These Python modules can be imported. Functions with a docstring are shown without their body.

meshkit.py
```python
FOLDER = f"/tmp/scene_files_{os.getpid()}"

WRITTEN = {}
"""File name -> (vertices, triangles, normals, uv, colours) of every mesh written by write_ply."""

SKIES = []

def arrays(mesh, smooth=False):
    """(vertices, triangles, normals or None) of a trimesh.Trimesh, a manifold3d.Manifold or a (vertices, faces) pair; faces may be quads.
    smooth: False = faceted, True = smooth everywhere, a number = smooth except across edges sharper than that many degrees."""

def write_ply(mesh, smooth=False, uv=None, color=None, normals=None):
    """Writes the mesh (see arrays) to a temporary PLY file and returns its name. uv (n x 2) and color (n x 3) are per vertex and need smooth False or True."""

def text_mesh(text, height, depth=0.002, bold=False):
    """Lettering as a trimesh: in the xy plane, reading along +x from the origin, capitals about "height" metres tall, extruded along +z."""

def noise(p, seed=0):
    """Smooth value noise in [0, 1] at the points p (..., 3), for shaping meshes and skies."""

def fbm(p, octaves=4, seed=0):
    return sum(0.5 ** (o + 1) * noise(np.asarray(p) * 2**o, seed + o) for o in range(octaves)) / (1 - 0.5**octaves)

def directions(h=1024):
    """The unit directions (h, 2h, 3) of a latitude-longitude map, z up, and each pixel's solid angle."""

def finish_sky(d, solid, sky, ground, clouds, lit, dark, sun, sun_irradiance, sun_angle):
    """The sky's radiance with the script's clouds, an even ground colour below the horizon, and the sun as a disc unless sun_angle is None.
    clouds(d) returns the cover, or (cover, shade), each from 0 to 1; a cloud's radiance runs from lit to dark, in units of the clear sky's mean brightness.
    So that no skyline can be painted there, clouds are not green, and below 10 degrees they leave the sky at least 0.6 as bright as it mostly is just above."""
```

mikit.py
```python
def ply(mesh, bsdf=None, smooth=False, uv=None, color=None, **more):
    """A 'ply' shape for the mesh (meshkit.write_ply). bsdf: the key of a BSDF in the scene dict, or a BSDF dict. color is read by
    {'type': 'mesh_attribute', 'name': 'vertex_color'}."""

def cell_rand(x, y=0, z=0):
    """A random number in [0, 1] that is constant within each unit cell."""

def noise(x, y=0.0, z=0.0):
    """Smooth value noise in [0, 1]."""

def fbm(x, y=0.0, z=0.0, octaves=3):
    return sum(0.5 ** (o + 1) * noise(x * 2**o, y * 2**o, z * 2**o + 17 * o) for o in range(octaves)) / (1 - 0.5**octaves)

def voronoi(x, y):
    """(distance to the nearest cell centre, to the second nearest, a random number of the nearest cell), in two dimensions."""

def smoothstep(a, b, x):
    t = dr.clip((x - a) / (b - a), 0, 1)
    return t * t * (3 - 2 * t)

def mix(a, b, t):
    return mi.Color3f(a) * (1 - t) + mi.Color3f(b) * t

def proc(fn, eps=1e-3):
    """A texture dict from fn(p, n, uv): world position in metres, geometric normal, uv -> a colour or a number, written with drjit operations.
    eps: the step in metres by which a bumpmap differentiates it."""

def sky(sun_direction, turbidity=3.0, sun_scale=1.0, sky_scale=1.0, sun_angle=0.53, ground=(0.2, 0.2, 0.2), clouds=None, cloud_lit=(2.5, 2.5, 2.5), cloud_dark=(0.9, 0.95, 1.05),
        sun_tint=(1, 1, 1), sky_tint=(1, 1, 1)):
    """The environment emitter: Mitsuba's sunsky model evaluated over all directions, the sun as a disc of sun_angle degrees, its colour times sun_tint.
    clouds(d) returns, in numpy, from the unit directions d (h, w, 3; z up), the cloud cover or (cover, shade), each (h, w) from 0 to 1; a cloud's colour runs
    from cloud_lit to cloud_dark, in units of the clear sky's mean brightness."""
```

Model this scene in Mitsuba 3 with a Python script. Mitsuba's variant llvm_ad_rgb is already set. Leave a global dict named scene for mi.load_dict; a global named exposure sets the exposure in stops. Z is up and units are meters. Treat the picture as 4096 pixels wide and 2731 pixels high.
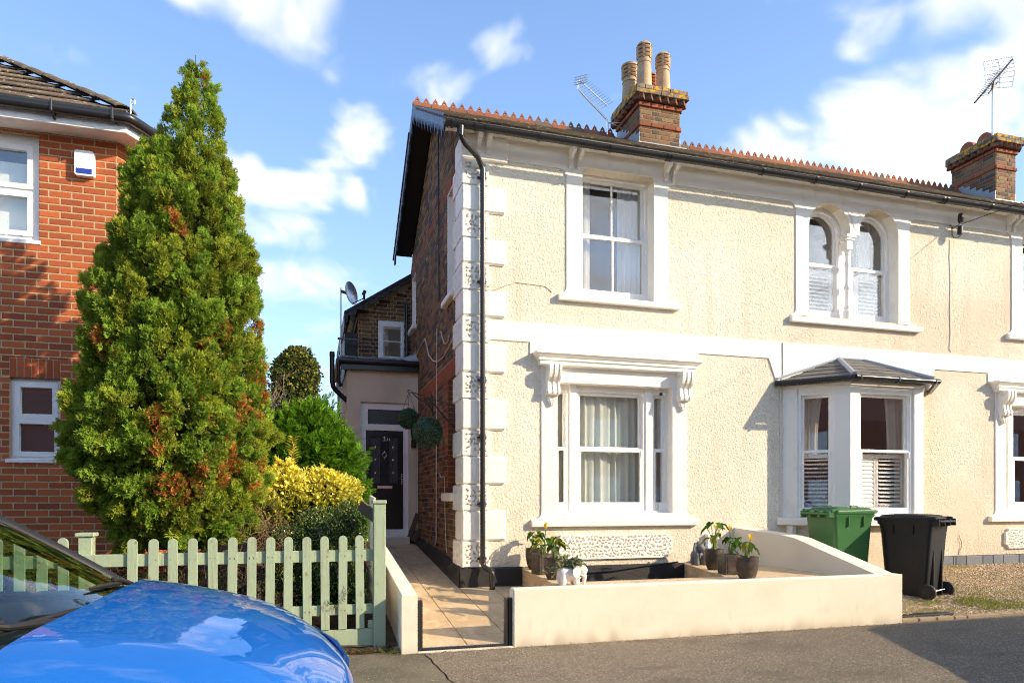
import math, random
import numpy as np, trimesh, shapely
from shapely.geometry import Polygon, Point, box as sbox
from shapely.ops import unary_union
from shapely import affinity
import mitsuba as mi, drjit as dr
import mikit, meshkit
from mikit import proc, noise, fbm, voronoi, cell_rand, smoothstep, mix

T = mi.ScalarTransform4f
scene, labels = {}, {}

# ---------------------------------------------------------------- camera, sky, exposure
YAW = math.radians(16.28)                      # the terrace front runs along x, depth is y, metres
EYE = 1.35
scene['camera'] = {'type': 'perspective', 'fov': 73.35, 'fov_axis': 'x', 'near_clip': 0.05, 'far_clip': 3000.0,
                   'principal_point_offset_x': 0.0, 'principal_point_offset_y': -0.2323,
                   'to_world': T().look_at(origin=[0, 0, EYE], target=[math.sin(YAW), math.cos(YAW), EYE], up=[0, 0, 1])}
exposure = 2.55
SUN = (1.45, -1.0, 0.80)


def sky_clouds(d):
    """Fair-weather cumulus: broken puffs all round, thicker banks towards the north-east."""
    x, y, z = d[..., 0], d[..., 1], np.maximum(d[..., 2], 0.02)
    q = np.stack([x / (z + 0.35), y / (z + 0.35), z * 0 + 3.0], -1)
    w = np.stack([meshkit.fbm(q * 3.1 + 2.0, 4, 41), meshkit.fbm(q * 3.1 + 7.0, 4, 43), 0 * x], -1) - 0.5
    q = q + 0.42 * w
    big = meshkit.fbm(q * 2.3, 3, 11)
    fine = meshkit.fbm(q * np.array([8.0, 8.0, 1.0]) + 5.0, 6, 23)
    az, el = np.degrees(np.arctan2(x, y)), np.degrees(np.arcsin(np.clip(d[..., 2], -1, 1)))
    bank = np.zeros_like(x)
    for a, e, ra, re, k in CLOUD_BANKS:
        u = ((az - a + 180) % 360 - 180) / ra
        bank = np.maximum(bank, k * np.exp(-(u * u + ((el - e) / re) ** 2)))
    dens = 0.35 * big + 1.75 * (fine - 0.5) + 0.62 * bank - 0.41
    cover = np.clip(dens / 0.50, 0, 1)
    cover = cover * cover * (3 - 2 * cover)
    shade = np.clip(0.55 * (meshkit.fbm(q * 5.0 + 9.0, 4, 5) - 0.35) + 0.25 * (cover - 0.6), 0, 1)
    return 0.97 * cover, shade


# azimuth from north (y), elevation, half widths in degrees, strength
CLOUD_BANKS = [(-1.6, 34.0, 7, 3.2, 1.0), (-8, 33.5, 5, 2.2, .7), (3, 31.5, 3, 2, .7), (9.5, 31.2, 5, 2.6, .95), (14, 33.5, 4, 1.8, .8), (4.2, 27.5, 3.4, 2.6, 1.0), (-.9, 23.2, 4.5, 2.0, .9), (-5, 24.8, 2.4, 1.8, .7), (3.8, 23.3, 2.6, 2.0, .8),
               (-1.2, 20.5, 4, 1.8, .8), (-12.5, 27.6, 2.8, 2.6, .85), (-17.3, 28, 4.5, 2.0, .75), (0, 17, 8, 2.2, .75), (-3, 13, 10, 3, .7), (37, 26.0, 5, 2.2, .9), (44.4, 26, 6, 3.4, 1.15), (50, 25.5, 6, 4, 1.2), (46, 23, 8, 3, 1.0), (44, 31, 4, 2.2, .85), (49, 31, 5, 2.6, .9), (55, 29, 6, 5, 1.0), (62, 27, 8, 6, 1.0),
               (100, 30, 25, 9, .7), (155, 27, 38, 11, 1.1), (-130, 25, 30, 8, .7), (-70, 30, 18, 6, .7), (80, 45, 20, 8, .7), (-60, 50, 25, 8, .6), (-170, 20, 30, 6, .7), (10, 60, 40, 8, .6)]
scene['sky_light'] = mikit.sky(SUN, turbidity=3.0, clouds=sky_clouds, cloud_lit=(1.62, 1.64, 1.70), cloud_dark=(1.0, 1.08, 1.22), sky_scale=1.75, sun_tint=(0.93, 0.985, 1.09), sky_tint=(1.03, 1.0, 1.09))

rng = np.random.default_rng(7)
rnd = random.Random(5)


# ---------------------------------------------------------------- materials
def principled(col, rough=0.6, two=True, **kw):
    c = col if isinstance(col, dict) else {'type': 'rgb', 'value': list(col)}
    b = {'type': 'principled', 'base_color': c, 'roughness': rough, **kw}
    return {'type': 'twosided', 'bsdf': b} if two else b


def bumped(b, fn, eps=2e-3):
    inner = b['bsdf'] if b['type'] == 'twosided' else b
    return {'type': 'twosided', 'bsdf': {'type': 'bumpmap', 'arbitrary': proc(fn, eps), 'scale': 1.0, 'bsdf': inner}}


VC = {'type': 'mesh_attribute', 'name': 'vertex_color'}


def C3(r, g, b): return mi.Color3f(r, g, b)


def f_white(p, n, uv):
    a = fbm(p.x * 1.3, p.y * 1.3, p.z * 1.7, 3)
    b = smoothstep(0.60, 0.80, fbm(p.x * 9 + 3, p.y * 9, p.z * 3.2, 3))
    c = mix((0.80, 0.78, 0.73), (0.76, 0.73, 0.66), a)
    return mix(c, (0.60, 0.56, 0.48), b * 0.35)


def b_white(p, n, uv): return 0.0022 * fbm(p.x * 45, p.y * 45, p.z * 45, 2)


def f_pebble(p, n, uv):
    a = fbm(p.x * 0.9, p.y * 0.9, p.z * 0.9, 3)
    s = noise(p.x * 70, p.y * 70, p.z * 70)
    c = mix((0.715, 0.68, 0.585), (0.665, 0.615, 0.51), smoothstep(0.3, 0.75, a))
    c = mix(c, (0.47, 0.40, 0.285), 0.65 * smoothstep(0.5, 0.9, s))
    streak = smoothstep(0.52, 0.78, fbm(p.x * 7.0, 3.0, p.z * 0.5, 4))
    c = mix(c, (0.50, 0.42, 0.31), 0.30 * streak)
    c = mix(c, (0.53, 0.435, 0.305), 0.5 * smoothstep(5.2, 8.0, p.x) * smoothstep(0.25, 0.7, fbm(p.x * 0.6 + 9, 1.0, p.z * 0.8, 3)))
    low = smoothstep(1.5, 0.45, p.z) * fbm(p.x * 3, p.y, p.z * 2, 3)
    return mix(c, (0.46, 0.34, 0.22), 0.45 * low)


def f_smooth(p, n, uv):
    a = fbm(p.x * 2.2, p.y * 2.2, p.z * 2.8, 4)
    c = mix((0.68, 0.63, 0.515), (0.64, 0.58, 0.465), smoothstep(0.3, 0.75, a))
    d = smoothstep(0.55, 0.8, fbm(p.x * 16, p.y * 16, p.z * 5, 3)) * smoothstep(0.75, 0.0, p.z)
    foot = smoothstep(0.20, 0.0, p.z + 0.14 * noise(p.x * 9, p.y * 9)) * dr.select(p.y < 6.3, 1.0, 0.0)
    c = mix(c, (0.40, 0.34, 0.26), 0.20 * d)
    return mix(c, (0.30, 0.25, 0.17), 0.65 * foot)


def b_smooth(p, n, uv): return 0.003 * fbm(p.x * 30, p.y * 30, p.z * 30, 3)


def f_ext(p, n, uv):
    a = fbm(p.x * 3, p.y * 3, p.z * 1.2, 4)
    return mix((0.68, 0.61, 0.48), (0.58, 0.50, 0.38), smoothstep(0.35, 0.75, a))


def f_stone(p, n, uv):
    a = fbm(p.x * 3.2 + 4 * noise(p.x * 1.7, p.y * 1.7), p.y * 2.0, p.z * 3, 4)
    b = fbm(p.x * 22, p.y * 9, p.z * 20, 3)
    c = mix((0.56, 0.42, 0.26), (0.43, 0.31, 0.18), smoothstep(0.3, 0.75, a))
    c = mix(c, (0.63, 0.51, 0.34), 0.5 * smoothstep(0.5, 0.8, b))
    return mix(c, (0.26, 0.18, 0.11), 0.5 * smoothstep(0.90, 0.96, noise(p.x * 24, p.y * 24, p.z * 24)))


def f_asphalt(p, n, uv):
    f1, f2, r = voronoi(p.x * 78, p.y * 78)
    a = fbm(p.x * 0.9, p.y * 0.9, 0, 4)
    c = mix((0.185, 0.146, 0.102), (0.142, 0.112, 0.078), smoothstep(0.3, 0.7, a))
    c = mix(c, (0.34, 0.28, 0.205), smoothstep(0.60, 0.95, r) * smoothstep(0.55, 0.30, f1))
    c = mix(c, (0.065, 0.055, 0.042), 0.6 * smoothstep(0.42, 0.08, r))
    return mix(c, (0.10, 0.08, 0.055), 0.5 * smoothstep(0.55, 0.75, fbm(p.x * 2.3 + 3, p.y * 5, 0, 4)))


def f_asphalt_old(p, n, uv):
    f1, f2, r = voronoi(p.x * 52, p.y * 52)
    a = fbm(p.x * 2.0, p.y * 2.0, 0, 4)
    c = mix((0.150, 0.128, 0.086), (0.095, 0.082, 0.054), smoothstep(0.3, 0.7, a))
    return mix(c, (0.24, 0.22, 0.17), smoothstep(0.70, 0.95, r) * smoothstep(0.42, 0.22, f1))


def b_asphalt(p, n, uv):
    f1, f2, r = voronoi(p.x * 95, p.y * 95)
    return 0.0045 * r * smoothstep(0.6, 0.15, f1) + 0.003 * fbm(p.x * 14, p.y * 14, 0, 2)


def f_greenpaint(p, n, uv):
    g = fbm(p.x * 75, p.y * 75, p.z * 3.0, 3)
    a = fbm(p.x * 6, p.y * 6, p.z * 1.3, 3)
    c = mix((0.325, 0.405, 0.285), (0.285, 0.355, 0.245), a)
    w = smoothstep(0.53, 0.70, g) * smoothstep(0.35, 0.62, a)
    c = mix(c, (0.25, 0.24, 0.18), 0.75 * w)
    return mix(c, (0.22, 0.18, 0.11), 0.75 * smoothstep(0.90, 0.95, noise(p.x * 21, p.y * 21, p.z * 10)))


def b_greenpaint(p, n, uv): return 0.0016 * fbm(p.x * 120, p.y * 120, p.z * 5, 3)


def f_soil(p, n, uv):
    return mix((0.055, 0.038, 0.024), (0.11, 0.08, 0.05), fbm(p.x * 7, p.y * 7, p.z * 7, 4))


def f_gravelbed(p, n, uv):
    f1, f2, r = voronoi(p.x * 55, p.y * 55)
    c = mix((0.36, 0.26, 0.15), (0.52, 0.41, 0.27), r)
    c = mix(c, (0.14, 0.10, 0.06), smoothstep(0.14, 0.03, f2 - f1))
    return mix(c, (0.17, 0.13, 0.07), 0.6 * smoothstep(0.5, 0.75, fbm(p.x * 1.6, p.y * 1.6, 0, 3)))


def b_gravelbed(p, n, uv):
    f1, f2, r = voronoi(p.x * 55, p.y * 55)
    return 0.012 * (0.4 + r) * smoothstep(0.6, 0.1, f1)


def f_roof(p, n, uv):
    a = fbm(p.x * 4, p.y * 4, p.z * 4, 4)
    c = mix((0.105, 0.075, 0.052), (0.060, 0.045, 0.034), smoothstep(0.3, 0.7, a))
    c = mix(c, (0.14, 0.13, 0.05), 0.7 * smoothstep(0.56, 0.72, fbm(p.x * 11, p.y * 11, p.z * 11, 3)))
    return mix(c, (0.42, 0.40, 0.34), smoothstep(0.80, 0.88, noise(p.x * 26, p.y * 26, p.z * 26)))


def f_cap(p, n, uv):
    a = fbm(p.x * 9, p.y * 9, p.z * 9, 4)
    c = mix((0.13, 0.10, 0.07), (0.24, 0.19, 0.13), smoothstep(0.35, 0.65, a))
    return mix(c, (0.50, 0.27, 0.02), smoothstep(0.50, 0.60, fbm(p.x * 14 + 7, p.y * 14, p.z * 14, 4)))


def f_pot(p, n, uv):
    a = fbm(p.x * 5, p.y * 5, p.z * 5, 3)
    c = mix((0.46, 0.32, 0.19), (0.36, 0.24, 0.14), a)
    return mix(c, (0.20, 0.14, 0.08), 0.4 * smoothstep(0.55, 0.8, fbm(p.x * 9, p.y * 9, p.z * 4, 3)))


def f_planter(p, n, uv):
    return mix((0.036, 0.027, 0.021), (0.085, 0.060, 0.045), smoothstep(0.4, 0.75, fbm(p.x * 17, p.y * 17, p.z * 17, 4)))


def f_plinth(p, n, uv):
    return mix((0.018, 0.017, 0.018), (0.055, 0.050, 0.048), smoothstep(0.55, 0.8, fbm(p.x * 6, p.y * 6, p.z * 8, 4)))


def b_grain(p, n, uv): return 0.0016 * fbm(p.x * 160, p.y * 160, p.z * 160, 2)


def b_linen(p, n, uv): return 0.0007 * noise(p.x * 260, p.z * 90) + 0.0006 * noise(p.x * 70, p.z * 300)


MATS = {
    'm_white': bumped(principled(proc(f_white), 0.55), b_white),
    'm_trim': principled((0.80, 0.785, 0.75), 0.35),
    'm_pvc': principled((0.80, 0.80, 0.80), 0.30),
    'm_pebble': principled(proc(f_pebble), 0.85),
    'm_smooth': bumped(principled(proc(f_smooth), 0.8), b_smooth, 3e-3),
    'm_ext': bumped(principled(proc(f_ext), 0.85), b_smooth, 3e-3),
    'm_brick': bumped(principled(VC, 0.85), b_grain, 1e-3),
    'm_vc': principled(VC, 0.8),
    'm_vcgloss': principled(VC, 0.35),
    'm_glossleaf': principled(VC, 0.30, specular=0.6),
    'm_leaf': {'type': 'principledthin', 'base_color': VC, 'roughness': 0.42, 'diff_trans': 0.55, 'spec_trans': 0.0, 'eta': 1.4},
    'm_conifer': {'type': 'principledthin', 'base_color': VC, 'roughness': 0.62, 'diff_trans': 0.45, 'spec_trans': 0.0, 'eta': 1.35},
    'm_mortar_l': principled((0.46, 0.36, 0.21), 0.9),
    'm_mortar_s': principled((0.26, 0.20, 0.13), 0.9),
    'm_black': principled((0.020, 0.021, 0.023), 0.28),
    'm_blackmat': principled((0.013, 0.013, 0.014), 0.5),
    'm_plinth': bumped(principled(proc(f_plinth), 0.55), b_smooth, 3e-3),
    'm_stone': principled(proc(f_stone), 0.6),
    'm_asphalt': bumped(principled(proc(f_asphalt), 0.85), b_asphalt, 1.5e-3),
    'm_asphalt_old': bumped(principled(proc(f_asphalt_old), 0.85), b_asphalt, 1.5e-3),
    'm_greenpaint': bumped(principled(proc(f_greenpaint), 0.5), b_greenpaint, 1e-3),
    'm_soil': principled(proc(f_soil), 0.95),
    'm_gravel': bumped(principled(proc(f_gravelbed), 0.9), b_gravelbed, 2e-3),
    'm_roof': principled(proc(f_roof), 0.85),
    'm_cap': bumped(principled(proc(f_cap), 0.9), b_smooth, 3e-3),
    'm_pot': principled(proc(f_pot), 0.65),
    'm_planter': principled(proc(f_planter), 0.42),
    'm_terracotta': principled((0.28, 0.085, 0.045), 0.75),
    'm_lead': principled((0.33, 0.36, 0.40), 0.45),
    'm_barge': principled((0.035, 0.045, 0.075), 0.35),
    'm_metal': {'type': 'twosided', 'bsdf': {'type': 'roughconductor', 'material': 'Al', 'alpha': 0.25}},
    'm_chrome': {'type': 'twosided', 'bsdf': {'type': 'roughconductor', 'material': 'Cr', 'alpha': 0.08}},
    'm_glass': {'type': 'thindielectric', 'int_ior': 2.1},
    'm_curtain': bumped(principled((0.50, 0.55, 0.51), 0.9), b_linen, 1e-3),
    'm_voile': {'type': 'principledthin', 'base_color': {'type': 'rgb', 'value': [0.80, 0.82, 0.80]}, 'roughness': 0.7, 'diff_trans': 0.9, 'spec_trans': 0.0, 'eta': 1.3},
    'm_cream_cloth': {'type': 'principledthin', 'base_color': {'type': 'rgb', 'value': [0.66, 0.62, 0.53]}, 'roughness': 0.7, 'diff_trans': 0.7, 'spec_trans': 0.0, 'eta': 1.3},
    'm_room': principled((0.16, 0.15, 0.14), 0.9),
    'm_dark': principled((0.012, 0.012, 0.013), 0.6),
    'm_doorblack': principled((0.012, 0.012, 0.014), 0.25),
    'm_frost': principled((0.055, 0.058, 0.066), 0.18),
    'm_blind': principled((0.66, 0.74, 0.70), 0.8),
    'm_blue': principled((0.02, 0.05, 0.36), 0.3),
    'm_lead_came': principled((0.12, 0.12, 0.13), 0.4),
    'm_brass': {'type': 'twosided', 'bsdf': {'type': 'roughconductor', 'material': 'Cu', 'alpha': 0.3}},
    'm_greenbin': principled((0.035, 0.125, 0.040), 0.36),
    'm_blackbin': principled((0.014, 0.0145, 0.016), 0.5, specular=0.25),
    'm_rubber': principled((0.02, 0.02, 0.02), 0.7),
    'm_carblue': {'type': 'twosided', 'bsdf': {'type': 'plastic', 'int_ior': 1.55, 'diffuse_reflectance': {'type': 'rgb', 'value': [0.030, 0.265, 0.70]}, 'nonlinear': True}},
    'm_cardark': principled((0.03, 0.032, 0.036), 0.3, clearcoat=1.0, clearcoat_gloss=0.95),
    'm_carglass': {'type': 'thindielectric', 'int_ior': 1.25, 'specular_transmittance': {'type': 'rgb', 'value': [0.60, 0.72, 0.66]}},
    'm_silver': principled((0.55, 0.56, 0.58), 0.25, metallic=0.8),
    'm_elephant': principled((0.74, 0.72, 0.69), 0.55),
    'm_greyel': bumped(principled((0.13, 0.135, 0.145), 0.6), b_smooth, 3e-3),
    'm_wood': principled((0.10, 0.075, 0.055), 0.8),
    'm_oldwood': principled((0.30, 0.16, 0.09), 0.8),
    'm_cable': principled((0.62, 0.58, 0.50), 0.6),
    'm_render_stain': bumped(principled(proc(f_white), 0.7), b_white),
}
scene.update(MATS)


# ---------------------------------------------------------------- mesh kit
def free(k):
    """The first of k, k_001, k_002 ... that no entry is, or starts with."""
    if k not in USED:
        USED.add(k)
        return k
    i = COUNT.get(k, 0)
    while True:
        i += 1
        if f'{k}_{i:03d}' not in USED:
            COUNT[k] = i
            USED.add(f'{k}_{i:03d}')
            return f'{k}_{i:03d}'


USED, COUNT = set(), {}


def _cb2():
    s = np.array([[a, b, c] for a in (-1, 1) for b in (-1, 1) for c in (-1, 1)], float)
    v = np.vstack([s * np.where(np.arange(3) == k, 1.0, 0.8) for k in range(3)])
    h = trimesh.convex.convex_hull(v)
    order = [int(np.argmin(((v - p) ** 2).sum(1))) for p in h.vertices]
    f = np.array(order)[h.faces]
    n = np.cross(v[f[:, 1]] - v[f[:, 0]], v[f[:, 2]] - v[f[:, 0]])
    flip = (n * v[f].mean(1)).sum(1) < 0
    f[flip] = f[flip][:, ::-1]
    return np.sign(v), np.repeat(np.arange(3), 8), f


CB_S, CB_K, CB_F = _cb2()
BX_V = np.array([[a, b, c] for a in (-1, 1) for b in (-1, 1) for c in (-1, 1)], float)
BX_F = np.array([[0, 1, 3], [0, 3, 2], [4, 6, 7], [4, 7, 5], [0, 4, 5], [0, 5, 1], [2, 3, 7], [2, 7, 6], [0, 2, 6], [0, 6, 4], [1, 5, 7], [1, 7, 3]])


class M:
    def __init__(self): self.v, self.f, self.c, self.n = [], [], [], 0

    def add(self, v, f, col=None):
        v = np.asarray(v, float).reshape(-1, 3)
        f = np.asarray(f, int)
        if f.shape[1] == 4: f = np.vstack([f[:, [0, 1, 2]], f[:, [0, 2, 3]]])
        self.v.append(v); self.f.append(f + self.n); self.n += len(v)
        self.c.append(np.zeros((len(v), 3)) if col is None else np.broadcast_to(np.asarray(col, float), (len(v), 3)))
        return self

    def tm(self, m, col=None): return self.add(np.array(m.vertices), np.array(m.faces), col)

    def box(self, x0, x1, y0, y1, z0, z1, bev=0.0, col=None):
        return self.obox(((x0 + x1) / 2, (y0 + y1) / 2, (z0 + z1) / 2), np.eye(3), (abs(x1 - x0) / 2, abs(y1 - y0) / 2, abs(z1 - z0) / 2), bev, col)

    def obox(self, c, axes, half, bev=0.0, col=None):
        half, axes = np.asarray(half, float), np.asarray(axes, float)
        if bev > 0:
            b = min(bev, 0.45 * half.min())
            v = CB_S * (half - np.where(np.arange(3)[None] == CB_K[:, None], 0, b))
            return self.add(np.asarray(c) + v @ axes, CB_F, col)
        return self.add(np.asarray(c) + (BX_V * half) @ axes, BX_F, col)

    def beam(self, p, q, w, h, up=(0, 0, 1), bev=0.0, col=None):
        """A box from p to q, w across and h along 'up'."""
        p, q, up = np.asarray(p, float), np.asarray(q, float), np.asarray(up, float)
        a = q - p; L = np.linalg.norm(a); a /= L
        b = np.cross(up, a); b /= np.linalg.norm(b)
        return self.obox((p + q) / 2, [a, b, np.cross(a, b)], (L / 2, w / 2, h / 2), bev, col)

    def tube(self, pts, r, sides=8, cap=True, col=None):
        p = np.asarray(pts, float); r = np.broadcast_to(np.asarray(r, float), (len(p),))
        t = np.gradient(p, axis=0); t /= np.linalg.norm(t, axis=1, keepdims=True) + 1e-12
        a = np.cross(t[0], [0, 0, 1.0] if abs(t[0][2]) < 0.9 else [1.0, 0, 0]); a /= np.linalg.norm(a)
        A = []
        for k in range(len(p)):
            a = a - t[k] * (a @ t[k]); a /= np.linalg.norm(a) + 1e-12; A.append(a)
        A = np.array(A); B = np.cross(t, A); g = np.arange(sides) * 2 * np.pi / sides
        v = p[:, None] + r[:, None, None] * (np.cos(g)[None, :, None] * A[:, None] + np.sin(g)[None, :, None] * B[:, None])
        i, j = np.meshgrid(np.arange(len(p) - 1), np.arange(sides), indexing='ij')
        q = np.stack([i * sides + j, i * sides + (j + 1) % sides, (i + 1) * sides + (j + 1) % sides, (i + 1) * sides + j], -1).reshape(-1, 4)
        v = v.reshape(-1, 3); f = np.vstack([q[:, [0, 1, 2]], q[:, [0, 2, 3]]])
        if cap:
            n = len(v); v = np.vstack([v, p[:1], p[-1:]]); k = np.arange(sides)
            f = np.vstack([f, np.stack([(k + 1) % sides, k, k * 0 + n], 1), np.stack([n - sides + k, n - sides + (k + 1) % sides, k * 0 + n + 1], 1)])
        return self.add(v, f, col)

    def lathe(self, prof, c=(0, 0, 0), n=20, col=None, sx=1.0, sy=1.0):
        """prof: (radius, height) from the bottom up the outside (and down the inside)."""
        pr = np.asarray(prof, float); g = np.arange(n) * 2 * np.pi / n
        v = np.stack([pr[:, :1] * np.cos(g) * sx, pr[:, :1] * np.sin(g) * sy, np.repeat(pr[:, 1:], n, 1)], -1).reshape(-1, 3) + np.asarray(c)
        i, j = np.meshgrid(np.arange(len(pr) - 1), np.arange(n), indexing='ij')
        q = np.stack([i * n + j, i * n + (j + 1) % n, (i + 1) * n + (j + 1) % n, (i + 1) * n + j], -1).reshape(-1, 4)
        return self.add(v, q, col)

    def ext(self, poly, y0, y1, col=None):
        """A polygon drawn in x and z, from y0 to y1."""
        for g in (poly.geoms if hasattr(poly, 'geoms') else [poly]):
            if g.is_empty or g.geom_type != 'Polygon' or g.area < 1e-7: continue
            m = trimesh.creation.extrude_polygon(g, abs(y1 - y0), engine='earcut')
            v = np.array(m.vertices); v = np.stack([v[:, 0], max(y0, y1) - v[:, 2], v[:, 1]], 1)
            self.add(v, np.array(m.faces), col)
        return self

    def extx(self, poly, x0, x1, col=None):
        """A polygon drawn in y and z, from x0 to x1."""
        for g in (poly.geoms if hasattr(poly, 'geoms') else [poly]):
            if g.is_empty or g.geom_type != 'Polygon' or g.area < 1e-7: continue
            m = trimesh.creation.extrude_polygon(g, abs(x1 - x0), engine='earcut')
            v = np.array(m.vertices); v = np.stack([v[:, 2] + min(x0, x1), v[:, 0], v[:, 1]], 1)
            self.add(v, np.array(m.faces), col)
        return self

    def extz(self, poly, z0, z1, col=None):
        for g in (poly.geoms if hasattr(poly, 'geoms') else [poly]):
            if g.is_empty or g.geom_type != 'Polygon': continue
            m = trimesh.creation.extrude_polygon(g, abs(z1 - z0), engine='earcut')
            self.add(np.array(m.vertices) + [0, 0, min(z0, z1)], np.array(m.faces), col)
        return self

    def grid(self, fn, nu, nv, col=None):
        """fn(u, v) -> points for u, v in [0, 1]."""
        u, v = np.meshgrid(np.linspace(0, 1, nu), np.linspace(0, 1, nv), indexing='ij')
        p = np.stack(np.broadcast_arrays(*fn(u, v)), -1).reshape(-1, 3)
        i, j = np.meshgrid(np.arange(nu - 1), np.arange(nv - 1), indexing='ij')
        q = np.stack([i * nv + j, (i + 1) * nv + j, (i + 1) * nv + j + 1, i * nv + j + 1], -1).reshape(-1, 4)
        return self.add(p, q, col)

    def ball(self, c, r, sub=2, col=None):
        m = trimesh.creation.icosphere(sub); return self.add(np.array(m.vertices) * np.asarray(r, float) + np.asarray(c), np.array(m.faces), col)

    def mesh(self): return trimesh.Trimesh(np.vstack(self.v), np.vstack(self.f), process=False)

    def colors(self): return np.vstack(self.c)


def put(key, m, bsdf, smooth=False, vc=False, **lab):
    """One entry of the scene; lab: label, category, group, kind."""
    key = free(key)
    mesh = m.mesh() if isinstance(m, M) else m
    scene[key] = mikit.ply(mesh, bsdf, smooth, **({'color': m.colors()} if vc else {}))
    if lab: labels[key] = lab
    return key


def thing(name, label, category, group=None):
    key = free(name)
    labels[key] = {'label': label, 'category': category, **({'group': group} if group else {})}
    return key


def structure(name, m, bsdf, smooth=False, vc=False): return put(name, m, bsdf, smooth, vc, kind='structure')


def rect(x0, x1, z0, z1): return sbox(min(x0, x1), min(z0, z1), max(x0, x1), max(z0, z1))


def frustum_px(p):
    """How a brick at p shows from where the photograph was taken: (inside the frame, size of a metre in pixels)."""
    d = p[0] * math.sin(YAW) + p[1] * math.cos(YAW)
    if d < 0.3: return False, 0
    u = (p[0] * math.cos(YAW) - p[1] * math.sin(YAW)) / d; w = (p[2] - EYE) / d
    return abs(u) < 0.752 and -0.27 < w < 0.735, 688 / d


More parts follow.
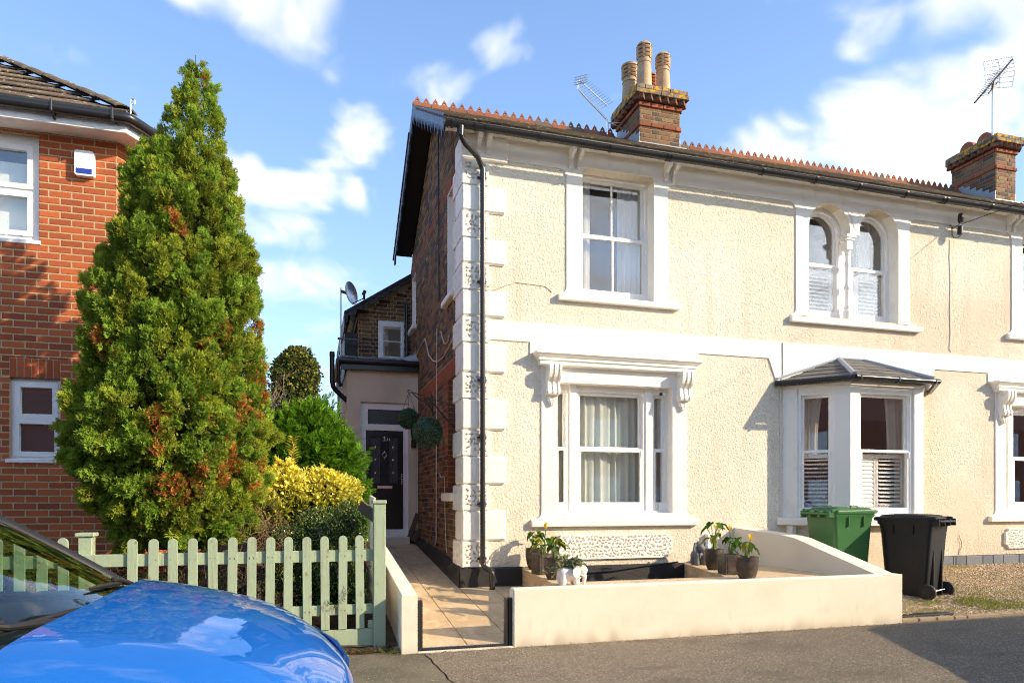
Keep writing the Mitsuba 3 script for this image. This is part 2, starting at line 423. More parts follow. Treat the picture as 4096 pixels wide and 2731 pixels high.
def bricks(holder, origin, u, n, spans, z0, z1, course, length, colour, gap=0.010, proud=0.006, bond='flemish', limit=300, clip=None, only=None, first=0.0):
    """A field of bricks on the plane through origin along u with outward normal n: the bricks that show largest are entries of
    their own under the holder, the rest one part. clip(polygon) returns what is left of a brick, or None."""
    origin, u, n = (np.asarray(a, float) for a in (origin, u, n))
    items, row, z = [], 0, z0
    while z < z1 - 0.01:
        x = spans[0] - first - (0.25 * length if (row % 2 and bond == 'flemish') else 0.5 * length if row % 2 else 0)
        k = row % 2
        while x < spans[1]:
            L = length if bond == 'stretcher' or k % 2 == 0 else length * 0.5
            k += 1
            a, b = max(x, spans[0]) + gap / 2, min(x + L, spans[1]) - gap / 2
            c, d = z + gap / 2, min(z + course, z1) - gap / 2
            x += L
            if b - a < 0.018 or d - c < 0.015: continue
            if only is not None and not only((a + b) / 2, (c + d) / 2): continue
            boxes = [(a, b, c, d)]
            if clip is not None: boxes = clip(a, b, c, d)
            for q in boxes:
                p = origin + u * (q[0] + q[1]) / 2 + np.array([0, 0, 1.0]) * ((q[2] + q[3]) / 2)
                ok, s = frustum_px(p)
                items.append((-(s * (q[1] - q[0]) * abs(float(np.dot(n, p / np.linalg.norm(p))) if ok else 0)), q, len(items)))
        row += 1; z += course
    items.sort(key=lambda t: (t[0], t[2]))
    rest = M()
    for i, (s, (a, b, c, d), j) in enumerate(items):
        r = rnd.random
        pr = proud * (0.65 + 0.7 * r()); e = min(0.004, 0.2 * (b - a)); sk = 0.0015 * (r() - 0.5)
        v = []
        for (uu, zz, h) in ((a, c, 0), (b, c, 0), (b, d, 0), (a, d, 0), (a + e, c + e, pr), (b - e, c + e + sk, pr), (b - e, d - e, pr), (a + e, d - e + sk, pr)):
            v.append(origin + u * uu + n * h + np.array([0, 0, zz]))
        f = np.array([[4, 5, 6, 7], [0, 1, 5, 4], [1, 2, 6, 5], [2, 3, 7, 6], [3, 0, 4, 7]])
        if np.dot(np.cross(v[5] - v[4], v[6] - v[4]), n) < 0: f = f[:, ::-1]
        col = colour((a + b) / 2, (c + d) / 2, r)
        if i < limit and s < 0:
            put(holder + '__brick', M().add(v, f, col), 'm_brick', vc=True)
        else: rest.add(v, f, col)
    if rest.v: put(holder + '__brickwork', rest, 'm_brick', vc=True, kind='stuff')


def hole_clip(holes):
    """A clip function for bricks: cuts each brick by rectangles (x0, x1, z0, z1)."""
    def f(a, b, c, d):
        out = [(a, b, c, d)]
        for h in holes:
            nxt = []
            for q in out:
                if q[1] <= h[0] or q[0] >= h[1] or q[3] <= h[2] or q[2] >= h[3]: nxt.append(q); continue
                if q[2] < h[2] - 0.02: nxt.append((q[0], q[1], q[2], h[2]))
                if q[3] > h[3] + 0.02: nxt.append((q[0], q[1], h[3], q[3]))
                c2, d2 = max(q[2], h[2]), min(q[3], h[3])
                if q[0] < h[0] - 0.02: nxt.append((q[0], h[0], c2, d2))
                if q[1] > h[1] + 0.02: nxt.append((h[1], q[1], c2, d2))
            out = nxt
        return out
    return f


# leaves: every leaf a small folded blade, all of a plant's leaves one mesh
def leaves(pos, axis, nrm, length, width, col, m=None, fold=0.25):
    m = m or M()
    pos, axis, nrm = (np.asarray(a, float) for a in (pos, axis, nrm))
    axis = axis / (np.linalg.norm(axis, axis=1, keepdims=True) + 1e-9)
    side = np.cross(nrm, axis); side /= np.linalg.norm(side, axis=1, keepdims=True) + 1e-9
    up = np.cross(axis, side)
    L = np.broadcast_to(np.asarray(length, float), (len(pos),))[:, None]; W = np.broadcast_to(np.asarray(width, float), (len(pos),))[:, None]
    mid = pos + axis * L * 0.5
    v = np.stack([pos, mid + side * W * 0.5 + up * W * fold, pos + axis * L, mid - side * W * 0.5 + up * W * fold], 1)
    k = np.arange(len(pos))[:, None] * 4
    f = np.vstack([k + [0, 1, 2], k + [0, 2, 3]])
    c = np.repeat(np.asarray(col, float).reshape(-1, 1, 3) * np.ones((len(pos), 1, 3)), 4, 1).reshape(-1, 3)
    m.v.append(v.reshape(-1, 3)); m.f.append(f + m.n); m.n += 4 * len(pos); m.c.append(c)
    return m


def unit(a): return a / (np.linalg.norm(a, axis=-1, keepdims=True) + 1e-9)


def sprays(pos, axis, nrm, size, col, k=9, slim=0.26, spread=0.9, m=None):
    """Flat fans of scale leaves, as cypress and thuja carry them: k leaflets on each."""
    m = m or M()
    axis = unit(axis); side = unit(np.cross(nrm, axis)); nrm = np.cross(axis, side)
    size = np.broadcast_to(np.asarray(size, float), (len(pos),))
    for j in range(k):
        t = (j // 2 + 0.3) / (k / 2 + 0.3) * 0.75 if j < k - 1 else 0.55
        s = (1 if j % 2 else -1) * (1.0 if j < k - 1 else 0.0)
        ang = spread * (1 - 0.35 * t) * s
        d = axis * math.cos(ang) + side * math.sin(ang) + nrm * rng.normal(0, 0.22, (len(pos), 1))
        L = size * (0.62 - 0.42 * t) * rng.uniform(0.8, 1.25, len(pos))
        jit = rng.uniform(0.86, 1.14, (len(pos), 1))
        leaves(pos + axis * (size * t)[:, None], d, nrm + rng.normal(0, 0.25, (len(pos), 3)), L, L * slim, col * jit, m)
    return m


# ---------------------------------------------------------------- the setting: ground, street, pavement, path, gravel, soil
def path_z(y): return 0.03 + 0.0845 * (y - 6.1)
def gravel_z(y): return 0.015 + 0.127 * (y - 6.2)
def soil_z(y): return 0.06 + 0.10 * (y - 6.3)


structure('ground', M().box(-150, 150, -150, 400, -0.4, -0.16), 'm_soil')
road = M().grid(lambda u, v: (-40 + 80 * u, -5.0 + 7.9 * v, -0.13 + 0.03 * np.sin(v * 3.14)), 60, 10)
structure('road', road, 'm_asphalt', True)
kerb = M()
for k in range(40): kerb.box(-20 + k, -20 + k + 0.99, 2.9, 3.02, -0.16, 0.004, 0.012)
structure('kerb', kerb, 'm_mortar_s')


def pave(x0, x1, xs, side):
    """Pavement from the kerb to the walls, slightly uneven; its joint edge runs a little skew."""
    def fn(u, v):
        y = 3.025 + (6.30 - 3.025) * v
        e = 0.955 + 0.045 * (6.1 - y) + 0.006 * np.sin(y * 23) + 0.004 * np.sin(y * 61)
        a, b = (x0, e - 0.007) if side < 0 else (e + 0.007, x1)
        x = a + (b - a) * (u ** xs)
        z = 0.0 + 0.006 * (meshkit.fbm(np.stack([x * 1.2, y * 1.2, 0 * x], -1), 3, 3) - 0.5)
        return x, y, z
    return M().grid(fn, 120, 40)


structure('pavement', pave(0, 25, 1.6, 1), 'm_asphalt', True)
structure('pavement', pave(-20, 0, 0.5, -1), 'm_asphalt_old', True)

# soil of the two front gardens
structure('garden_soil', M().grid(lambda u, v: (-12 + 12.75 * u, 6.26 + 7.5 * v, soil_z(6.26 + 7.5 * v) + 0.05 * (meshkit.fbm(np.stack([(-12 + 12.75 * u) * 2, (6.26 + 7.5 * v) * 2, 0 * u], -1), 3, 8) - 0.5)), 90, 50), 'm_soil', True)
# gravel forecourt on the right, rising to the house
structure('gravel_forecourt', M().grid(lambda u, v: (6.0 + 9 * u, 6.16 + 2.46 * v, gravel_z(6.16 + 2.46 * v) + 0.035 * (meshkit.fbm(np.stack([(6.0 + 9 * u) * 3, (6.16 + 2.46 * v) * 3, 0 * u], -1), 3, 9) - 0.5)), 120, 40), 'm_gravel', True)


def stones():
    n = 26000
    x = 6.25 + rng.uniform(0, 1, n) ** 0.8 * 5.6; y = rng.uniform(6.2, 8.6, n)
    keep = (x / y < 1.42)
    x, y = x[keep], y[keep]; n = len(x)
    base = np.array([[1, 0, 0], [0, 1, 0], [-1, 0, 0], [0, -1, 0], [0, 0, 0.7], [0, 0, -0.5]], float)
    f = np.array([[0, 1, 4], [1, 2, 4], [2, 3, 4], [3, 0, 4], [1, 0, 5], [2, 1, 5], [3, 2, 5], [0, 3, 5]])
    s = rng.uniform(0.006, 0.015, (n, 1, 1)) * rng.uniform(0.7, 1.3, (n, 1, 3))
    a = rng.uniform(0, 6.28, n); R = np.zeros((n, 3, 3)); R[:, 0, 0] = np.cos(a); R[:, 0, 1] = -np.sin(a); R[:, 1, 0] = np.sin(a); R[:, 1, 1] = np.cos(a); R[:, 2, 2] = 1
    z = gravel_z(y) + 0.035 * (meshkit.fbm(np.stack([x * 3, y * 3, 0 * x], -1), 3, 9) - 0.5) + rng.uniform(0, 0.006, n)
    v = (base + rng.normal(0, 0.18, (n, 6, 3))) * s
    v = np.einsum('nij,nkj->nki', R, v) + np.stack([x, y, z], -1)[:, None]
    pal = np.array([[.50, .37, .22], [.58, .46, .30], [.40, .28, .16], [.64, .55, .42], [.32, .25, .18], [.55, .36, .18]])
    col = np.repeat(pal[rng.integers(0, 6, n)] * rng.uniform(0.8, 1.15, (n, 1)), 6, 0)
    m = M(); m.add(v.reshape(-1, 3), (np.arange(n)[:, None, None] * 6 + f).reshape(-1, 3), col)
    return m


put('gravel_stones', stones(), 'm_vc', vc=True, kind='stuff', label='loose golden gravel on the forecourt')


def grass(spots, name, label):
    P, A, N, L, W, Cc = [], [], [], [], [], []
    for (cx, cy, rx, ry, n, h, zf) in spots:
        a, r = rng.uniform(0, 6.28, n), np.sqrt(rng.uniform(0, 1, n))
        x, y = cx + rx * r * np.cos(a), cy + ry * r * np.sin(a)
        P.append(np.stack([x, y, zf(y)], -1)); A.append(np.stack([rng.normal(0, 0.5, n), rng.normal(0, 0.5, n), np.ones(n)], -1))
        N.append(rng.normal(0, 1, (n, 3))); L.append(h * rng.uniform(0.4, 1.2, n)); W.append(rng.uniform(0.003, 0.007, n))
        Cc.append(np.array([.19, .235, .045]) * rng.uniform(0.5, 1.5, (n, 1)) * np.array([1, 1, 1]) + rng.uniform(0, 0.05, (n, 1)) * np.array([1, .6, 0]))
    m = leaves(*map(np.concatenate, (P, A, N, L, W, Cc)))
    put(name, m, 'm_leaf', vc=True, kind='stuff', label=label)


grass([(7.95, 6.60, .34, .16, 520, .08, gravel_z), (7.25, 6.70, .30, .10, 220, .05, gravel_z), (8.15, 6.36, .45, .09, 420, .06, gravel_z), (7.05, 6.40, .6, .08, 240, .045, gravel_z), (7.9, 6.9, .5, .3, 160, .05, gravel_z), (8.6, 6.5, .5, .12, 400, .05, gravel_z),
       (8.3, 7.3, .5, .4, 350, .05, gravel_z), (9.6, 8.4, .6, .12, 300, .05, gravel_z), (9.2, 7.6, 1.0, .6, 400, .04, gravel_z), (8.8, 6.9, .5, .2, 250, .05, gravel_z)], 'grass', 'short weedy grass growing through the gravel')

# dark kerb stones between gravel and pavement, a slab of slate behind the wall end
ed = M()
x = 6.26
while x < 14:
    w = 0.23 * rnd.uniform(0.8, 1.2)
    yy = 6.075 + 0.11 * max(0, x - 7.2) / 1.0 * 0.55
    ed.box(x, x + w - 0.012, yy, yy + 0.07, -0.05, 0.030 + 0.006 * rnd.random(), 0.008)
    x += w
structure('gravel_edging', ed, 'm_mortar_s')
structure('slate_slab', M().box(6.27, 7.15, 6.21, 6.33, -0.02, 0.045, 0.006), 'm_blackmat')

# the front path: stone slabs laid in three strips, rising to the front door
PY, PA = 6.1, math.atan(0.0845)
structure('front_path', M().grid(lambda u, v: (0.70 + 1.98 * u, 6.09 + 6.42 * v, path_z(6.09 + 6.42 * v) - 0.012), 4, 8), 'm_mortar_s')


def slab(x0, x1, y0, y1):
    m = M(); h = 0.012
    v = np.array([[x, y, path_z(y) - 0.010 + dz] for dz in (0, h) for (x, y) in ((x0, y0), (x1, y0), (x1, y1), (x0, y1))], float)
    e = 0.003
    v[4:] += np.array([[e, e, 0], [-e, e, 0], [-e, -e, 0], [e, -e, 0]])
    m.add(v, [[4, 5, 6, 7], [0, 1, 5, 4], [1, 2, 6, 5], [2, 3, 7, 6], [3, 0, 4, 7]])
    put('front_path__slab', m, 'm_stone')


for (xa, xb, off) in ((0.88, 1.362, 7.05), (1.368, 1.796, 6.44), (1.802, 2.22, 6.44), (2.226, 2.66, 7.05)):
    y = off - 1.225
    while y < (8.61 if xa > 1.79 else 12.45):
        a, b = max(y, 6.13), min(y + 1.219, 8.58 if xa > 1.79 else 12.45)
        if b - a > 0.05: slab(xa, xb, a, b)
        y += 1.225
grass([(0.70, 6.16, .12, .12, 160, .05, lambda y: y * 0)], 'grass', 'small weeds at the foot of the green gate post')


def litter():
    n = 900
    x = rng.normal(0.45, 0.16, n); y = 6.17 + np.abs(rng.normal(0, 0.07, n)) - 0.04
    A = np.stack([rng.normal(0, 1, n), rng.normal(0, 1, n), rng.normal(0, .3, n)], -1)
    col = np.array([[.14, .075, .03], [.22, .10, .04], [.08, .06, .03], [.07, .09, .02]])[rng.integers(0, 4, n)]
    put('leaf_litter', leaves(np.stack([x, y, 0.01 + rng.uniform(0, .03, n)], -1), A, rng.normal(0, .5, (n, 3)) + [0, 0, 1], rng.uniform(.01, .03, n), rng.uniform(.006, .014, n), col), 'm_vc', vc=True, kind='stuff', label='brown leaf litter below the picket fence')



def grit():
    n = 700
    t = rng.uniform(0, 1, n); x = np.where(t < .75, 1.8 + 4.5 * rng.uniform(0, 1, n), 0.7 + 1.2 * rng.uniform(0, 1, n)); y = 6.035 - np.abs(rng.normal(0, .035, n))
    far = rng.random(n) < .25
    x = np.where(far, rng.uniform(.5, 7, n), x); y = np.where(far, rng.uniform(4.2, 6.0, n), y)
    A = np.stack([rng.normal(0, 1, n), rng.normal(0, 1, n), rng.normal(0, .15, n)], -1)
    col = np.array([[.16, .09, .04], [.24, .14, .06], [.10, .08, .05], [.30, .26, .20], [.06, .05, .035]])[rng.integers(0, 5, n)]
    put('pavement_litter', leaves(np.stack([x, y, np.full(n, .008)], -1), A, rng.normal(0, .25, (n, 3)) + [0, 0, 1], rng.uniform(.008, .028, n), rng.uniform(.006, .014, n), col), 'm_vc', vc=True, kind='stuff', label='grit and dry leaf scraps along the foot of the front wall')


litter()
grit()


# ---------------------------------------------------------------- the rendered terrace: three houses in one row, front at y = FY
FY = 8.6
TR = 0.022                                    # how far white trim stands proud of the pebbledash
Z_PL, Z_S0, Z_S1, Z_FR, Z_SOF = 0.47, 3.42, 3.665, 5.75, 6.02
TG = 'houses of the rendered terrace'
HA = thing('terraced_house', 'cream pebbledashed end-of-terrace house with white quoins, brick side wall and tall chimney', 'house', TG)
HB = thing('terraced_house', 'cream pebbledashed middle house with twin arched upper windows above a bay window', 'house', TG)
HC = thing('terraced_house', 'cream pebbledashed house at the right edge of the frame, partly cut off', 'house', TG)
XA, XB, XC, XD = 1.868, 5.97, 9.89, 13.85


def arch(x0, x1, z0, spring, n=24):
    r = (x1 - x0) / 2; a = np.linspace(0, math.pi, n)
    return Polygon([(x0, z0), (x1, z0)] + [((x0 + x1) / 2 + r * math.cos(t), spring + r * math.sin(t)) for t in a])


def notch_rect(x0, x1, z0, z1, r=0.07):
    """A sunk panel whose corners are cut by small round notches."""
    p = rect(x0, x1, z0, z1)
    for x in (x0, x1):
        for z in (z0, z1): p = p.difference(Point(x, z).buffer(r, 12))
    return p


def ovolo(x, z, sx, r=0.082):
    """The white corner piece between a pilaster and the frieze: square minus a disc."""
    q = rect(x, x + sx * r, z - r, z)
    d = q.difference(Point(x + sx * r, z - r).buffer(r * 0.86, 16)).difference(rect(x + sx * r, x + sx * r * 1.01, z - r, z))
    return d


O_UP = rect(3.493, 4.552, 4.09, 5.81)           # upper window opening
S_UP = rect(3.263, 4.765, 4.09, 5.748)          # its white surround
O_GR = rect(3.135, 4.84, 1.17, 2.915)
S_GR = rect(2.912, 5.06, 1.095, 3.13)
O_AR = unary_union([rect(7.108, 8.77, 4.09, 5.38), arch(7.108, 7.854, 5.3, 5.43), arch(8.03, 8.77, 5.3, 5.45)])
S_AR = rect(6.88, 8.985, 4.09, 5.748)
O_BAY = rect(6.95, 8.95, 1.15, 2.98)


def shift(p, dx): return affinity.translate(p, dx, 0)


def dash(x, z, seed=0):
    """Height of the spatter-dash render, metres: blobs of two sizes."""
    n, m_ = 0.0, 0.0
    for sc, amp, sd in ((42.0, .0068, 1), (64.0, .0046, 2)):
        gx, gz = x * sc + .6 * meshkit.noise(np.stack([x * 9, z * 9, 0 * x], -1), 5), z * sc * .9
        ix, iz = np.floor(gx), np.floor(gz); best = np.zeros_like(x)
        for a in (-1, 0, 1):
            for b in (-1, 0, 1):
                h = np.sin((ix + a) * 127.1 + (iz + b) * 311.7 + sd * 17.3) * 43758.5453; h = h - np.floor(h)
                h2 = np.sin((ix + a) * 269.5 + (iz + b) * 183.3 + sd * 31.1) * 24634.6345; h2 = h2 - np.floor(h2)
                h3 = np.sin((ix + a) * 91.7 + (iz + b) * 57.9 + sd * 7.7) * 15731.743; h3 = h3 - np.floor(h3)
                d = np.hypot(ix + a + h - gx, iz + b + h2 - gz)
                best = np.maximum(best, h3 * np.clip(1 - d / .62, 0, 1) ** .6)
        n = n + amp * best
    return n


def facade(H, x0, x1, holes, step=.0092):
    w = rect(x0, x1, 0.1, 6.05)
    for h in holes: w = w.difference(h)
    m = M().ext(w, FY, FY + 0.24)
    xs, zs = np.linspace(x0, min(x1, 11.6), int((min(x1, 11.6) - x0) / step)), np.arange(.40, 5.80, step)
    X, Z = np.meshgrid(xs, zs, indexing='ij')
    Yd = FY - .0015 - dash(X, Z)
    ok = np.ones(X.shape, bool)
    for h in list(holes) + [rect(0, 30, Z_S0 + .02, Z_S1 - .02)]:
        g = h.buffer(-.012)
        if not g.is_empty: ok &= ~shapely.contains_xy(g, X, Z)
    i, j = np.meshgrid(np.arange(len(xs) - 1), np.arange(len(zs) - 1), indexing='ij'); nz = len(zs)
    q = np.stack([i * nz + j, (i + 1) * nz + j, (i + 1) * nz + j + 1, i * nz + j + 1], -1).reshape(-1, 4)
    q = q[ok.reshape(-1)[q].all(1)]
    used, inv = np.unique(q, return_inverse=True)
    v = np.stack([X, Yd, Z], -1).reshape(-1, 3)[used]
    m.add(v, inv.reshape(-1, 4))
    put(H + '__wall', m, 'm_pebble')


facade(HA, XA, XB, [S_UP, O_UP, S_GR])
facade(HB, XB, XC, [S_AR, O_AR, O_BAY])
facade(HC, XC, XD, [shift(S_UP, 7.84), shift(O_UP, 7.84), shift(S_GR, 7.84)])
HOUSES = ((HA, XA, XB), (HB, XB, XC), (HC, XC, XD))
for H, x0, x1 in HOUSES:
    fr = rect(x0 if H != HA else 1.845, x1, Z_FR, Z_SOF)
    for o in (O_UP, O_AR, shift(O_UP, 7.84)): fr = fr.difference(o)
    for x, sx in ((3.263, -1), (4.765, 1), (6.88, -1), (8.985, 1), (11.103, -1), (12.605, 1)):
        if x0 <= x < x1: fr = fr.union(ovolo(x, Z_FR + 0.0, sx))
    m = M().ext(fr, FY - TR, FY - 0.0005)
    put(H + '__frieze', m, 'm_white')
# string course with the blocks that drop to the cornices and round the bay roof
sA = unary_union([rect(2.0, XB, Z_S0, Z_S1), rect(2.754, 5.25, 3.27, Z_S0 + .01)])
sB = unary_union([rect(XB, XC, Z_S0, Z_S1), Polygon([(6.409, Z_S0 + .01), (6.535, 3.10), (9.40, 3.10), (9.481, Z_S0 + .01)])])
sC = unary_union([rect(XC, XD, Z_S0, Z_S1), rect(10.594, 13.09, 3.27, Z_S0 + .01)])
for H, s in ((HA, sA), (HB, sB), (HC, sC)): put(H + '__string_course', M().ext(s, FY - TR, FY - 0.0005), 'm_white')


def pil_base(x0, x1, z, h=0.10, w=0.085):
    """The curved swelling at the foot of a window surround, as an outline."""
    out = []
    for x, s in ((x0, -1), (x1, 1)):
        pts = [(x - s * .02, z), (x + s * w, z), (x + s * w, z + 0.012)] + [(x + s * w * (1 - math.sin(t)), z + 0.012 + (h - 0.012) * (1 - math.cos(t))) for t in np.linspace(0, math.pi / 2, 7)] + [(x - s * .02, z + h)]
        out.append(Polygon(pts).buffer(0))
    return unary_union(out)


def surround(H, name, outer, hole, sill_z, dx=0.0):
    b = outer.bounds
    face = unary_union([outer.difference(hole), pil_base(b[0], b[2], sill_z)]).difference(hole)
    for g in (face.geoms if hasattr(face, 'geoms') else [face]):
        gb = g.bounds
        back = outer.difference(hole).intersection(rect(gb[0] - .2, gb[2] + .2, 0, 9) if hasattr(face, 'geoms') else rect(0, 30, 0, 9))
        back = back.intersection(rect(gb[0], gb[2], 0, 9))
        put(H + name, M().ext(shift(g, dx), FY - TR, FY - 0.0005).ext(shift(back, dx), FY - 0.0006, FY + 0.215), 'm_white')


def sill(H, key, x0, x1, z0, z1, p=0.075):
    m = M()
    # sloped top, throated front
    prof = Polygon([(FY + 0.2, z0), (FY - p, z0), (FY - p - 0.004, z0 + 0.01), (FY - p - 0.004, z1 - 0.012), (FY - p + 0.008, z1 - 0.004), (FY + 0.2, z1 + 0.045)])
    m.extx(prof, x0, x1)
    put(H + key, m, 'm_white')


for H, dx in ((HA, 0.0), (HC, 7.84)):
    surround(H, '__window_surround', S_UP, O_UP, 4.09, dx)
    surround(H, '__window_surround', S_GR, O_GR, 1.09, dx)
    sill(H, '__window_sill', 3.141 + dx, 4.936 + dx, 4.0, 4.075)
    sill(H, '__window_sill', 2.768 + dx, 5.23 + dx, 1.0, 1.085)
surround(HB, '__window_surround', S_AR, O_AR, 4.08)
sill(HB, '__window_sill', 6.771, 9.19, 3.975, 4.06)
# raised V panel in the spandrel, impost and turned column of the twin window
v = Polygon([(7.80, 5.73), (8.075, 5.73), (8.02, 5.60), (7.99, 5.46), (7.93, 5.46), (7.90, 5.58)])
put(HB + '__spandrel_panel', M().ext(v.difference(v.buffer(-0.022)), FY - TR - 0.008, FY - TR + 0.001), 'm_white')
col = M().box(7.79, 7.96, FY - 0.03, FY + 0.16, 5.335, 5.385, 0.006).box(7.80, 7.95, FY - 0.015, FY + 0.15, 5.30, 5.335, 0.008).box(7.82, 7.93, FY + 0.005, FY + 0.125, 5.16, 5.30, 0.008)
prof = [(.058, 4.075), (.058, 4.24), (.05, 4.25), (.036, 4.26), (.052, 4.30), (.036, 4.34), (.030, 4.36), (.031, 4.55), (.046, 4.57), (.050, 4.60), (.044, 4.64), (.030, 4.66), (.030, 4.90), (.042, 4.92), (.046, 4.95), (.034, 4.98), (.028, 5.0), (.030, 5.08), (.044, 5.10), (.032, 5.125), (.05, 5.16)]
col.lathe(prof, (7.875, FY + 0.065, 0), 20)
put(HB + '__window_column', col, 'm_trim', 35)

# ---------------------------------------------------------------- windows


def sash(W, poly, y, meet, bars=(), horn=True, glass='m_glass', zb=None, sw=0.045):
    """A sliding-sash window in the opening poly, its box frame at y: frame, two sashes, panes, glazing bars."""
    inner = poly.buffer(-0.035, join_style=2)
    b = inner.bounds
    put(W + '__frame', M().ext(poly.buffer(0.02, join_style=2).difference(inner), y, y + 0.12), 'm_trim')
    up = inner.intersection(rect(b[0], b[2], meet, b[3])); lo = inner.intersection(rect(b[0], b[2], b[1], meet + 0.02))
    ui, li = up.buffer(-sw, join_style=2), lo.buffer(-sw, join_style=2)
    lb = lo.bounds
    li = li.intersection(rect(lb[0], lb[2], lb[1] + 0.085, lb[3]))
    u, l = M().ext(up.difference(ui), y + 0.045, y + 0.085), M().ext(lo.difference(li), y + 0.004, y + 0.044)
    for x in bars:
        u.ext(rect(x - 0.011, x + 0.011, ui.bounds[1] - .01, ui.bounds[3] + .01).intersection(up), y + 0.05, y + 0.08)
        l.ext(rect(x - 0.011, x + 0.011, li.bounds[1] - .01, li.bounds[3] + .01), y + 0.01, y + 0.04)
    if horn:
        for x in (lb[0] + 0.002, lb[2] - 0.034):
            u.ext(Polygon([(x, meet + 0.01), (x + 0.032, meet + 0.01), (x + 0.032, meet - 0.035), (x + 0.022, meet - 0.05), (x + 0.026, meet - 0.07), (x + 0.014, meet - 0.085), (x, meet - 0.085)]), y - 0.004 if x > lb[0] + .1 else y - 0.004, y + 0.05)
    put(W + '__upper_sash', u, 'm_trim'); put(W + '__lower_sash', l, 'm_trim')
    for p, yy in ((ui, y + 0.065), (li, y + 0.024)):
        g = trimesh.creation.triangulate_polygon(p.buffer(0.004), engine='earcut')
        put(W + '__pane', M().add(np.stack([g[0][:, 0], np.full(len(g[0]), yy), g[0][:, 1]], 1), g[1]), glass)
    return lb


def handles(W, xs, y, z):
    for x in xs:
        t = np.linspace(0, math.pi, 9)
        put(W + '__sash_lift', M().tube(np.stack([x + 0.035 * np.cos(t), y - 0.004 - 0.028 * np.sin(t), z - 0.012 * np.sin(t)], 1), 0.0045, 6), 'm_trim', True)


for H, dx in ((HA, 0.0), (HC, 7.84)):
    W = free(H + '__window')
    sash(W, shift(rect(3.493, 4.552, 4.12, 5.81), dx), FY + 0.165, 4.97, bars=((3.493 + 4.552) / 2 + dx,))
    handles(W, (3.493 + 0.27 + dx, 4.552 - 0.27 + dx), FY + 0.165, 4.955)
    W = free(H + '__window')
    fy = FY + 0.135
    put(W + '__mullion', M().box(3.36 + dx, 3.455 + dx, fy - 0.02, fy + 0.11, 1.19, 2.93, 0.004).box(4.50 + dx, 4.59 + dx, fy - 0.02, fy + 0.11, 1.19, 2.93, 0.004).box(3.13 + dx, 4.845 + dx, fy - 0.03, fy + 0.14, 1.12, 1.20, 0.006).box(3.13 + dx, 4.845 + dx, fy, fy + 0.12, 2.86, 2.93, 0.003), 'm_trim')
    for k, (a, b) in enumerate(((3.135, 3.36), (3.455, 4.50), (4.59, 4.84))):
        q = free(H + '__window')
        sash(q, shift(rect(a + (0 if k == 0 else -0.0), b, 1.20, 2.865), dx), fy, 2.04, sw=0.036 if k != 1 else 0.045)
        if k == 1: handles(q, (3.455 + 0.22 + dx, 4.50 - 0.22 + dx), fy, 2.03)
W = free(HB + '__window')
sash(W, arch(7.108, 7.83, 4.12, 5.42), FY + 0.165, 4.93); handles(W, (7.42, 7.6), FY + 0.165, 4.915)
W2 = free(HB + '__window')
sash(W2, arch(8.0, 8.77, 4.12, 5.42), FY + 0.165, 4.93); handles(W2, (8.2, 8.55), FY + 0.165, 4.915)
put(W2 + '__mullion', M().box(7.80, 8.02, FY + 0.16, FY + 0.29, 4.10, 5.5, 0.004).ext(rect(7.10, 8.78, 5.0, 5.85).difference(arch(7.12, 7.82, 4.9, 5.42)).difference(arch(8.01, 8.76, 4.9, 5.42)), FY + 0.215, FY + 0.26), 'm_trim')

# ---------------------------------------------------------------- plinth, cornices, corbels, vermiculated panels
put(HA + '__plinth', M().box(1.795, 2.66, FY - 0.055, FY + 0.02, 0.0, 0.485, 0.018).box(2.60, XB, FY - 0.045, FY + 0.02, -0.1, 0.475, 0.012), 'm_plinth')
pl = M()
x = XB
bluebrick = []
put(HB + '__plinth', M().box(XB, XC - 0.002, FY - 0.030, FY + 0.01, 0.0, 0.46), 'm_plinth')
put(HC + '__plinth', M().box(XC, XD, FY - 0.030, FY + 0.01, 0.0, 0.46), 'm_plinth')
x = 8.9
while x < 12.5:
    H = HB if x + .2 < XC else HC
    w = rnd.choice((0.22, 0.22, 0.34, 0.16))
    if x < XC < x + w: w = XC - x
    r = 0.9 + 0.4 * rnd.random()
    put(H + '__plinth__brick', M().box(x + .004, x + w - .004, FY - 0.042 - 0.004 * rnd.random(), FY - 0.02, 0.24, 0.452, 0.008, (0.13 * r, 0.14 * r, 0.165 * r)), 'm_brick', vc=True)
    x += w


def cornice(H, dx):
    prof = [(0, 3.105), (.115, 3.125), (.115, 3.175), (.135, 3.18), (.135, 3.215), (.15, 3.22), (.175, 3.25), (.19, 3.258), (.19, 3.287), (.03, 3.315), (0, 3.315)]
    m = M()
    for k, (u, z) in enumerate(prof): pass
    rings = []
    for u, z in prof:
        e = u - 0.12
        rings.append([(2.86 + dx - e, FY + 0.01, z), (2.86 + dx - e, FY - u, z), (5.15 + dx + e, FY - u, z), (5.15 + dx + e, FY + 0.01, z)])
    v = np.array(rings).reshape(-1, 3); f = []
    for k in range(len(prof) - 1):
        for j in range(3): a = 4 * k + j; f.append([a, a + 1, a + 5, a + 4])
    m.add(v, f)
    put(H + '__cornice', m, 'm_white')


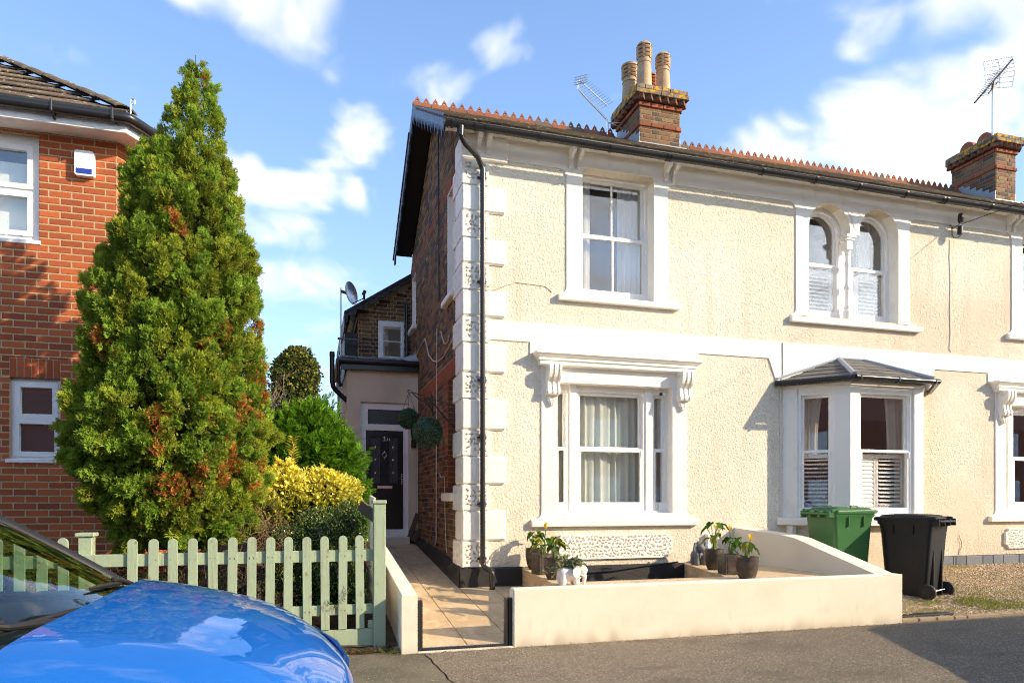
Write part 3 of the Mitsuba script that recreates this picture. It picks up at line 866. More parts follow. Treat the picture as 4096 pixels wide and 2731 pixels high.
def corbel(H, x0, x1):
    """A scrolled console with flutes and a leaf drop."""
    m = M(); n = 5
    prof = [(.155, 3.125), (.165, 3.10), (.168, 3.05), (.16, 3.0), (.14, 2.955), (.11, 2.925), (.085, 2.90), (.082, 2.87), (.086, 2.83), (.10, 2.79), (.108, 2.765), (.10, 2.735), (.07, 2.728), (.05, 2.725)]
    for k in range(n):
        a, b = x0 + (x1 - x0) * k / n, x0 + (x1 - x0) * (k + 1) / n
        d = 0.012 if k in (0, 2, 4) else 0.0
        pts = [(FY - 0.02, 3.125)] + [(FY - 0.02 - u - d, z) for u, z in prof] + [(FY - 0.02, 2.725)]
        m.extx(Polygon(pts).buffer(0), a + 0.003, b - 0.003)
    m.extx(Polygon([(FY - 0.02, 3.125)] + [(FY - 0.02 - u * 0.92, z) for u, z in prof] + [(FY - 0.02, 2.725)]).buffer(0), x0 + .004, x1 - .004)
    for s in (-1, 1):
        cx = (x0 + x1) / 2
        for (zc, r) in ((3.06, .05), (2.77, .028)):
            t = np.linspace(0, 9, 26)
            m.tube(np.stack([np.full(26, x0 if s < 0 else x1) + s * 0.002, FY - 0.10 - (r * (1 - t / 11)) * np.cos(t), zc + (r * (1 - t / 11)) * np.sin(t)], 1), 0.006, 5)
    drop = [(x0 + .015, 2.725), (x1 - .015, 2.725), (x1 - .03, 2.66), (cx + .02, 2.61), (cx, 2.59), (cx - .02, 2.61), (x0 + .03, 2.66)]
    m.ext(Polygon(drop), FY - 0.062, FY - 0.021)
    for k in range(5):
        z = 2.71 - k * 0.022; w = (x1 - x0) * 0.36 * (1 - k / 6)
        for s in (-1, 1): m.beam((cx + s * 0.008, FY - 0.068, z - 0.02), (cx + s * w, FY - 0.066, z), 0.016, 0.012, (0, 1, 0), 0.003)
    put(H + '__corbel', m, 'm_white')


for H, dx in ((HA, 0.0), (HC, 7.84)):
    cornice(H, dx)
    corbel(H, 2.962 + dx, 3.137 + dx); corbel(H, 4.90 + dx, 5.075 + dx)


def vermi(u, w, sc=1.0, seed=0):
    """Chipped relief as on carved render: 0 on the face, 1 in star-shaped chips about 45 mm apart."""
    gx, gz = u * 20.0 * sc + .9 * meshkit.noise(np.stack([u * 14, w * 14, 0 * u + seed], -1), 3), w * 23.0 * sc + .8 * meshkit.noise(np.stack([u * 12, w * 12, 0 * u + seed], -1), 7)
    ix, iz = np.floor(gx), np.floor(gz); out = np.zeros_like(u)
    for a in (-1, 0, 1):
        for b in (-1, 0, 1):
            h = [np.modf(np.abs(np.sin((ix + a) * k1 + (iz + b) * k2 + seed * 3.7) * 43758.5453))[0] for k1, k2 in ((127.1, 311.7), (269.5, 183.3), (91.7, 57.9), (419.2, 371.9))]
            dx, dz = gx - (ix + a + .5 + .5 * np.mod(iz + b, 2) + .40 * (h[0] - .5)), gz - (iz + b + .5 + .40 * (h[1] - .5))
            th = np.arctan2(dz, dx); n = np.where(h[2] > .5, 3, 4)
            r = .31 + .12 * np.cos(n * th + 6.28 * h[3]) + .07 * np.cos(2 * th + 6.28 * h[2])
            out = np.maximum(out, np.clip((r - np.hypot(dx, dz)) / .10, 0, 1))
    return out


def relief(m, x0, x1, z0, z1, depth, rim, seed, to, sc=1.0, step=0.007, keep=None):
    nu, nv = max(8, int((x1 - x0) / step)), max(8, int((z1 - z0) / step))
    u, v = np.meshgrid(np.linspace(x0, x1, nu), np.linspace(z0, z1, nv), indexing='ij')
    h = vermi(u, v, sc, seed)
    e = np.minimum(np.minimum(u - x0, x1 - u), np.minimum(v - z0, z1 - v))
    if keep is not None: e = np.minimum(e, keep(u, v))
    h = h * np.clip((e - rim) / 0.008, 0, 1)
    p = to(u, v, h * depth).reshape(-1, 3)
    i, j = np.meshgrid(np.arange(nu - 1), np.arange(nv - 1), indexing='ij')
    q = np.stack([i * nv + j, (i + 1) * nv + j, (i + 1) * nv + j + 1, i * nv + j + 1], -1).reshape(-1, 4)
    if keep is not None:
        ok = (keep(u, v) >= -0.004).reshape(-1); q = q[ok[q].all(1)]
    m.add(p, q)


def vpanel(H, x0, x1, z0, z1, seed, r=0.065):
    P = notch_rect(x0, x1, z0, z1, r)
    m = M().ext(P, FY - 0.018, FY + 0.002)

    def keep(u, v):
        d = np.full_like(u, 9.0)
        for x in (x0, x1):
            for z in (z0, z1): d = np.minimum(d, np.hypot(u - x, v - z) - r)
        return d
    relief(m, x0 + .001, x1 - .001, z0 + .001, z1 - .001, 0.030, 0.018, seed, lambda u, v, h: np.stack([u, FY - 0.046 + h, v], -1), 0.92, 0.0065, keep)
    m.ext(P.boundary.buffer(0.001).intersection(P.buffer(0.002)), FY - 0.046, FY - 0.002)
    put(H + '__relief_panel', m, 'm_white')


vpanel(HA, 3.11, 4.82, 0.56, 0.885, 1)
vpanel(HB, 7.25, 8.72, 0.56, 0.86, 4)
vpanel(HC, 3.11 + 7.84, 4.82 + 7.84, 0.56, 0.885, 6)

# ---------------------------------------------------------------- quoins of the corner
QX, QP = 1.834, FY - 0.045                     # side face, front face
starts = [.49, 1.213, 1.912, 2.645, 3.363, 4.035, 4.70, 5.372]
seed = 20
for i, z in enumerate(starts):
    zt = z + 0.338 if i < 7 else 5.70
    m = M()
    # worm-carved block: carved front, stippled side
    m.box(QX + 0.016, 2.195, QP + 0.044, 9.142, z + 0.004, zt - 0.004, 0.02)
    relief(m, QX + 0.012, 2.19, z + 0.012, zt - 0.012, 0.042, 0.035, seed, lambda u, v, h: np.stack([u, QP + h, v], -1), 0.78, 0.0055)
    relief(m, QP + 0.014, 9.13, z + 0.012, zt - 0.012, 0.010, 0.02, seed + 1, lambda u, v, h: np.stack([QX + h, u, v], -1), 1.6, 0.006)
    e = 0.012
    for (a, b) in (((QX + .012, QP), (QX + .012 + e, QP + e)),): pass
    # soft arrises round the two carved faces
    fr = [(QX + .012, z + .012), (2.19, z + .012), (2.19, zt - .012), (QX + .012, zt - .012)]
    bk = [(QX - .000, z), (2.20, z), (2.20, zt), (QX - .000, zt)]
    v = np.array([(a, QP, b) for a, b in fr] + [(a, QP + 0.046, b) for a, b in bk]); m.add(v, [[k, (k + 1) % 4, 4 + (k + 1) % 4, 4 + k] for k in range(4)])
    fr = [(QP + .014, z + .012), (9.13, z + .012), (9.13, zt - .012), (QP + .014, zt - .012)]
    bk = [(QP, z), (9.142, z), (9.142, zt), (QP, zt)]
    v = np.array([(QX, a, b) for a, b in fr] + [(QX + 0.03, a, b) for a, b in bk]); m.add(v, [[k, (k + 1) % 4, 4 + (k + 1) % 4, 4 + k] for k in range(4)])
    put(HA + '__carved_quoin', m, 'm_white')
    seed += 2
    if i < 7:
        z1 = starts[i + 1]
        put(HA + '__quoin', M().box(QX, 2.42, QP, 8.98, zt + 0.001, z1 - 0.001, 0.022), 'm_white')
put(HA + '__quoin', M().box(QX, 2.44, QP - 0.004, 8.99, 5.702, 6.015, 0.012), 'm_white', label='white block under the eaves, topmost of the corner quoins')

# ---------------------------------------------------------------- soffit, brackets, gutter, downpipe
for H, x0, x1 in HOUSES:
    a = 1.60 if H == HA else x0
    put(H + '__soffit', M().box(a, x1 - 0.002, 8.285, FY - 0.023, Z_SOF, Z_SOF + 0.02).box(a, x1 - 0.002, 8.26, 8.284, Z_SOF - 0.012, Z_SOF + 0.012), 'm_white')


def bracket(H, x):
    y0 = FY - 0.024
    pts = [(y0, 5.775), (y0 - 0.035, 5.775), (y0 - 0.04, 5.81), (y0 - 0.05, 5.865), (y0 - 0.085, 5.885), (y0 - 0.10, 5.905), (y0 - 0.125, 5.915), (y0 - 0.16, 5.92), (y0 - 0.17, 5.945), (y0 - 0.172, 6.015), (y0, 6.015)]
    put(H + '__eaves_bracket', M().extx(Polygon(pts), x, x + 0.05).box(x - 0.006, x + 0.056, y0 - 0.03, y0, 5.765, 5.79, 0.004), 'm_white')


for H, xs in ((HA, (2.03, 3.29, 4.70)), (HC, (10.98, 12.45))):
    for x in xs: bracket(H, x); bracket(H, x + 0.12)


def gutter_z(x): return 5.927 + 0.004 * math.sin(x * 1.3)


def half_pipe(x0, x1, y, zf, r=0.058, n=30):
    xs = np.linspace(x0, x1, n); t = np.linspace(math.pi, 2 * math.pi, 13)
    m = M()
    for rr in (r, r - 0.006):
        v = np.array([[(x, y + rr * math.cos(a), zf(x) + rr * math.sin(a)) for a in t] for x in xs])
        i, j = np.meshgrid(np.arange(n - 1), np.arange(12), indexing='ij')
        q = np.stack([i * 13 + j, i * 13 + j + 1, (i + 1) * 13 + j + 1, (i + 1) * 13 + j], -1).reshape(-1, 4)
        m.add(v.reshape(-1, 3), q)
    m.tube([(x, y - r + 0.002, zf(x)) for x in xs], 0.007, 6)
    m.tube([(x, y + r - 0.002, zf(x)) for x in xs], 0.006, 6)
    for x in (x0, x1):
        v = [(x, y, zf(x))] + [(x, y + r * math.cos(a), zf(x) + r * math.sin(a)) for a in t]
        m.add(v, [[0, k, k + 1] for k in range(1, 13)])
    return m


GY = 8.20
for H, x0, x1 in HOUSES:
    G = put(H + '__gutter', half_pipe(1.545 if H == HA else x0, x1 - 0.003, GY, gutter_z), 'm_black', 40)
    xs = {HA: (1.64, 1.93, 2.06, 2.75, 3.72, 4.55, 4.60), HB: (6.02, 6.9, 7.65, 8.5, 9.2, 9.27), HC: (10.15, 11.0, 11.8)}[H]
    for x in xs:
        m = M(); t = np.linspace(math.pi * 0.97, 2.03 * math.pi, 12)
        p = np.stack([np.full(12, x), GY + 0.064 * np.cos(t), gutter_z(x) + 0.064 * np.sin(t)], 1)
        for k in range(11): m.beam(p[k], p[k + 1], 0.034, 0.010, (p[k] + p[k + 1]) / 2 - np.array([x, GY, gutter_z(x)]))
        if H != HA or x in (2.75,): m.beam((x, GY - 0.03, gutter_z(x) - 0.06), (x, 8.29, Z_SOF - 0.11), 0.012, 0.02)
        put(G + '__clip', m, 'm_black')
DX, DYP = 2.093, FY - 0.105
pts = [(1.745, GY, 5.875), (1.745, GY, 5.80), (1.76, GY + 0.01, 5.76), (1.81, GY + .05, 5.72), (2.0, GY + .20, 5.655), (2.06, DYP - .02, 5.61), (DX, DYP, 5.555), (DX, DYP, 5.45), (DX, DYP, 0.62), (DX, DYP, 0.545), (DX + .02, DYP - .02, 0.50), (DX + .075, DYP - .075, 0.46), (DX + .10, DYP - .10, 0.42), (DX + .10, DYP - .10, 0.20)]
D = put(HA + '__downpipe', M().tube(pts, 0.034, 16).tube([(1.745, GY, 5.77), (1.745, GY, 5.89)], 0.045, 16), 'm_black', 40)
for z in (5.46, 4.13, 2.88, 2.15, 1.30, 0.60): put(D + '__collar', M().tube([(DX, DYP, z - .035), (DX, DYP, z + .035)], 0.040, 16).box(DX - .06, DX + .06, DYP + .03, FY - 0.046, z - .012, z + .012, .003), 'm_black', 40)
put(D + '__collar', M().tube([(DX + .10, DYP - .10, .34), (DX + .10, DYP - .10, .40)], 0.041, 16), 'm_black', 40)


# ---------------------------------------------------------------- the brick side wall with its blind windows
def stock_brick(u, z, r):
    """Yellow-brown London stocks, many burnt dark, laid with red dressings."""
    k = r()
    if k < 0.30: c = (0.060, 0.045, 0.036)
    elif k < 0.62: c = (0.165, 0.095, 0.045)
    elif k < 0.88: c = (0.125, 0.068, 0.036)
    else: c = (0.20, 0.125, 0.055)
    j = 0.8 + 0.4 * r()
    return tuple(a * j for a in c)


RED = (0.26, 0.075, 0.032)
BW = [(9.13, 9.64, 4.18, 5.66), (12.74, 13.19, 4.60, 5.55), (9.13, 9.64, 1.45, 3.06)]


def side_colour(u, z, r):
    for (a, b, c, d) in BW[2:]:
        if b < u < b + 0.24 and c < z < d and r() < 0.6: return tuple(a * (0.7 + .4 * r()) for a in RED)
    if 3.06 < z < 3.30 and u < 12.4: return tuple(a * (0.75 + .4 * r()) for a in RED) if z < 3.22 else stock_brick(u, z, r)
    if 5.66 < z < 5.82 : return tuple(a * (0.6 + .4 * r()) for a in RED)
    if r() < 0.03: return tuple(a * (0.75 + .4 * r()) for a in RED)
    return stock_brick(u, z, r)


GR = 7.56                                      # ridge height, at y = RY
RY, EB = 10.88, 13.42
SX = 1.872                                     # outer face of the side wall's mortar


def gable_top(y): return 6.02 + (min(y, 2 * RY - y) - 8.6) * 0.60


gab = Polygon([(8.62, 0.0), (EB, 0.0), (EB, gable_top(EB)), (RY, gable_top(RY)), (8.62, gable_top(8.62))])
for (a, b, c, d) in BW: gab = gab.difference(rect(a, b, c, d))
put(HA + '__side_wall', M().extx(gab, SX, SX + 0.23), 'm_mortar_s')
rec = M()
for (a, b, c, d) in BW: rec.box(SX + 0.10, SX + 0.12, a - .1, b + .1, c - .1, d + .1)
put(HA + '__side_wall__recess_back', rec, 'm_mortar_s')


def in_gable(u, z): return z < gable_top(u) - 0.03 and not any(a < u < b and c < z < d for a, b, c, d in BW)


bricks(HA + '__side_wall', (SX, 0, 0), (0, 1, 0), (-1, 0, 0), (8.99, EB), 0.47, 7.4, 0.0765, 0.228, side_colour, clip=hole_clip(BW + [(9.0, 12.2, 3.065, 3.285)]), only=lambda u, z: z < gable_top(u) - 0.035, limit=300)
# soldier arch over the ground-floor recess
for k in range(9):
    y = 9.10 + 0.077 * k
    c = tuple(a * (0.75 + .4 * rnd.random()) for a in RED)
    put(HA + '__side_wall__soldier_brick', M().box(SX - .006, SX + .02, y + .005, y + .072, 3.07, 3.282, .004, c), 'm_brick', vc=True)
rb = lambda u, z, r: tuple(a * (0.7 + .45 * r()) for a in RED)
bricks(HA + '__side_wall', (SX, 0, 0), (0, 1, 0), (-1, 0, 0), (9.80, 12.2), 3.066, 3.284, 0.073, 0.228, rb, limit=20)
for (a, b, c, d), top in zip(BW, (0, 0, 1)):
    if not top:                                # white painted reveals and sills of the two upper recesses
        put(HA + '__blind_window', M().box(SX - .012, SX + .11, b - 0.001, b + 0.012, c, d + .01).box(SX - .012, SX + .11, a, b, d, d + 0.012).box(SX + .088, SX + .099, a, b, c, d), 'm_white')
        put(HA + '__blind_window__sill', M().box(SX - .085, SX + .11, a - 0.06, b + 0.13, c - .085, c, .012), 'm_white')
    else:
        bricks(HA + '__side_wall__recess_back', (SX + 0.099, 0, 0), (0, 1, 0), (-1, 0, 0), (a, b), c, d, 0.0765, 0.228, side_colour, limit=0)
        j = M()
        for k in range(21):
            z = c + 0.0765 * k
            j.box(SX - .004, SX + .098, b - 0.002, b + 0.012, z + .005, z + .0715, .004, tuple(q * (0.6 + .4 * rnd.random()) for q in RED))
        put(HA + '__side_wall__jamb_bricks', j, 'm_brick', vc=True, kind='stuff')
        put(HA + '__blind_window__sill', M().box(SX - .085, SX + .11, a - 0.06, b + 0.13, c - .115, c, .012), 'm_white')
# black painted plinth along the side, following the path up
pl = M()
n = 24
for k in range(n):
    y0, y1 = FY - 0.055 + (12.5 - 8.545) * k / n, FY - 0.055 + (12.5 - 8.545) * (k + 1) / n
    zt = lambda y: 0.487 + max(0, y - 8.55) * 0.048
    v = np.array([(x, y, z) for y, t in ((y0, zt(y0)), (y1, zt(y1))) for (x, z) in ((SX + .02, 0), (1.797, 0), (1.797, t - .05), (1.815, t - .008), (SX + .0, t + .012))])
    pl.add(v, [[0, 1, 6, 5], [1, 2, 7, 6], [2, 3, 8, 7], [3, 4, 9, 8]])
put(HA + '__plinth', pl, 'm_plinth', 30)
# house shell: back wall, party walls, floors, so that the rooms are dark
for H, x0, x1 in HOUSES:
    sh = M().box(x0 + .02, x1, EB - .2, EB - .01, 0, 6.1).box(x1 - 0.1, x1 - .002, FY + .245, EB - .21, 0, 6.4)
    if H == HA: sh.box(x0 + .235, x0 + .25, FY + .25, EB - .21, 0.3, 6)
    put(H + '__shell', sh, 'm_room')
    put(H + '__floor', M().box(x0 + .25, x1 - .11, FY + .245, EB - .21, 0.5, 0.56).box(x0 + .25, x1 - .11, FY + .245, EB - .21, 3.2, 3.5).box(x0 + .25, x1 - .11, FY + .245, EB - .21, 5.95, 6.0).box(x0 + .25, x1 - .11, 11.3, 11.36, 0.57, 5.94), 'm_room')

# ---------------------------------------------------------------- roof: plain tiles, crested ridge tiles, barge boards
EY = 8.215                                      # eaves edge of the tiles
EZ = 5.985
PIT = math.atan2(GR - EZ, RY - EY)
CP, SP = math.cos(PIT), math.sin(PIT)
XV = 1.55                                       # verge
for H, x0, x1 in HOUSES:
    a = XV + .03 if H == HA else x0
    d = M()
    yb = 2 * RY - EY - 0.2
    prof = Polygon([(EY + .075, 6.034), (RY, GR - .03), (yb, 6.05 + .1), (yb, 6.01 + .1), (RY, GR - .10), (EY + .16, 6.042)])
    d.extx(prof, a, x1 - .002)
    put(H + '__roof', d, 'm_wood')
TW, GA = 0.166, 0.098
near, rest = [], {HA: M(), HB: M(), HC: M()}
tiles = []
SLEN = math.hypot(RY - EY, GR - EZ)
nrow = int(SLEN / GA)
for r in range(nrow):
    s = r * GA
    x = XV - 0.01 - (TW / 2 if r % 2 else 0)
    while x < XD:
        a, b = max(x, XV - 0.01) + .0015, min(x + TW, XD) - .0015
        x += TW
        if b - a < .03: continue
        y, z = EY + s * CP, EZ + s * SP
        if 5.04 < (a + b) / 2 < 5.90 and 10.1 < y + .1: continue
        H = HA if a < XB else HB if a < XC else HC
        tiles.append((y * 1.0 + abs(a - 2.2) * .35, H, a, b, y, z))
tiles.sort(key=lambda t: t[0])


def tile(m, a, b, y, z):
    dz = 0.012 + 0.006 * rnd.random(); t = 0.012; L = 0.165
    tilt = 0.5 * t / 0.1
    ax = [np.array([1, 0, 0.006 * (rnd.random() - .5)]), np.array([0, CP, SP])]
    nrm = np.array([0, -SP, CP])
    up = unit(ax[1] - nrm * 0.08)
    c = np.array([(a + b) / 2, y, z]) + up * L / 2 + nrm * (dz + 0.012)
    m.obox(c, [unit(ax[0]), up, np.cross(unit(ax[0]), up)], ((b - a) / 2, L / 2, t / 2))


for i, (q, H, a, b, y, z) in enumerate(tiles):
    if i < 260:
        m = M(); tile(m, a, b, y, z); put(H + '__roof__tile', m, 'm_roof')
    else: tile(rest[H], a, b, y, z)
for H in rest: put(H + '__roof__tiling', rest[H], 'm_roof', kind='stuff')
put(HA + '__roof__back_slope', M().grid(lambda u, v: (XV + .02 + (XD - XV) * u, RY + (2 * RY - EY - .15 - RY) * v, GR + .03 - (GR - 6.1) * v), 3, 3), 'm_roof')
# verge tiles of the gable seen edge on, with mortar
vg = M()
for k in range(26):
    s = k * GA
    y, z = EY + s * CP, EZ + s * SP
    vg.obox((XV - .0, y + .06, z + .028 + .004), [[1, 0, 0], [0, CP, SP], [0, -SP, CP]], (.03, .08, .011))
    yb = 2 * RY - EY - s * CP - .12
    vg.obox((XV - .0, yb, z + .07), [[1, 0, 0], [0, CP, -SP], [0, SP, CP]], (.03, .08, .013))
put(HA + '__roof__verge', vg, 'm_roof')


def crest(L=0.287):
    """One ridge tile: two pierced humps on a rounded saddle."""
    pts = [(0, 0), (0, 0.035)]
    for h in (0.25, 0.75):
        c = L * h
        pts += [(c - .058, .040), (c - .044, .052), (c - .034, .078), (c - .026, .10), (c - .012, .108), (c - .006, .128), (c + .006, .128), (c + .012, .108), (c + .026, .10), (c + .034, .078), (c + .044, .052), (c + .058, .040)]
    pts += [(L, .035), (L, 0)]
    p = Polygon(pts)
    for h in (0.25, 0.75): p = p.difference(Point(L * h, .068).buffer(0.0155, 6))
    return p


CR = crest()
x = XV - 0.012
while x < XD - .3:
    H = HA if x < XB else HB if x < XC else HC
    if not (5.0 < x + .14 < 5.88):
        j = rnd.random
        m = M().ext(affinity.translate(CR, x + .003, GR + .045 + .006 * j()), RY - .012, RY + .012)
        for s in (-1, 1):
            m.obox((x + .143, RY + s * .070, GR + .0), [[1, 0, 0], [0, math.cos(s * .72), -math.sin(s * .72)], [0, math.sin(s * .72), math.cos(s * .72)]], (.1415, .10, .010), .003)
        c = np.array([0.30, 0.105, 0.048]) * (0.72 + .4 * j()) if j() > .12 else np.array([.15, .10, .06])
        cols = np.repeat(c[None], m.n, 0); cols[len(m.v[0]):] *= np.array([.62, .66, .66])
        mm = M().add(np.vstack(m.v), np.vstack(m.f), cols)
        put(H + '__roof__ridge_tile', mm, 'm_brick', vc=True)
    x += 0.289


# barge boards with saw-tooth edge under both rakes of the gable
def barge(y0, y1, z0, z1, name):
    L = math.hypot(y1 - y0, z1 - z0); u = ((y1 - y0) / L, (z1 - z0) / L)
    pts, low = [(0, 0), (L, 0)], []
    n = max(4, int(L / 0.30)); w = L / n
    for k in range(n - 1, -1, -1):
        a = k * w
        low += [(a + w, -.15), (a + .86 * w, -.25), (a + .70 * w, -.16), (a + .60 * w, -.17), (a + .52 * w, -.315), (a + .30 * w, -.16), (a + .16 * w, -.235), (a + .02 * w, -.15)]
    P = Polygon(pts + low).buffer(0)
    v = lambda q: (y0 + q[0] * u[0], z0 + q[0] * u[1] + q[1])
    P = Polygon([v(q) for q in P.exterior.coords])
    put(HA + '__barge_board', M().extx(P, XV - .012, XV + .012), 'm_barge')


barge(EY - .0, RY, 6.03, GR + .03, 'front'); barge(RY, 2 * RY - EY - .12, GR + .03, 6.10, 'back')
put(HA + '__verge_soffit', M().extx(Polygon([(EY + .12, 5.99), (RY, GR - .11), (2 * RY - EY - .2, 6.07), (2 * RY - EY - .2, 6.05), (RY, GR - .13), (EY + .12, 5.97)]), XV + .013, SX - .001), 'm_dark')
put(HA + '__verge_soffit', M().box(XV + .013, XV + .05, EY + .02, EY + .09, 5.86, 6.03, .003), 'm_white')


# ---------------------------------------------------------------- chimneys
def chimney(H, x0, x1, y0, y1, pots, zc=7.72):
    """A stack of stocks with red bands, an oversailing dentil course, a lichened cap of bricks and louvred pots."""
    CH = free(H + '__chimney')
    zb = 6.7
    put(CH, M().box(x0, x1, y0, y1, zb, zc + .22), 'm_mortar_s')
    fields = (((x0, y0), (1, 0, 0), (0, -1, 0), x1 - x0), ((x0, y0), (0, 1, 0), (-1, 0, 0), y1 - y0), ((x1, y0), (0, 1, 0), (1, 0, 0), y1 - y0))

    def colour(u, z, r):
        if r() < .25: return (0.075, 0.055, 0.045)
        k = .75 + .5 * r()
        return tuple(a * k for a in ((0.19, 0.115, 0.055) if r() < .5 else (0.175, 0.078, 0.04)))
    for (o, u, n, L) in fields: bricks(CH, (o[0], o[1], 0), u, n, (0, L), zb, zc, 0.0745, 0.222, colour, limit=70)
    # projecting red band, stepped red course, dentils, cap bricks
    def ring(p, za, zt, name, colf, bl, mat='m_brick'):
        for (o, u, n, L) in fields:
            u = np.array(u, float); nn = np.array(n, float); k = 0; s = -p
            base = np.array([o[0], o[1], 0])
            if abs(nn[1]) > .5: s, e = -p, L + p
            else: s, e = 0.0, L
            while s < e - .01:
                w = min(bl, e - s)
                c = base + u * (s + w / 2) + nn * (p / 2 + .001) + np.array([0, 0, (za + zt) / 2])
                half = np.abs(u) * (w / 2 - .004) + np.abs(nn) * (p / 2 + .004) + np.array([0, 0, (zt - za) / 2 - .004])
                col = np.asarray(colf()) * (.75 + .5 * rnd.random())
                m = M().obox(c, np.eye(3), half, .005, col)
                put(CH + '__' + name, m, mat, vc=(mat == 'm_brick'))
                s += bl
    ring(.022, zc - .32, zc - .25, 'band_brick', lambda: RED, .222)
    ring(.030, zc, zc + .07, 'band_brick', lambda: RED, .222)
    for (o, u, n, L) in fields:
        u, nn = np.array(u, float), np.array(n, float); k = int(L / 0.125)
        for i in range(k + 1):
            s = i * (L / k)
            c = np.array([o[0], o[1], zc + .115]) + u * s + nn * .05
            a = math.radians(45)
            ax = [u * math.cos(a) + nn * math.sin(a), -u * math.sin(a) + nn * math.cos(a), np.array([0, 0, 1.0])]
            put(CH + '__dentil_brick', M().obox(c, ax, (.055, .05, .036), .004, np.asarray((.17, .075, .045)) * (.6 + .7 * rnd.random())), 'm_brick', vc=True)
    for lv, (pz, p) in enumerate(((zc + .155, .115), (zc + .235, .10))):
        ring(p, pz, pz + .076, 'cap_brick', lambda: RED, .222 if lv == 0 else .15, 'm_cap')
    put(CH + '__cap', M().box(x0 - .09, x1 + .09, y0 - .09, y1 + .09, zc + .156, zc + .318, .02).box(x0 - .02, x1 + .02, y0 - .02, y1 + .02, zc + .31, zc + .35, .02), 'm_cap')
    # lead flashing, stepped along the sides
    fl = M().box(x0 - .02, x1 + .02, y0 - .012, y0 + .01, 7.02, 7.15).box(x0 - .03, x1 + .03, y0 - .17, y0 - .005, 7.045, 7.06)
    rz = lambda y: EZ + (y - EY) * SP / CP
    for k in range(7):
        a = y0 + k * (y1 - y0) / 7; b = y0 + (k + 1) * (y1 - y0) / 7
        for xx in (x0, x1): fl.box(xx - .010, xx + .010, a, b, rz(min(a, RY)) - .05, rz(min(b, RY)) + .13)
    put(CH + '__flashing', fl, 'm_lead')
    for (px, py, r, h, kind) in pots:
        z = zc + .33
        m = M()
        mat = 'm_terracotta' if kind == 'red' else 'm_pot'
        m.lathe([(r * 1.18, z), (r * 1.15, z + .03), (r * 1.08, z + .06), (r * .93, z + h * .55), (r * .90, z + h * .60), (r * .98, z + h * .61), (r * .98, z + h * .625), (r * .90, z + h * .635), (r * .92, z + h * .70), (r * .6, z + h * .70)], (px, py, 0), 24)
        for k in range(3):
            zz = z + h * (.72 + .085 * k)
            m.lathe([(r * .70, zz - .01), (r * .98, zz - .004), (r * 1.10, zz + h * .022), (r * 1.10, zz + h * .034), (r * .95, zz + h * .045), (r * .70, zz + h * .04)], (px, py, 0), 24)
        for a in range(6): m.obox((px + r * .88 * math.cos(a * 1.047), py + r * .88 * math.sin(a * 1.047), z + h * .83), [[math.cos(a * 1.047), math.sin(a * 1.047), 0], [-math.sin(a * 1.047), math.cos(a * 1.047), 0], [0, 0, 1]], (.016, .018, h * .14))
        if kind != 'open':
            m.lathe([(r * .70, z + h * .955), (r * 1.08, z + h * .965), (r * 1.04, z + h * .985), (r * .85, z + h * 1.03), (r * .4, z + h * 1.055), (.001, z + h * 1.06)], (px, py, 0), 24)
        else:
            m.lathe([(r * .9, z + h * .95), (r * 1.1, z + h * .96), (r * 1.1, z + h * 1.0), (r * .95, z + h * 1.0), (r * .9, z + h * .95)], (px, py, 0), 24)
        put(CH + '__pot', m, mat, 40)
        put(CH + '__pot__liner', M().lathe([(r * .74, z + h * .66), (r * .74, z + h * .99)], (px, py, 0), 14), 'm_dark')
    return CH


CA = chimney(HA, 5.10, 5.83, 10.1, 10.95, [(5.27, 10.27, .120, .78, 'cowl'), (5.63, 10.30, .118, .69, 'cowl'), (5.27, 10.80, .135, .76, 'open'), (5.66, 10.80, .105, .66, 'red')])
CC = chimney(HC, 12.66, 13.16, 10.1, 11.05, [], 8.05)
hr = M()
for y in (10.35, 10.72): hr.extx(Polygon([(y - .15, 8.38), (y + .15, 8.38)] + [(y + .15 * math.cos(a), 8.39 + .15 * math.sin(a)) for a in np.linspace(0, math.pi, 12)]).buffer(0), 12.66, 13.08)
put(CC + '__hood', hr, 'm_terracotta', 40)

# ---------------------------------------------------------------- the bay window of the middle house
P0, P1, P2, P3 = np.array([6.664, FY]), np.array([7.30, 7.97]), np.array([8.60, 7.97]), np.array([9.235, FY])


def bay_box(m, a, b, s0, s1, z0, z1, d0, d1, bev=.004):
    """A box on the bay's face from a to b: s along it, z, and depth inwards from d0 to d1."""
    a, b = np.asarray(a), np.asarray(b); L = np.linalg.norm(b - a); u = (b - a) / L; n = np.array([u[1], -u[0]])
    c = a + u * (s0 + s1) / 2 - n * (d0 + d1) / 2
    m.obox((c[0], c[1], (z0 + z1) / 2), [[u[0], u[1], 0], [n[0], n[1], 0], [0, 0, 1]], (abs(s1 - s0) / 2, abs(d1 - d0) / 2, abs(z1 - z0) / 2), bev)
    return m


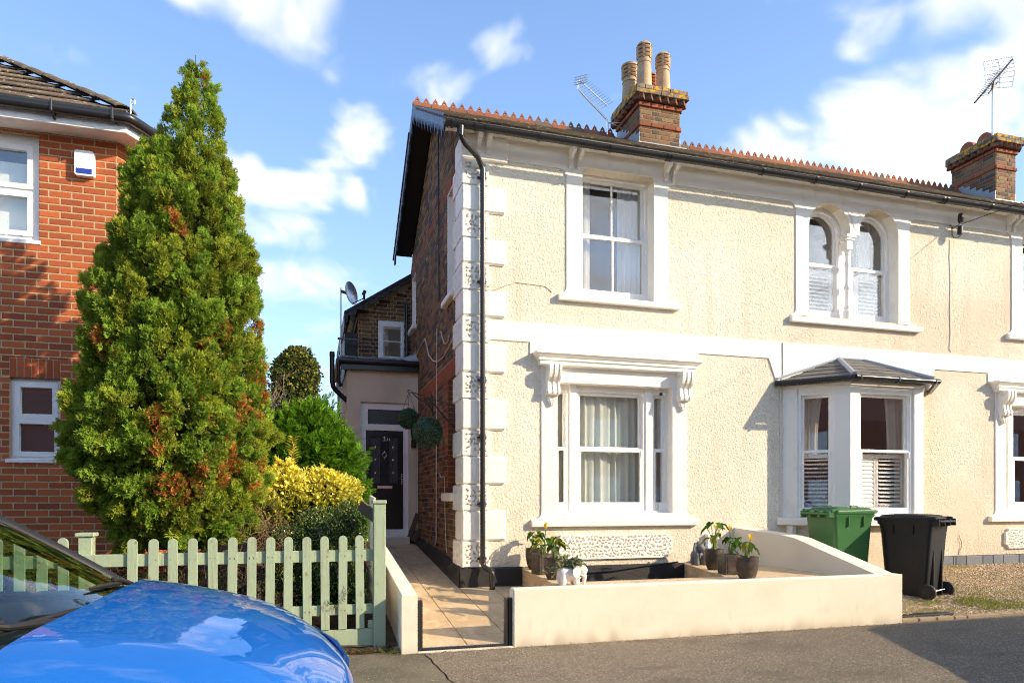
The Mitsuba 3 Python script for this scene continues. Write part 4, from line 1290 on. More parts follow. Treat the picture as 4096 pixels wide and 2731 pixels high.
BAY = free(HB + '__bay')
base = Polygon([tuple(P0), tuple(P1), tuple(P2), tuple(P3), (9.235, 8.7), (6.664, 8.7)])
put(BAY + '__wall', M().extz(base.buffer(-.03, join_style=2).intersection(sbox(0, 0, 20, FY + .0)), 0.1, 0.985), 'm_pebble')
put(BAY + '__sill', M().extz(base.buffer(.10, join_style=2).intersection(sbox(0, 0, 20, FY - .001)), 0.99, 1.095), 'm_white')
head = M()
for (a, b), l, r in (((P0, P1), .20, .205), ((P1, P2), .165, .165), ((P2, P3), .205, .20)):
    L = np.linalg.norm(b - a)
    put(BAY + '__post', bay_box(M(), a, b, 0.0, l, 1.096, 2.975, 0, .16, .003), 'm_white'); put(BAY + '__post', bay_box(M(), a, b, L - r, L, 1.096, 2.975, 0, .16, .003), 'm_white')
    put(BAY + '__rail', bay_box(M(), a, b, l, L - r, 2.90, 2.98, .02, .15, .003), 'm_white'); put(BAY + '__rail', bay_box(M(), a, b, l, L - r, 1.10, 1.15, .02, .17, .003), 'm_white')
put(BAY + '__head', head.extz(base.buffer(.02, join_style=2).difference(base.buffer(-.16, join_style=2)).intersection(sbox(0, 0, 20, FY - .001)), 2.978, 3.02), 'm_white')
for (a, b), l, r in (((P0, P1), .20, .205), ((P1, P2), .165, .165), ((P2, P3), .205, .20)):
    L = np.linalg.norm(b - a); u = (b - a) / L; n = np.array([u[1], -u[0]])
    W = free(BAY + '__window')
    for nm in ('frame', 'upper_sash', 'lower_sash', 'pane', 'pane2'): pass
    fr, us, ls = M(), M(), M()
    s0, s1, z0, z1, zm = l, L - r, 1.15, 2.90, 2.045
    for (q, w) in ((s0, .045), (s1 - .045, .045)): bay_box(fr, a, b, q, q + w, z0, z1, .03, .15, .002)
    bay_box(fr, a, b, s0, s1, z1 - .03, z1, .03, .15, .002)
    for m, za, zb, d in ((us, zm - .01, z1 - .03, .09), (ls, z0, zm + .03, .045)):
        for q in (s0 + .045, s1 - .085): bay_box(m, a, b, q, q + .04, za, zb, d, d + .04, .003)
        bay_box(m, a, b, s0 + .085, s1 - .085, za, za + (.09 if m is ls else .04), d, d + .04, .003); bay_box(m, a, b, s0 + .085, s1 - .085, zb - .04, zb, d, d + .04, .003)
        p0, p1 = a + u * (s0 + .08) - n * (d + .02), a + u * (s1 - .08) - n * (d + .02)
        put(W + '_pane' if False else W + '__pane', M().add([(p0[0], p0[1], za + .03), (p1[0], p1[1], za + .03), (p1[0], p1[1], zb - .03), (p0[0], p0[1], zb - .03)], [[0, 1, 2, 3]]), 'm_glass')
    bay_box(us, a, b, s1 - .075, s1 - .05, zm - .085, zm, .03, .085, .005)
    put(W + '__frame', fr, 'm_trim'); put(W + '__upper_sash', us, 'm_trim'); put(W + '__lower_sash', ls, 'm_trim')
put(BAY + '__brackets', M().box(6.70, 6.78, FY - .16, FY - .03, .72, .985, .01).box(9.1, 9.18, FY - .16, FY - .03, .72, .985, .01), 'm_white')
# its hipped slate roof, hips in lead, gutter
ro = base.buffer(.13, join_style=2)
E0, E1, E2, E3 = np.array([6.545, FY]), np.array([7.246, 7.84]), np.array([8.654, 7.84]), np.array([9.355, FY])
R1, R2, zr, ze = np.array([7.66, FY]), np.array([8.09, FY]), 3.475, 3.075


def p3(p, z): return np.array([p[0], p[1], z])


ROOFB = put(BAY + '__roof', M().add([p3(E0, ze), p3(E1, ze), p3(E2, ze), p3(E3, ze), p3(R1, zr), p3(R2, zr)], [[0, 1, 4], [1, 2, 5], [1, 5, 4], [2, 3, 5]]), 'm_lead')


def slates(a, b, c, d, name):
    """Courses of slates on the plane a b (eaves) to d c (top)."""
    n = unit(np.cross(b - a, d - a)); rows = 5
    for r in range(rows):
        t0, t1 = r / rows, (r + 1.25) / rows
        l, rr = a + (d - a) * t0, b + (c - b) * t0
        W = np.linalg.norm(rr - l); k = max(1, int(W / .2))
        for i in range(k):
            f0, f1 = i / k + .004, (i + 1) / k - .004
            l1, r1 = a + (d - a) * min(t1, 1), b + (c - b) * min(t1, 1)
            q = [l + (rr - l) * f0, l + (rr - l) * f1, l1 + (r1 - l1) * f1, l1 + (r1 - l1) * f0]
            h = .012 + .004 * rnd.random()
            v = [q[0] + n * h, q[1] + n * h, q[2] + n * .003, q[3] + n * .003, q[0], q[1]]
            g = .8 + .4 * rnd.random()
            put(ROOFB + '_slate' if False else BAY + '__slate', M().add(v, [[0, 1, 2, 3], [4, 5, 1, 0]], np.array([.125, .118, .108]) * g), 'm_brick', vc=True)


slates(p3(E0, ze), p3(E1, ze), p3(R1, zr), p3(R1, zr) - np.array([.02, 0, 0]), 'l'); slates(p3(E1, ze), p3(E2, ze), p3(R2, zr), p3(R1, zr), 'f'); slates(p3(E2, ze), p3(E3, ze), p3(R2, zr) + np.array([.02, 0, 0]), p3(R2, zr), 'r')
put(BAY + '__hip_roll', M().tube([p3(E1, ze + .03), p3(R1, zr + .01)], .035, 10), 'm_lead', 40)
put(BAY + '__hip_roll', M().tube([p3(E2, ze + .03), p3(R2, zr + .01)], .035, 10), 'm_lead', 40)
put(BAY + '__flashing', M().tube([p3(E0, ze + .05) - [0, .02, 0], p3(R1, zr + .015) - [0, .02, 0], p3(R2, zr + .015) - [0, .02, 0], p3(E3, ze + .05) - [0, .02, 0]], .022, 6), 'm_lead')
g = [p3(p, 3.055) for p in (E0 + [-.03, -.02], E1 + [-.025, -.05], E2 + [.025, -.05], E3 + [.03, -.02])]
G = put(BAY + '__gutter', M().tube([g[0], g[1] - [.001, 0, 0]], .038, 10).tube([g[1], g[2]], .038, 10).tube([g[2], g[3]], .038, 10), 'm_black', 40)
m = M()
for t in (.05, .5, .95):
    q = g[1] * (1 - t) + g[2] * t; m.box(q[0] - .012, q[0] + .012, q[1] - .042, q[1] + .05, q[2] - .045, q[2] + .03, .004)
for t in (.1, .9):
    q = g[0] * (1 - t) + g[1] * t; m.box(q[0] - .015, q[0] + .015, q[1] - .04, q[1] + .04, q[2] - .045, q[2] + .03, .004)
put(BAY + '__gutter_clips', m, 'm_black')


# ---------------------------------------------------------------- curtains and shutters behind the panes
def curtain(name, label, a, b, z0, z1, folds, amp, mat, seed=0, taper=0.0, group=None):
    """A hanging cloth from a to b (plan points), gathered into folds."""
    a, b = np.asarray(a, float), np.asarray(b, float); L = np.linalg.norm(b - a); u = (b - a) / L; n = np.array([u[1], -u[0]])

    def fn(s, t):
        ph = s * folds * 2 * np.pi + 1.1 * np.sin(s * 9 + seed) + 0.25 * np.sin(t * 3 + s * 7)
        d = amp * (0.55 + 0.45 * t) * np.sin(ph) * (0.7 + 0.5 * np.sin(s * 23 + seed))
        w = 1 - taper * np.sin(np.clip((t - 0.0) * 1.2, 0, 1) * np.pi * 0.5)
        ss = s * w
        return a[0] + u[0] * L * ss + n[0] * d, a[1] + u[1] * L * ss + n[1] * d, z1 + (z0 - z1) * t
    put(name, M().grid(fn, int(folds * 14) + 8, 14), mat, True, label=label, category='curtain', **({'group': group} if group else {}))


curtain('curtain', 'grey-green linen curtains drawn across the big ground-floor window with cornice', (3.12, FY + .30), (3.98, FY + .28), 1.1, 2.95, 7, .035, 'm_curtain', 1)
curtain('curtain', 'grey-green linen curtain filling the right half of the big ground-floor window', (3.96, FY + .32), (4.86, FY + .34), 1.1, 2.95, 8, .032, 'm_curtain', 4)
curtain('curtain', 'white voile curtain at the left side of the four-pane upper window', (3.49, FY + .30), (3.75, FY + .34), 4.0, 5.85, 3, .022, 'm_voile', 2)
curtain('curtain', 'white voile curtain at the right side of the four-pane upper window', (4.16, FY + .34), (4.58, FY + .32), 4.0, 5.85, 5, .022, 'm_voile', 3)
curtain('curtain', 'pale voile curtain behind the right arched window', (8.38, FY + .42), (8.62, FY + .42), 4.9, 5.85, 3, .02, 'm_voile', 6)
ua = unit(P1 - P0)
curtain('curtain', 'cream curtain tied back at the left pane of the bay window', P0 + ua * .24 + [.15, .15], P0 + ua * .52 + [.18, .18], 2.0, 2.92, 4, .022, 'm_cream_cloth', 2, .25)
curtain('curtain', 'cream curtain at the right side of the bay window front pane', (8.42, 8.22), (8.14, 8.22), 2.0, 2.9, 4, .022, 'm_cream_cloth', 5, .2)


def shutter(label, a, b, z0, z1, tilt, group):
    """A louvred indoor shutter leaf between the plan points a and b."""
    S = thing('window_shutter', label, 'shutter', group)
    a, b = np.asarray(a, float), np.asarray(b, float); L = np.linalg.norm(b - a); u = (b - a) / L; n = np.array([u[1], -u[0]])
    ax = np.array([[u[0], u[1], 0], [n[0], n[1], 0], [0, 0, 1.0]])
    fr = M()
    at = lambda s, z: (a[0] + u[0] * s, a[1] + u[1] * s, z)
    for s in (.018, L - .018): fr.obox(at(s, (z0 + z1) / 2), ax, (.018, .014, (z1 - z0) / 2), .003)
    for z in (z0 + .03, z1 - .03): fr.obox(at(L / 2, z), ax, (L / 2 - .036, .014, .03), .003)
    put(S + '__frame', fr, 'm_trim')
    k = int((z1 - z0 - .12) / .056)
    c, s = math.cos(tilt), math.sin(tilt)
    for i in range(k):
        z = z0 + .06 + (i + .5) * (z1 - z0 - .12) / k
        put(S + '__slat', M().obox(at(L / 2, z), [ax[0], ax[1] * c + ax[2] * s, ax[2] * c - ax[1] * s], (L / 2 - .04, .030, .0045), .002), 'm_trim')


SG = 'louvred shutters inside the terrace windows'
shutter('white louvred shutter leaf at the left of the left arched window', (7.10, FY + .36), (7.31, FY + .36), 4.15, 4.92, -.85, SG)
shutter('white louvred shutter leaf at the right of the left arched window', (7.32, FY + .36), (7.84, FY + .36), 4.15, 4.92, -.85, SG)
shutter('white louvred shutter leaf at the left of the right arched window', (7.98, FY + .36), (8.30, FY + .36), 4.15, 4.92, -.85, SG)
shutter('white louvred shutter leaf at the right of the right arched window', (8.31, FY + .36), (8.80, FY + .36), 4.15, 4.92, -.85, SG)
shutter('closed louvred shutter at the left of the bay window front', (7.44, 8.17), (7.92, 8.17), 1.2, 2.02, -1.2, SG)
shutter('open louvred shutter at the right of the bay window front', (7.93, 8.17), (8.43, 8.17), 1.2, 2.02, -.45, SG)
q0, q1 = P0 + ua * .2 + [.14, .14], P1 - ua * .14 + [.14, .14]
shutter('open louvred shutter in the left pane of the bay window', q0, q1, 1.2, 2.02, -.35, SG)
shutter('closed louvred shutter in the ground-floor window at the right edge', (11.02, FY + .36), (11.22, FY + .36), 1.25, 2.05, -1.2, SG)
shutter('louvred shutter in the upper window at the right edge', (11.33, FY + .36), (11.85, FY + .36), 4.15, 4.95, -1.0, SG)

# ---------------------------------------------------------------- small things on the terrace front
cam = thing('security_camera', 'small white security camera in the top right corner of the big window', 'camera')
put(cam + '__housing', M().tube([(4.69, FY + .03, 2.825), (4.76, FY + .10, 2.835)], .028, 14).tube([(4.77, FY + .10, 2.84), (4.815, FY + .12, 2.86), (4.835, FY + .12, 2.86)], .012, 8), 'm_pvc', 40)
put(cam + '__lens', M().tube([(4.682, FY + .022, 2.8245), (4.690, FY + .03, 2.8255)], .024, 14), 'm_dark')
put('sensor_tag', M().box(4.665, 4.705, FY + .115, FY + .13, 1.2, 1.31, .004), 'm_cream_cloth2' if False else 'm_curtain', label='small cream sensor box at the foot of the big window frame', category='sensor')
ins = thing('wire_bracket', 'black wire bracket with two insulators high on the right wall panel', 'bracket')
put(ins + '__insulator', M().lathe([(.001, 5.54), (.036, 5.545), (.040, 5.56), (.038, 5.66), (.026, 5.68), (.001, 5.685)], (9.85, FY - .15, 0), 14), 'm_blackmat', 40)
put(ins + '__insulator', M().lathe([(.001, 5.735), (.036, 5.74), (.040, 5.755), (.038, 5.855), (.026, 5.875), (.001, 5.88)], (9.86, FY - .15, 0), 14), 'm_blackmat', 40)
t = np.linspace(0, math.pi, 9)
put(ins + '__arm', M().tube([(9.80, FY - .01, 5.74), (9.80, FY - .05, 5.70), (9.79, FY - .06, 5.56), (9.80, FY - .08, 5.515), (9.82, FY - .13, 5.50), (9.85, FY - .15, 5.52), (9.85, FY - .15, 5.56)], .008, 6).tube([(9.80, FY - .05, 5.68), (9.83, FY - .13, 5.69), (9.86, FY - .15, 5.75)], .008, 6), 'm_black')
put('overhead_wire', M().tube([(9.85, FY - .17, 5.70), (10.3, FY - .9, 5.83), (10.9, FY - 1.9, 6.06), (12.0, FY - 4.0, 6.5), (13.2, FY - 7, 7.0), (14, -8, 7.6)], .006, 5), 'm_blackmat', label='black overhead wire running off to the right from the wall bracket', category='wire')


def cable(label, pts, r=.006, mat='m_cable', name='cable'):
    put(name, M().tube(pts, r, 5), mat, label=label, category='cable')


cable('thin cable running straight down the right wall panel from the bracket', [(9.80, FY - .006, 5.5), (9.792, FY - .008, 5.2), (9.81, FY - .008, 4.8), (9.80, FY - .008, 4.4), (9.81, FY - .008, 4.0), (9.79, FY - .008, 3.76), (9.83, FY - .008, 3.72)], .008, 'm_ext')
cable('pale cable down the wall beside the left edge of the bay window', [(6.64, FY - .03, 3.66), (6.645, FY - .03, 3.2), (6.60, FY - .03, 3.05), (6.61, FY - .012, 2.4), (6.615, FY - .012, 1.6), (6.61, FY - .012, 1.1), (6.69, FY - .05, 1.0), (6.70, FY - .05, .85)], .007)
cable('thin grey cable sagging between the downpipe and the upper window sill', [(2.11, FY - .09, 4.13), (2.2, FY - .055, 4.09), (2.33, FY - .05, 4.09), (2.42, FY - .03, 4.13), (2.55, FY - .012, 4.185), (2.8, FY - .012, 4.18), (2.97, FY - .012, 4.17), (3.06, FY - .012, 4.10)], .0055, 'm_ext')
cable('short thin cable stub low on the wall right of the black bin', [(9.99, FY - .01, .80), (9.99, FY - .02, .75), (10.04, FY - .02, .66), (10.02, FY - .02, .58), (9.99, FY - .012, .53), (9.99, FY - .01, .47)], .004, 'm_blackmat')
cable('black cable sagging along the dark plinth behind the planters', [(2.75, FY - .07, .49), (3.2, FY - .08, .40), (3.5, FY - .085, .385), (3.9, FY - .08, .40), (4.4, FY - .07, .455), (4.9, FY - .06, .49)], .010, 'm_black')
# cables of the brick side wall
cable('long white cable hanging straight down the brick side wall', [(SX - .02, 10.46, 3.98), (SX - .02, 10.48, 3.2), (SX - .02, 10.50, 2.2), (SX - .02, 10.51, 1.2), (SX - .02, 10.52, .72), (SX - .03, 10.6, .64)], .009)
cable('white cable swagged across the brick side wall to the quoins', [(SX - .02, 13.2, 3.86), (SX - .02, 12.3, 4.06), (SX - .02, 11.6, 4.08), (SX - .02, 11.2, 3.72), (SX - .02, 10.8, 3.55), (SX - .02, 10.4, 3.46), (SX - .02, 9.9, 3.44), (SX - .02, 9.5, 3.50), (SX - .02, 9.15, 3.56)], .009)
cable('short white cable loop on the brick side wall', [(SX - .02, 10.12, 3.86), (SX - .02, 10.0, 3.74), (SX - .02, 9.85, 3.62), (SX - .02, 9.68, 3.58), (SX - .02, 9.55, 3.60), (SX - .02, 9.48, 3.66)], .008)
cable('black cable running down the gable of the brick side wall', [(SX - .015, 10.36, 7.1), (SX - .015, 10.36, 6.2), (SX - .015, 10.34, 5.4), (SX - .015, 10.33, 4.9), (SX - .015, 10.33, 4.35)], .012, 'm_black')
cable('thin grey cable low on the brick side wall near the sill', [(SX - .015, 10.3, 1.75), (SX - .015, 10.1, 1.68), (SX - .015, 9.95, 1.70), (SX - .015, 9.85, 1.67), (SX - .015, 9.84, 1.4), (SX - .015, 9.78, .9), (SX - .015, 9.7, .6)], .006, 'm_ext')


# ---------------------------------------------------------------- side porch with the front door, and the rear wing behind it
EX = thing('side_porch', 'low beige rendered porch with a black panelled front door numbered 14', 'porch')
YE = 12.5
door_hole = rect(0.846, 1.692, 0.69, 3.10)
put(EX + '__wall', M().ext(rect(0.605, 1.868, 0.3, 3.66).difference(door_hole), YE, YE + .2).box(0.605, .66, YE + .2, 15.5, .3, 3.66), 'm_ext')
put(EX + '__step', M().box(.84, 1.70, YE - .16, YE + .25, .4, .695, .01), 'm_smooth')
put(EX + '__fascia', M().box(.50, 1.868, YE - .10, YE - .08, 3.65, 3.83, .003).box(.50, .52, YE - .08, 15, 3.65, 3.83).box(.50, 1.868, YE - .08, YE - .001, 3.655, 3.67), 'm_black')
ga = M().tube([(.46, YE - .14, 3.79), (1.868, YE - .14, 3.80)], .045, 10).tube([(.46, YE - .14, 3.79), (.46, YE + 2, 3.79)], .05, 10).tube([(.46, YE - .10, 3.79), (.46, YE - .10, 3.42), (.50, YE - .05, 3.36)], .034, 10)
put(EX + '__gutter', ga, 'm_black', 40)
R0 = M()
for r in range(6):
    y0, y1 = YE - .10 + .2 * r, YE - .10 + .2 * (r + 1.2)
    z0 = 3.845 + .040 * r
    x = .50
    while x < 1.868:
        b = min(x + .26, 1.868)
        R0.add([(x + .003, y0, z0 + .008), (b - .003, y0, z0 + .008), (b - .003, y1, z0 + .045), (x + .003, y1, z0 + .045), (x + .003, y0, z0 - .01), (b - .003, y0, z0 - .01)], [[0, 1, 2, 3], [4, 5, 1, 0]])
        x += .26
put(EX + '__roof', R0, 'm_blackmat', kind='stuff')
put(EX + '__flashing', M().tube([(.50, YE - .10, 3.87), (1.0, YE + .3, 3.93), (1.55, YE + .7, 4.02), (1.75, YE + .3, 3.98), (1.868, YE - .1, 3.87)], .02, 6).add([(1.60, YE + .5, 4.0), (1.86, YE - .12, 3.82), (1.862, YE + .2, 4.05), (1.862, YE + .8, 4.15)], [[0, 1, 2, 3]]), 'm_lead')
put(EX + '__flue', M().tube([(.355, YE + .05, 3.88), (.356, YE + .05, 3.45), (.372, YE + .05, 3.36), (.41, YE + .07, 3.30), (.55, YE + .12, 3.18), (.62, YE + .15, 3.12)], .043, 14).lathe([(.03, 3.87), (.044, 3.88), (.048, 3.90), (.044, 3.965), (.03, 3.97)], (.355, YE + .05, 0), 14), 'm_black', 40)
# door frame, fanlight, leaf
FX0, FX1 = .918, 1.692
put(EX + '__door_frame', M().ext(unary_union([rect(.85, FX1, .70, 3.095).difference(rect(.94, 1.608, .82, 2.605)).difference(rect(.976, 1.63, 2.715, 2.98))]), YE + .06, YE + .14).box(.85, FX1, YE + .03, YE + .06, .695, .735, .004), 'm_pvc')
put(EX + '__fanlight', M().box(.97, 1.635, YE + .10, YE + .105, 2.71, 2.985), 'm_frost')
leaf_h = [rect(1.035, 1.198, 1.656, 2.487), rect(1.351, 1.511, 1.659, 2.487)]
lp = rect(.942, 1.606, .815, 2.603)
for h in leaf_h: lp = lp.difference(h)
DO = put(EX + '__door', M().ext(lp, YE + .085, YE + .13).ext(unary_union([h.buffer(.016, join_style=2).difference(h) for h in leaf_h]), YE + .072, YE + .085).ext(rect(1.03, 1.52, .90, 1.46).difference(rect(1.045, 1.505, .915, 1.445)), YE + .078, YE + .085), 'm_doorblack')
for h in leaf_h:
    b = h.bounds; cx, w = (b[0] + b[2]) / 2, (b[2] - b[0])
    put(EX + '__door__leaded_glass', M().box(b[0], b[2], YE + .112, YE + .116, b[1], b[3]), 'm_frost')
    le = M()
    for x in (b[0] + .012, cx - .025, cx + .025, b[2] - .012): le.box(x - .0025, x + .0025, YE + .106, YE + .112, b[1], b[3])
    for z in (1.83, 2.07, 2.30):
        le.box(b[0], b[2], YE + .106, YE + .112, z - .002, z + .002)
        for s in (-1, 1): le.tube([(cx + s * .035, YE + .108, z), (cx, YE + .108, z + .07)], .003, 4).tube([(cx + s * .035, YE + .108, z), (cx, YE + .108, z - .07)], .003, 4)
    put(EX + '__door__leading', le, 'm_lead_came')
    dm = M()
    for z in (1.83, 2.07, 2.30): dm.add([(cx, YE + .104, z + .03), (cx + .02, YE + .107, z), (cx, YE + .104, z - .03), (cx - .02, YE + .107, z), (cx, YE + .098, z)], [[0, 3, 4], [3, 2, 4], [2, 1, 4], [1, 0, 4]])
    put(EX + '__door__bevelled_glass', dm, 'm_chrome')
tm = meshkit.text_mesh('14', 0.078, 0.006, True)
v = np.array(tm.vertices); v = np.stack([v[:, 0] + 1.238, YE + .084 - v[:, 2], v[:, 1] + 2.42], 1)
put(EX + '__door__number', M().add(v, np.array(tm.faces)[:, ::-1]), 'm_chrome', label='chrome house number 14')
put(EX + '__door__knocker', M().ball((1.272, YE + .075, 2.225), (.014, .012, .02), 1).tube([(1.272 + .033 * math.cos(a), YE + .068, 2.165 + .045 * math.sin(a)) for a in np.linspace(0, 6.28, 17)], .008, 6).ball((1.272, YE + .07, 2.105), (.016, .014, .022), 1), 'm_chrome', True)
put(EX + '__door__letterbox', M().box(1.143, 1.411, YE + .068, YE + .085, 1.555, 1.61, .005).box(1.155, 1.40, YE + .062, YE + .068, 1.565, 1.60, .003), 'm_brass')
put(EX + '__door__handle', M().box(1.570, 1.592, YE + .070, YE + .085, 1.63, 1.84, .004).tube([(1.581, YE + .06, 1.745), (1.581, YE + .035, 1.745), (1.50, YE + .03, 1.745)], .009, 8), 'm_chrome', 40)
put('doorbell', M().box(.885, .915, YE + .045, YE + .059, 1.95, 2.05, .004), 'm_black', label='slim black doorbell on the white frame left of the front door', category='doorbell')
lan = thing('wall_lantern', 'black wall lantern behind the hanging topiary balls', 'lamp')
put(lan + '__case', M().box(1.735, 1.825, YE - .11, YE - .002, 2.29, 2.45, .02).lathe([(.03, 2.45), (.035, 2.47), (.055, 2.60), (.065, 2.605), (.012, 2.66), (.001, 2.68)], (1.772, YE - .09, 0), 6), 'm_black')
put(EX + '__base_band', M().box(1.695, 1.868, YE - .012, YE - .001, .5, .80), 'm_plinth')
pk = thing('plank', 'dark weathered plank leaning in the corner beside the front door', 'plank', 'boards by the door')
put(pk + '__board', M().obox((1.765, YE - .12, .88), [[.94, 0, -.33], [0, 1, 0], [.33, 0, .94]], (.04, .03, .24), .004), 'm_wood')
pk = thing('plank', 'short broken board lying against the plank beside the front door', 'plank', 'boards by the door')
put(pk + '__board', M().obox((1.80, YE - .22, .70), [[.9, 0, -.44], [0, 1, 0], [.44, 0, .9]], (.05, .03, .10), .006), 'm_wood')

RW = thing('rear_wing', 'dark brick rear wing under a sloping black roof with a white window', 'house')
YR = 13.6
wp = Polygon([(.872, 3.6), (2.4, 3.6), (2.4, 6.0), (.872, 5.08)]).difference(rect(1.248, 1.754, 4.12, 4.855))
put(RW + '__wall', M().ext(wp, YR, YR + .2).box(.872, 1.0, YR + .2, 18, 2, 4.9), 'm_mortar_l')
bricks(RW + '__wall', (0, YR, 0), (1, 0, 0), (0, -1, 0), (.872, 2.2), 3.9, 5.7, .0755, .226, stock_brick, clip=hole_clip([(1.248, 1.754, 4.12, 4.855)]), only=lambda u, z: z < 4.95 + (u - .872) * .6, limit=90)
put(RW + '__window__frame', M().ext(rect(1.25, 1.752, 4.12, 4.85).difference(rect(1.35, 1.698, 4.16, 4.735)).difference(Polygon()), YR - .01, YR + .06).box(1.345, 1.70, YR + .005, YR + .03, 4.448, 4.466).ext(rect(1.29, 1.74, 4.14, 4.79).difference(rect(1.345, 1.70, 4.16, 4.74)), YR - .022, YR - .009), 'm_pvc')
put(RW + '__window__pane', M().add([(1.34, YR + .03, 4.15), (1.71, YR + .03, 4.15), (1.71, YR + .03, 4.74), (1.34, YR + .03, 4.74)], [[0, 1, 2, 3]]), 'm_glass')
put(RW + '__room', M().box(1.0, 2.4, YR + 1.2, YR + 1.25, 3.6, 5.2).box(1.0, 2.4, YR + .21, YR + 1.2, 3.9, 3.95), 'm_room')
# its mono-pitch roof with stepped verge and a wavy barge board
rf = M()
for k in range(9):
    x0, x1 = .60 + k * .145, .60 + (k + 1.15) * .145
    z0 = 4.905 + k * .095
    rf.add([(x0, YR - .22, z0 + .02), (x1, YR - .22, z0 + .115), (x1, 17, z0 + .115), (x0, 17, z0 + .02), (x0, YR - .22, z0 - .02), (x1, YR - .22, z0 + .075), (x0, 17, z0 - .02)], [[0, 1, 2, 3], [4, 5, 1, 0], [4, 0, 3, 6]])
put(RW + '__roof', rf, 'm_blackmat')
bp = [(.60, 4.93), (1.90, 5.78), (1.90, 5.60)]
for k in range(5):
    x = 1.62 - k * .20; z = 4.93 + (x - .6) * .655
    bp += [(x + .02, z - .10), (x - .01, z - .20), (x - .09, z - .23), (x - .15, z - .22)]
bp += [(.66, 4.78), (.60, 4.80)]
put(RW + '__barge_board', M().ext(Polygon(bp).buffer(0), YR - .20, YR - .17).extx(Polygon([(YR - .2, 4.62), (YR + 4, 4.62), (YR + 4, 4.93), (YR - .2, 4.93)]), .60, .62).box(.62, .872, YR + .1, YR + 4, 3.4, 4.6), 'm_blackmat')
put(RW + '__downpipe', M().tube([(1.80, YR - .06, 5.2), (1.80, YR - .06, 4.0)], .034, 10), 'm_black', 40)
sd = thing('satellite_dish', 'grey satellite dish on a thin pole above the porch roof', 'satellite dish')
YD = 13.4
put(sd + '__pole', M().tube([(.537, YD, 3.8), (.537, YD, 5.36)], .016, 10), 'm_metal', 40)
u = unit(np.array([.75, -.55, .12])); a = unit(np.cross([0, 0, 1.0], u)); b = np.cross(u, a)
DC = np.array([.735, YD - .02, 5.275])
rr, th = np.meshgrid(np.linspace(0, 1, 8), np.linspace(0, 2 * np.pi, 33), indexing='ij')
pts = DC + (rr * np.cos(th))[..., None] * a * .20 + (rr * np.sin(th))[..., None] * b * .215 + ((rr ** 2 - 1) * .045)[..., None] * u
i, j = np.meshgrid(np.arange(7), np.arange(32), indexing='ij')
q = np.stack([i * 33 + j, (i + 1) * 33 + j, (i + 1) * 33 + j + 1, i * 33 + j + 1], -1).reshape(-1, 4)
put(sd + '__dish', M().add(pts.reshape(-1, 3), q).add(pts.reshape(-1, 3) - u * .008, q[:, ::-1]).tube(DC + .20 * np.cos(th[0])[:, None] * a + .215 * np.sin(th[0])[:, None] * b, .006, 5), 'm_silver', True)
put(sd + '__arm', M().tube([DC - b * .20, DC - b * .16 + u * .25], .010, 8).beam((.537, YD, 5.30), DC - u * .06, .03, .05), 'm_black')
put(sd + '__receiver', M().tube([DC - b * .10 + u * .24, DC - b * .02 + u * .30], .032, 10).tube([DC - b * .18 + u * .25, DC - b * .08 + u * .27], .02, 8), 'm_black', 40)
for z in (4.40, 4.02): put(sd + '__bracket', M().box(.48, .90, YD - .02, YD + .02, z - .018, z + .018, .003), 'm_black')

# ---------------------------------------------------------------- roof aerials
ae = thing('tv_aerial', 'small grid-backed aerial on a cranked grey mast beside the tall chimney', 'aerial')
Y = 10.85
put(ae + '__mast', M().tube([(4.874, Y, 7.60), (4.872, Y, 7.78), (4.855, Y, 7.86), (4.657, Y, 8.028), (4.456, Y, 8.188), (4.35, Y, 8.283), (4.328, Y, 8.335), (4.335, Y, 8.46)], .018, 8).tube([(4.86, Y, 7.80), (5.12, Y - .1, 7.80)], .012, 6).tube([(4.90, Y, 7.82), (5.0, Y - .08, 7.74), (5.1, Y - .1, 7.70)], .007, 5), 'm_metal', 40)
put(ae + '__boom', M().beam((4.435, Y, 8.397), (4.856, Y - .05, 8.064), .018, .018).tube([(4.335, Y, 8.44), (4.44, Y, 8.40)], .012, 6), 'm_metal')
el = M()
for k in range(11):
    t = (k + .6) / 11; c = np.array([4.435, Y, 8.397]) * (1 - t) + np.array([4.856, Y - .05, 8.064]) * t
    d = np.array([.075, -.09, .022]); el.tube([c - d, c + d], .0035, 4)
put(ae + '__elements', el, 'm_metal')
gr = M()
g0, gu, gv = np.array([4.26, Y - .02, 8.335]), np.array([.232, 0, .095]), np.array([0, 0, .126])
for k in range(4): gr.tube([g0 + gv * k / 3, g0 + gu + gv * k / 3], .006, 4)
for k in range(7): gr.tube([g0 + gu * k / 6, g0 + gu * k / 6 + gv], .005, 4)
put(ae + '__reflector', gr, 'm_silver')
ae = thing('tv_aerial', 'large aerial with two mesh reflector panels on a tall mast by the right chimney', 'aerial')
Y = 10.2
s = 10.2 / 10.9
P = lambda x, z: np.array([x * s, Y, EYE + (z - EYE) * s])
put(ae + '__mast', M().tube([P(13.554, 7.93), P(13.57, 8.9), P(13.582, 9.86)], .022, 10), 'm_metal', 40)
put(ae + '__bracket', M().tube([P(13.55, 8.36), P(13.74, 8.36), P(13.80, 8.31), P(13.82, 8.2), P(13.79, 8.08), P(13.55, 8.05)], .016, 6), 'm_oldwood')
put(ae + '__boom', M().beam(P(13.908, 10.447) + [0, -.15, 0], P(13.219, 9.588) + [0, .1, 0], .025, .03).beam(P(13.582, 9.86), P(13.60, 10.0), .05, .04).tube([P(13.45, 9.75), P(13.72, 10.05)], .012, 5), 'm_blackmat')
el = M()
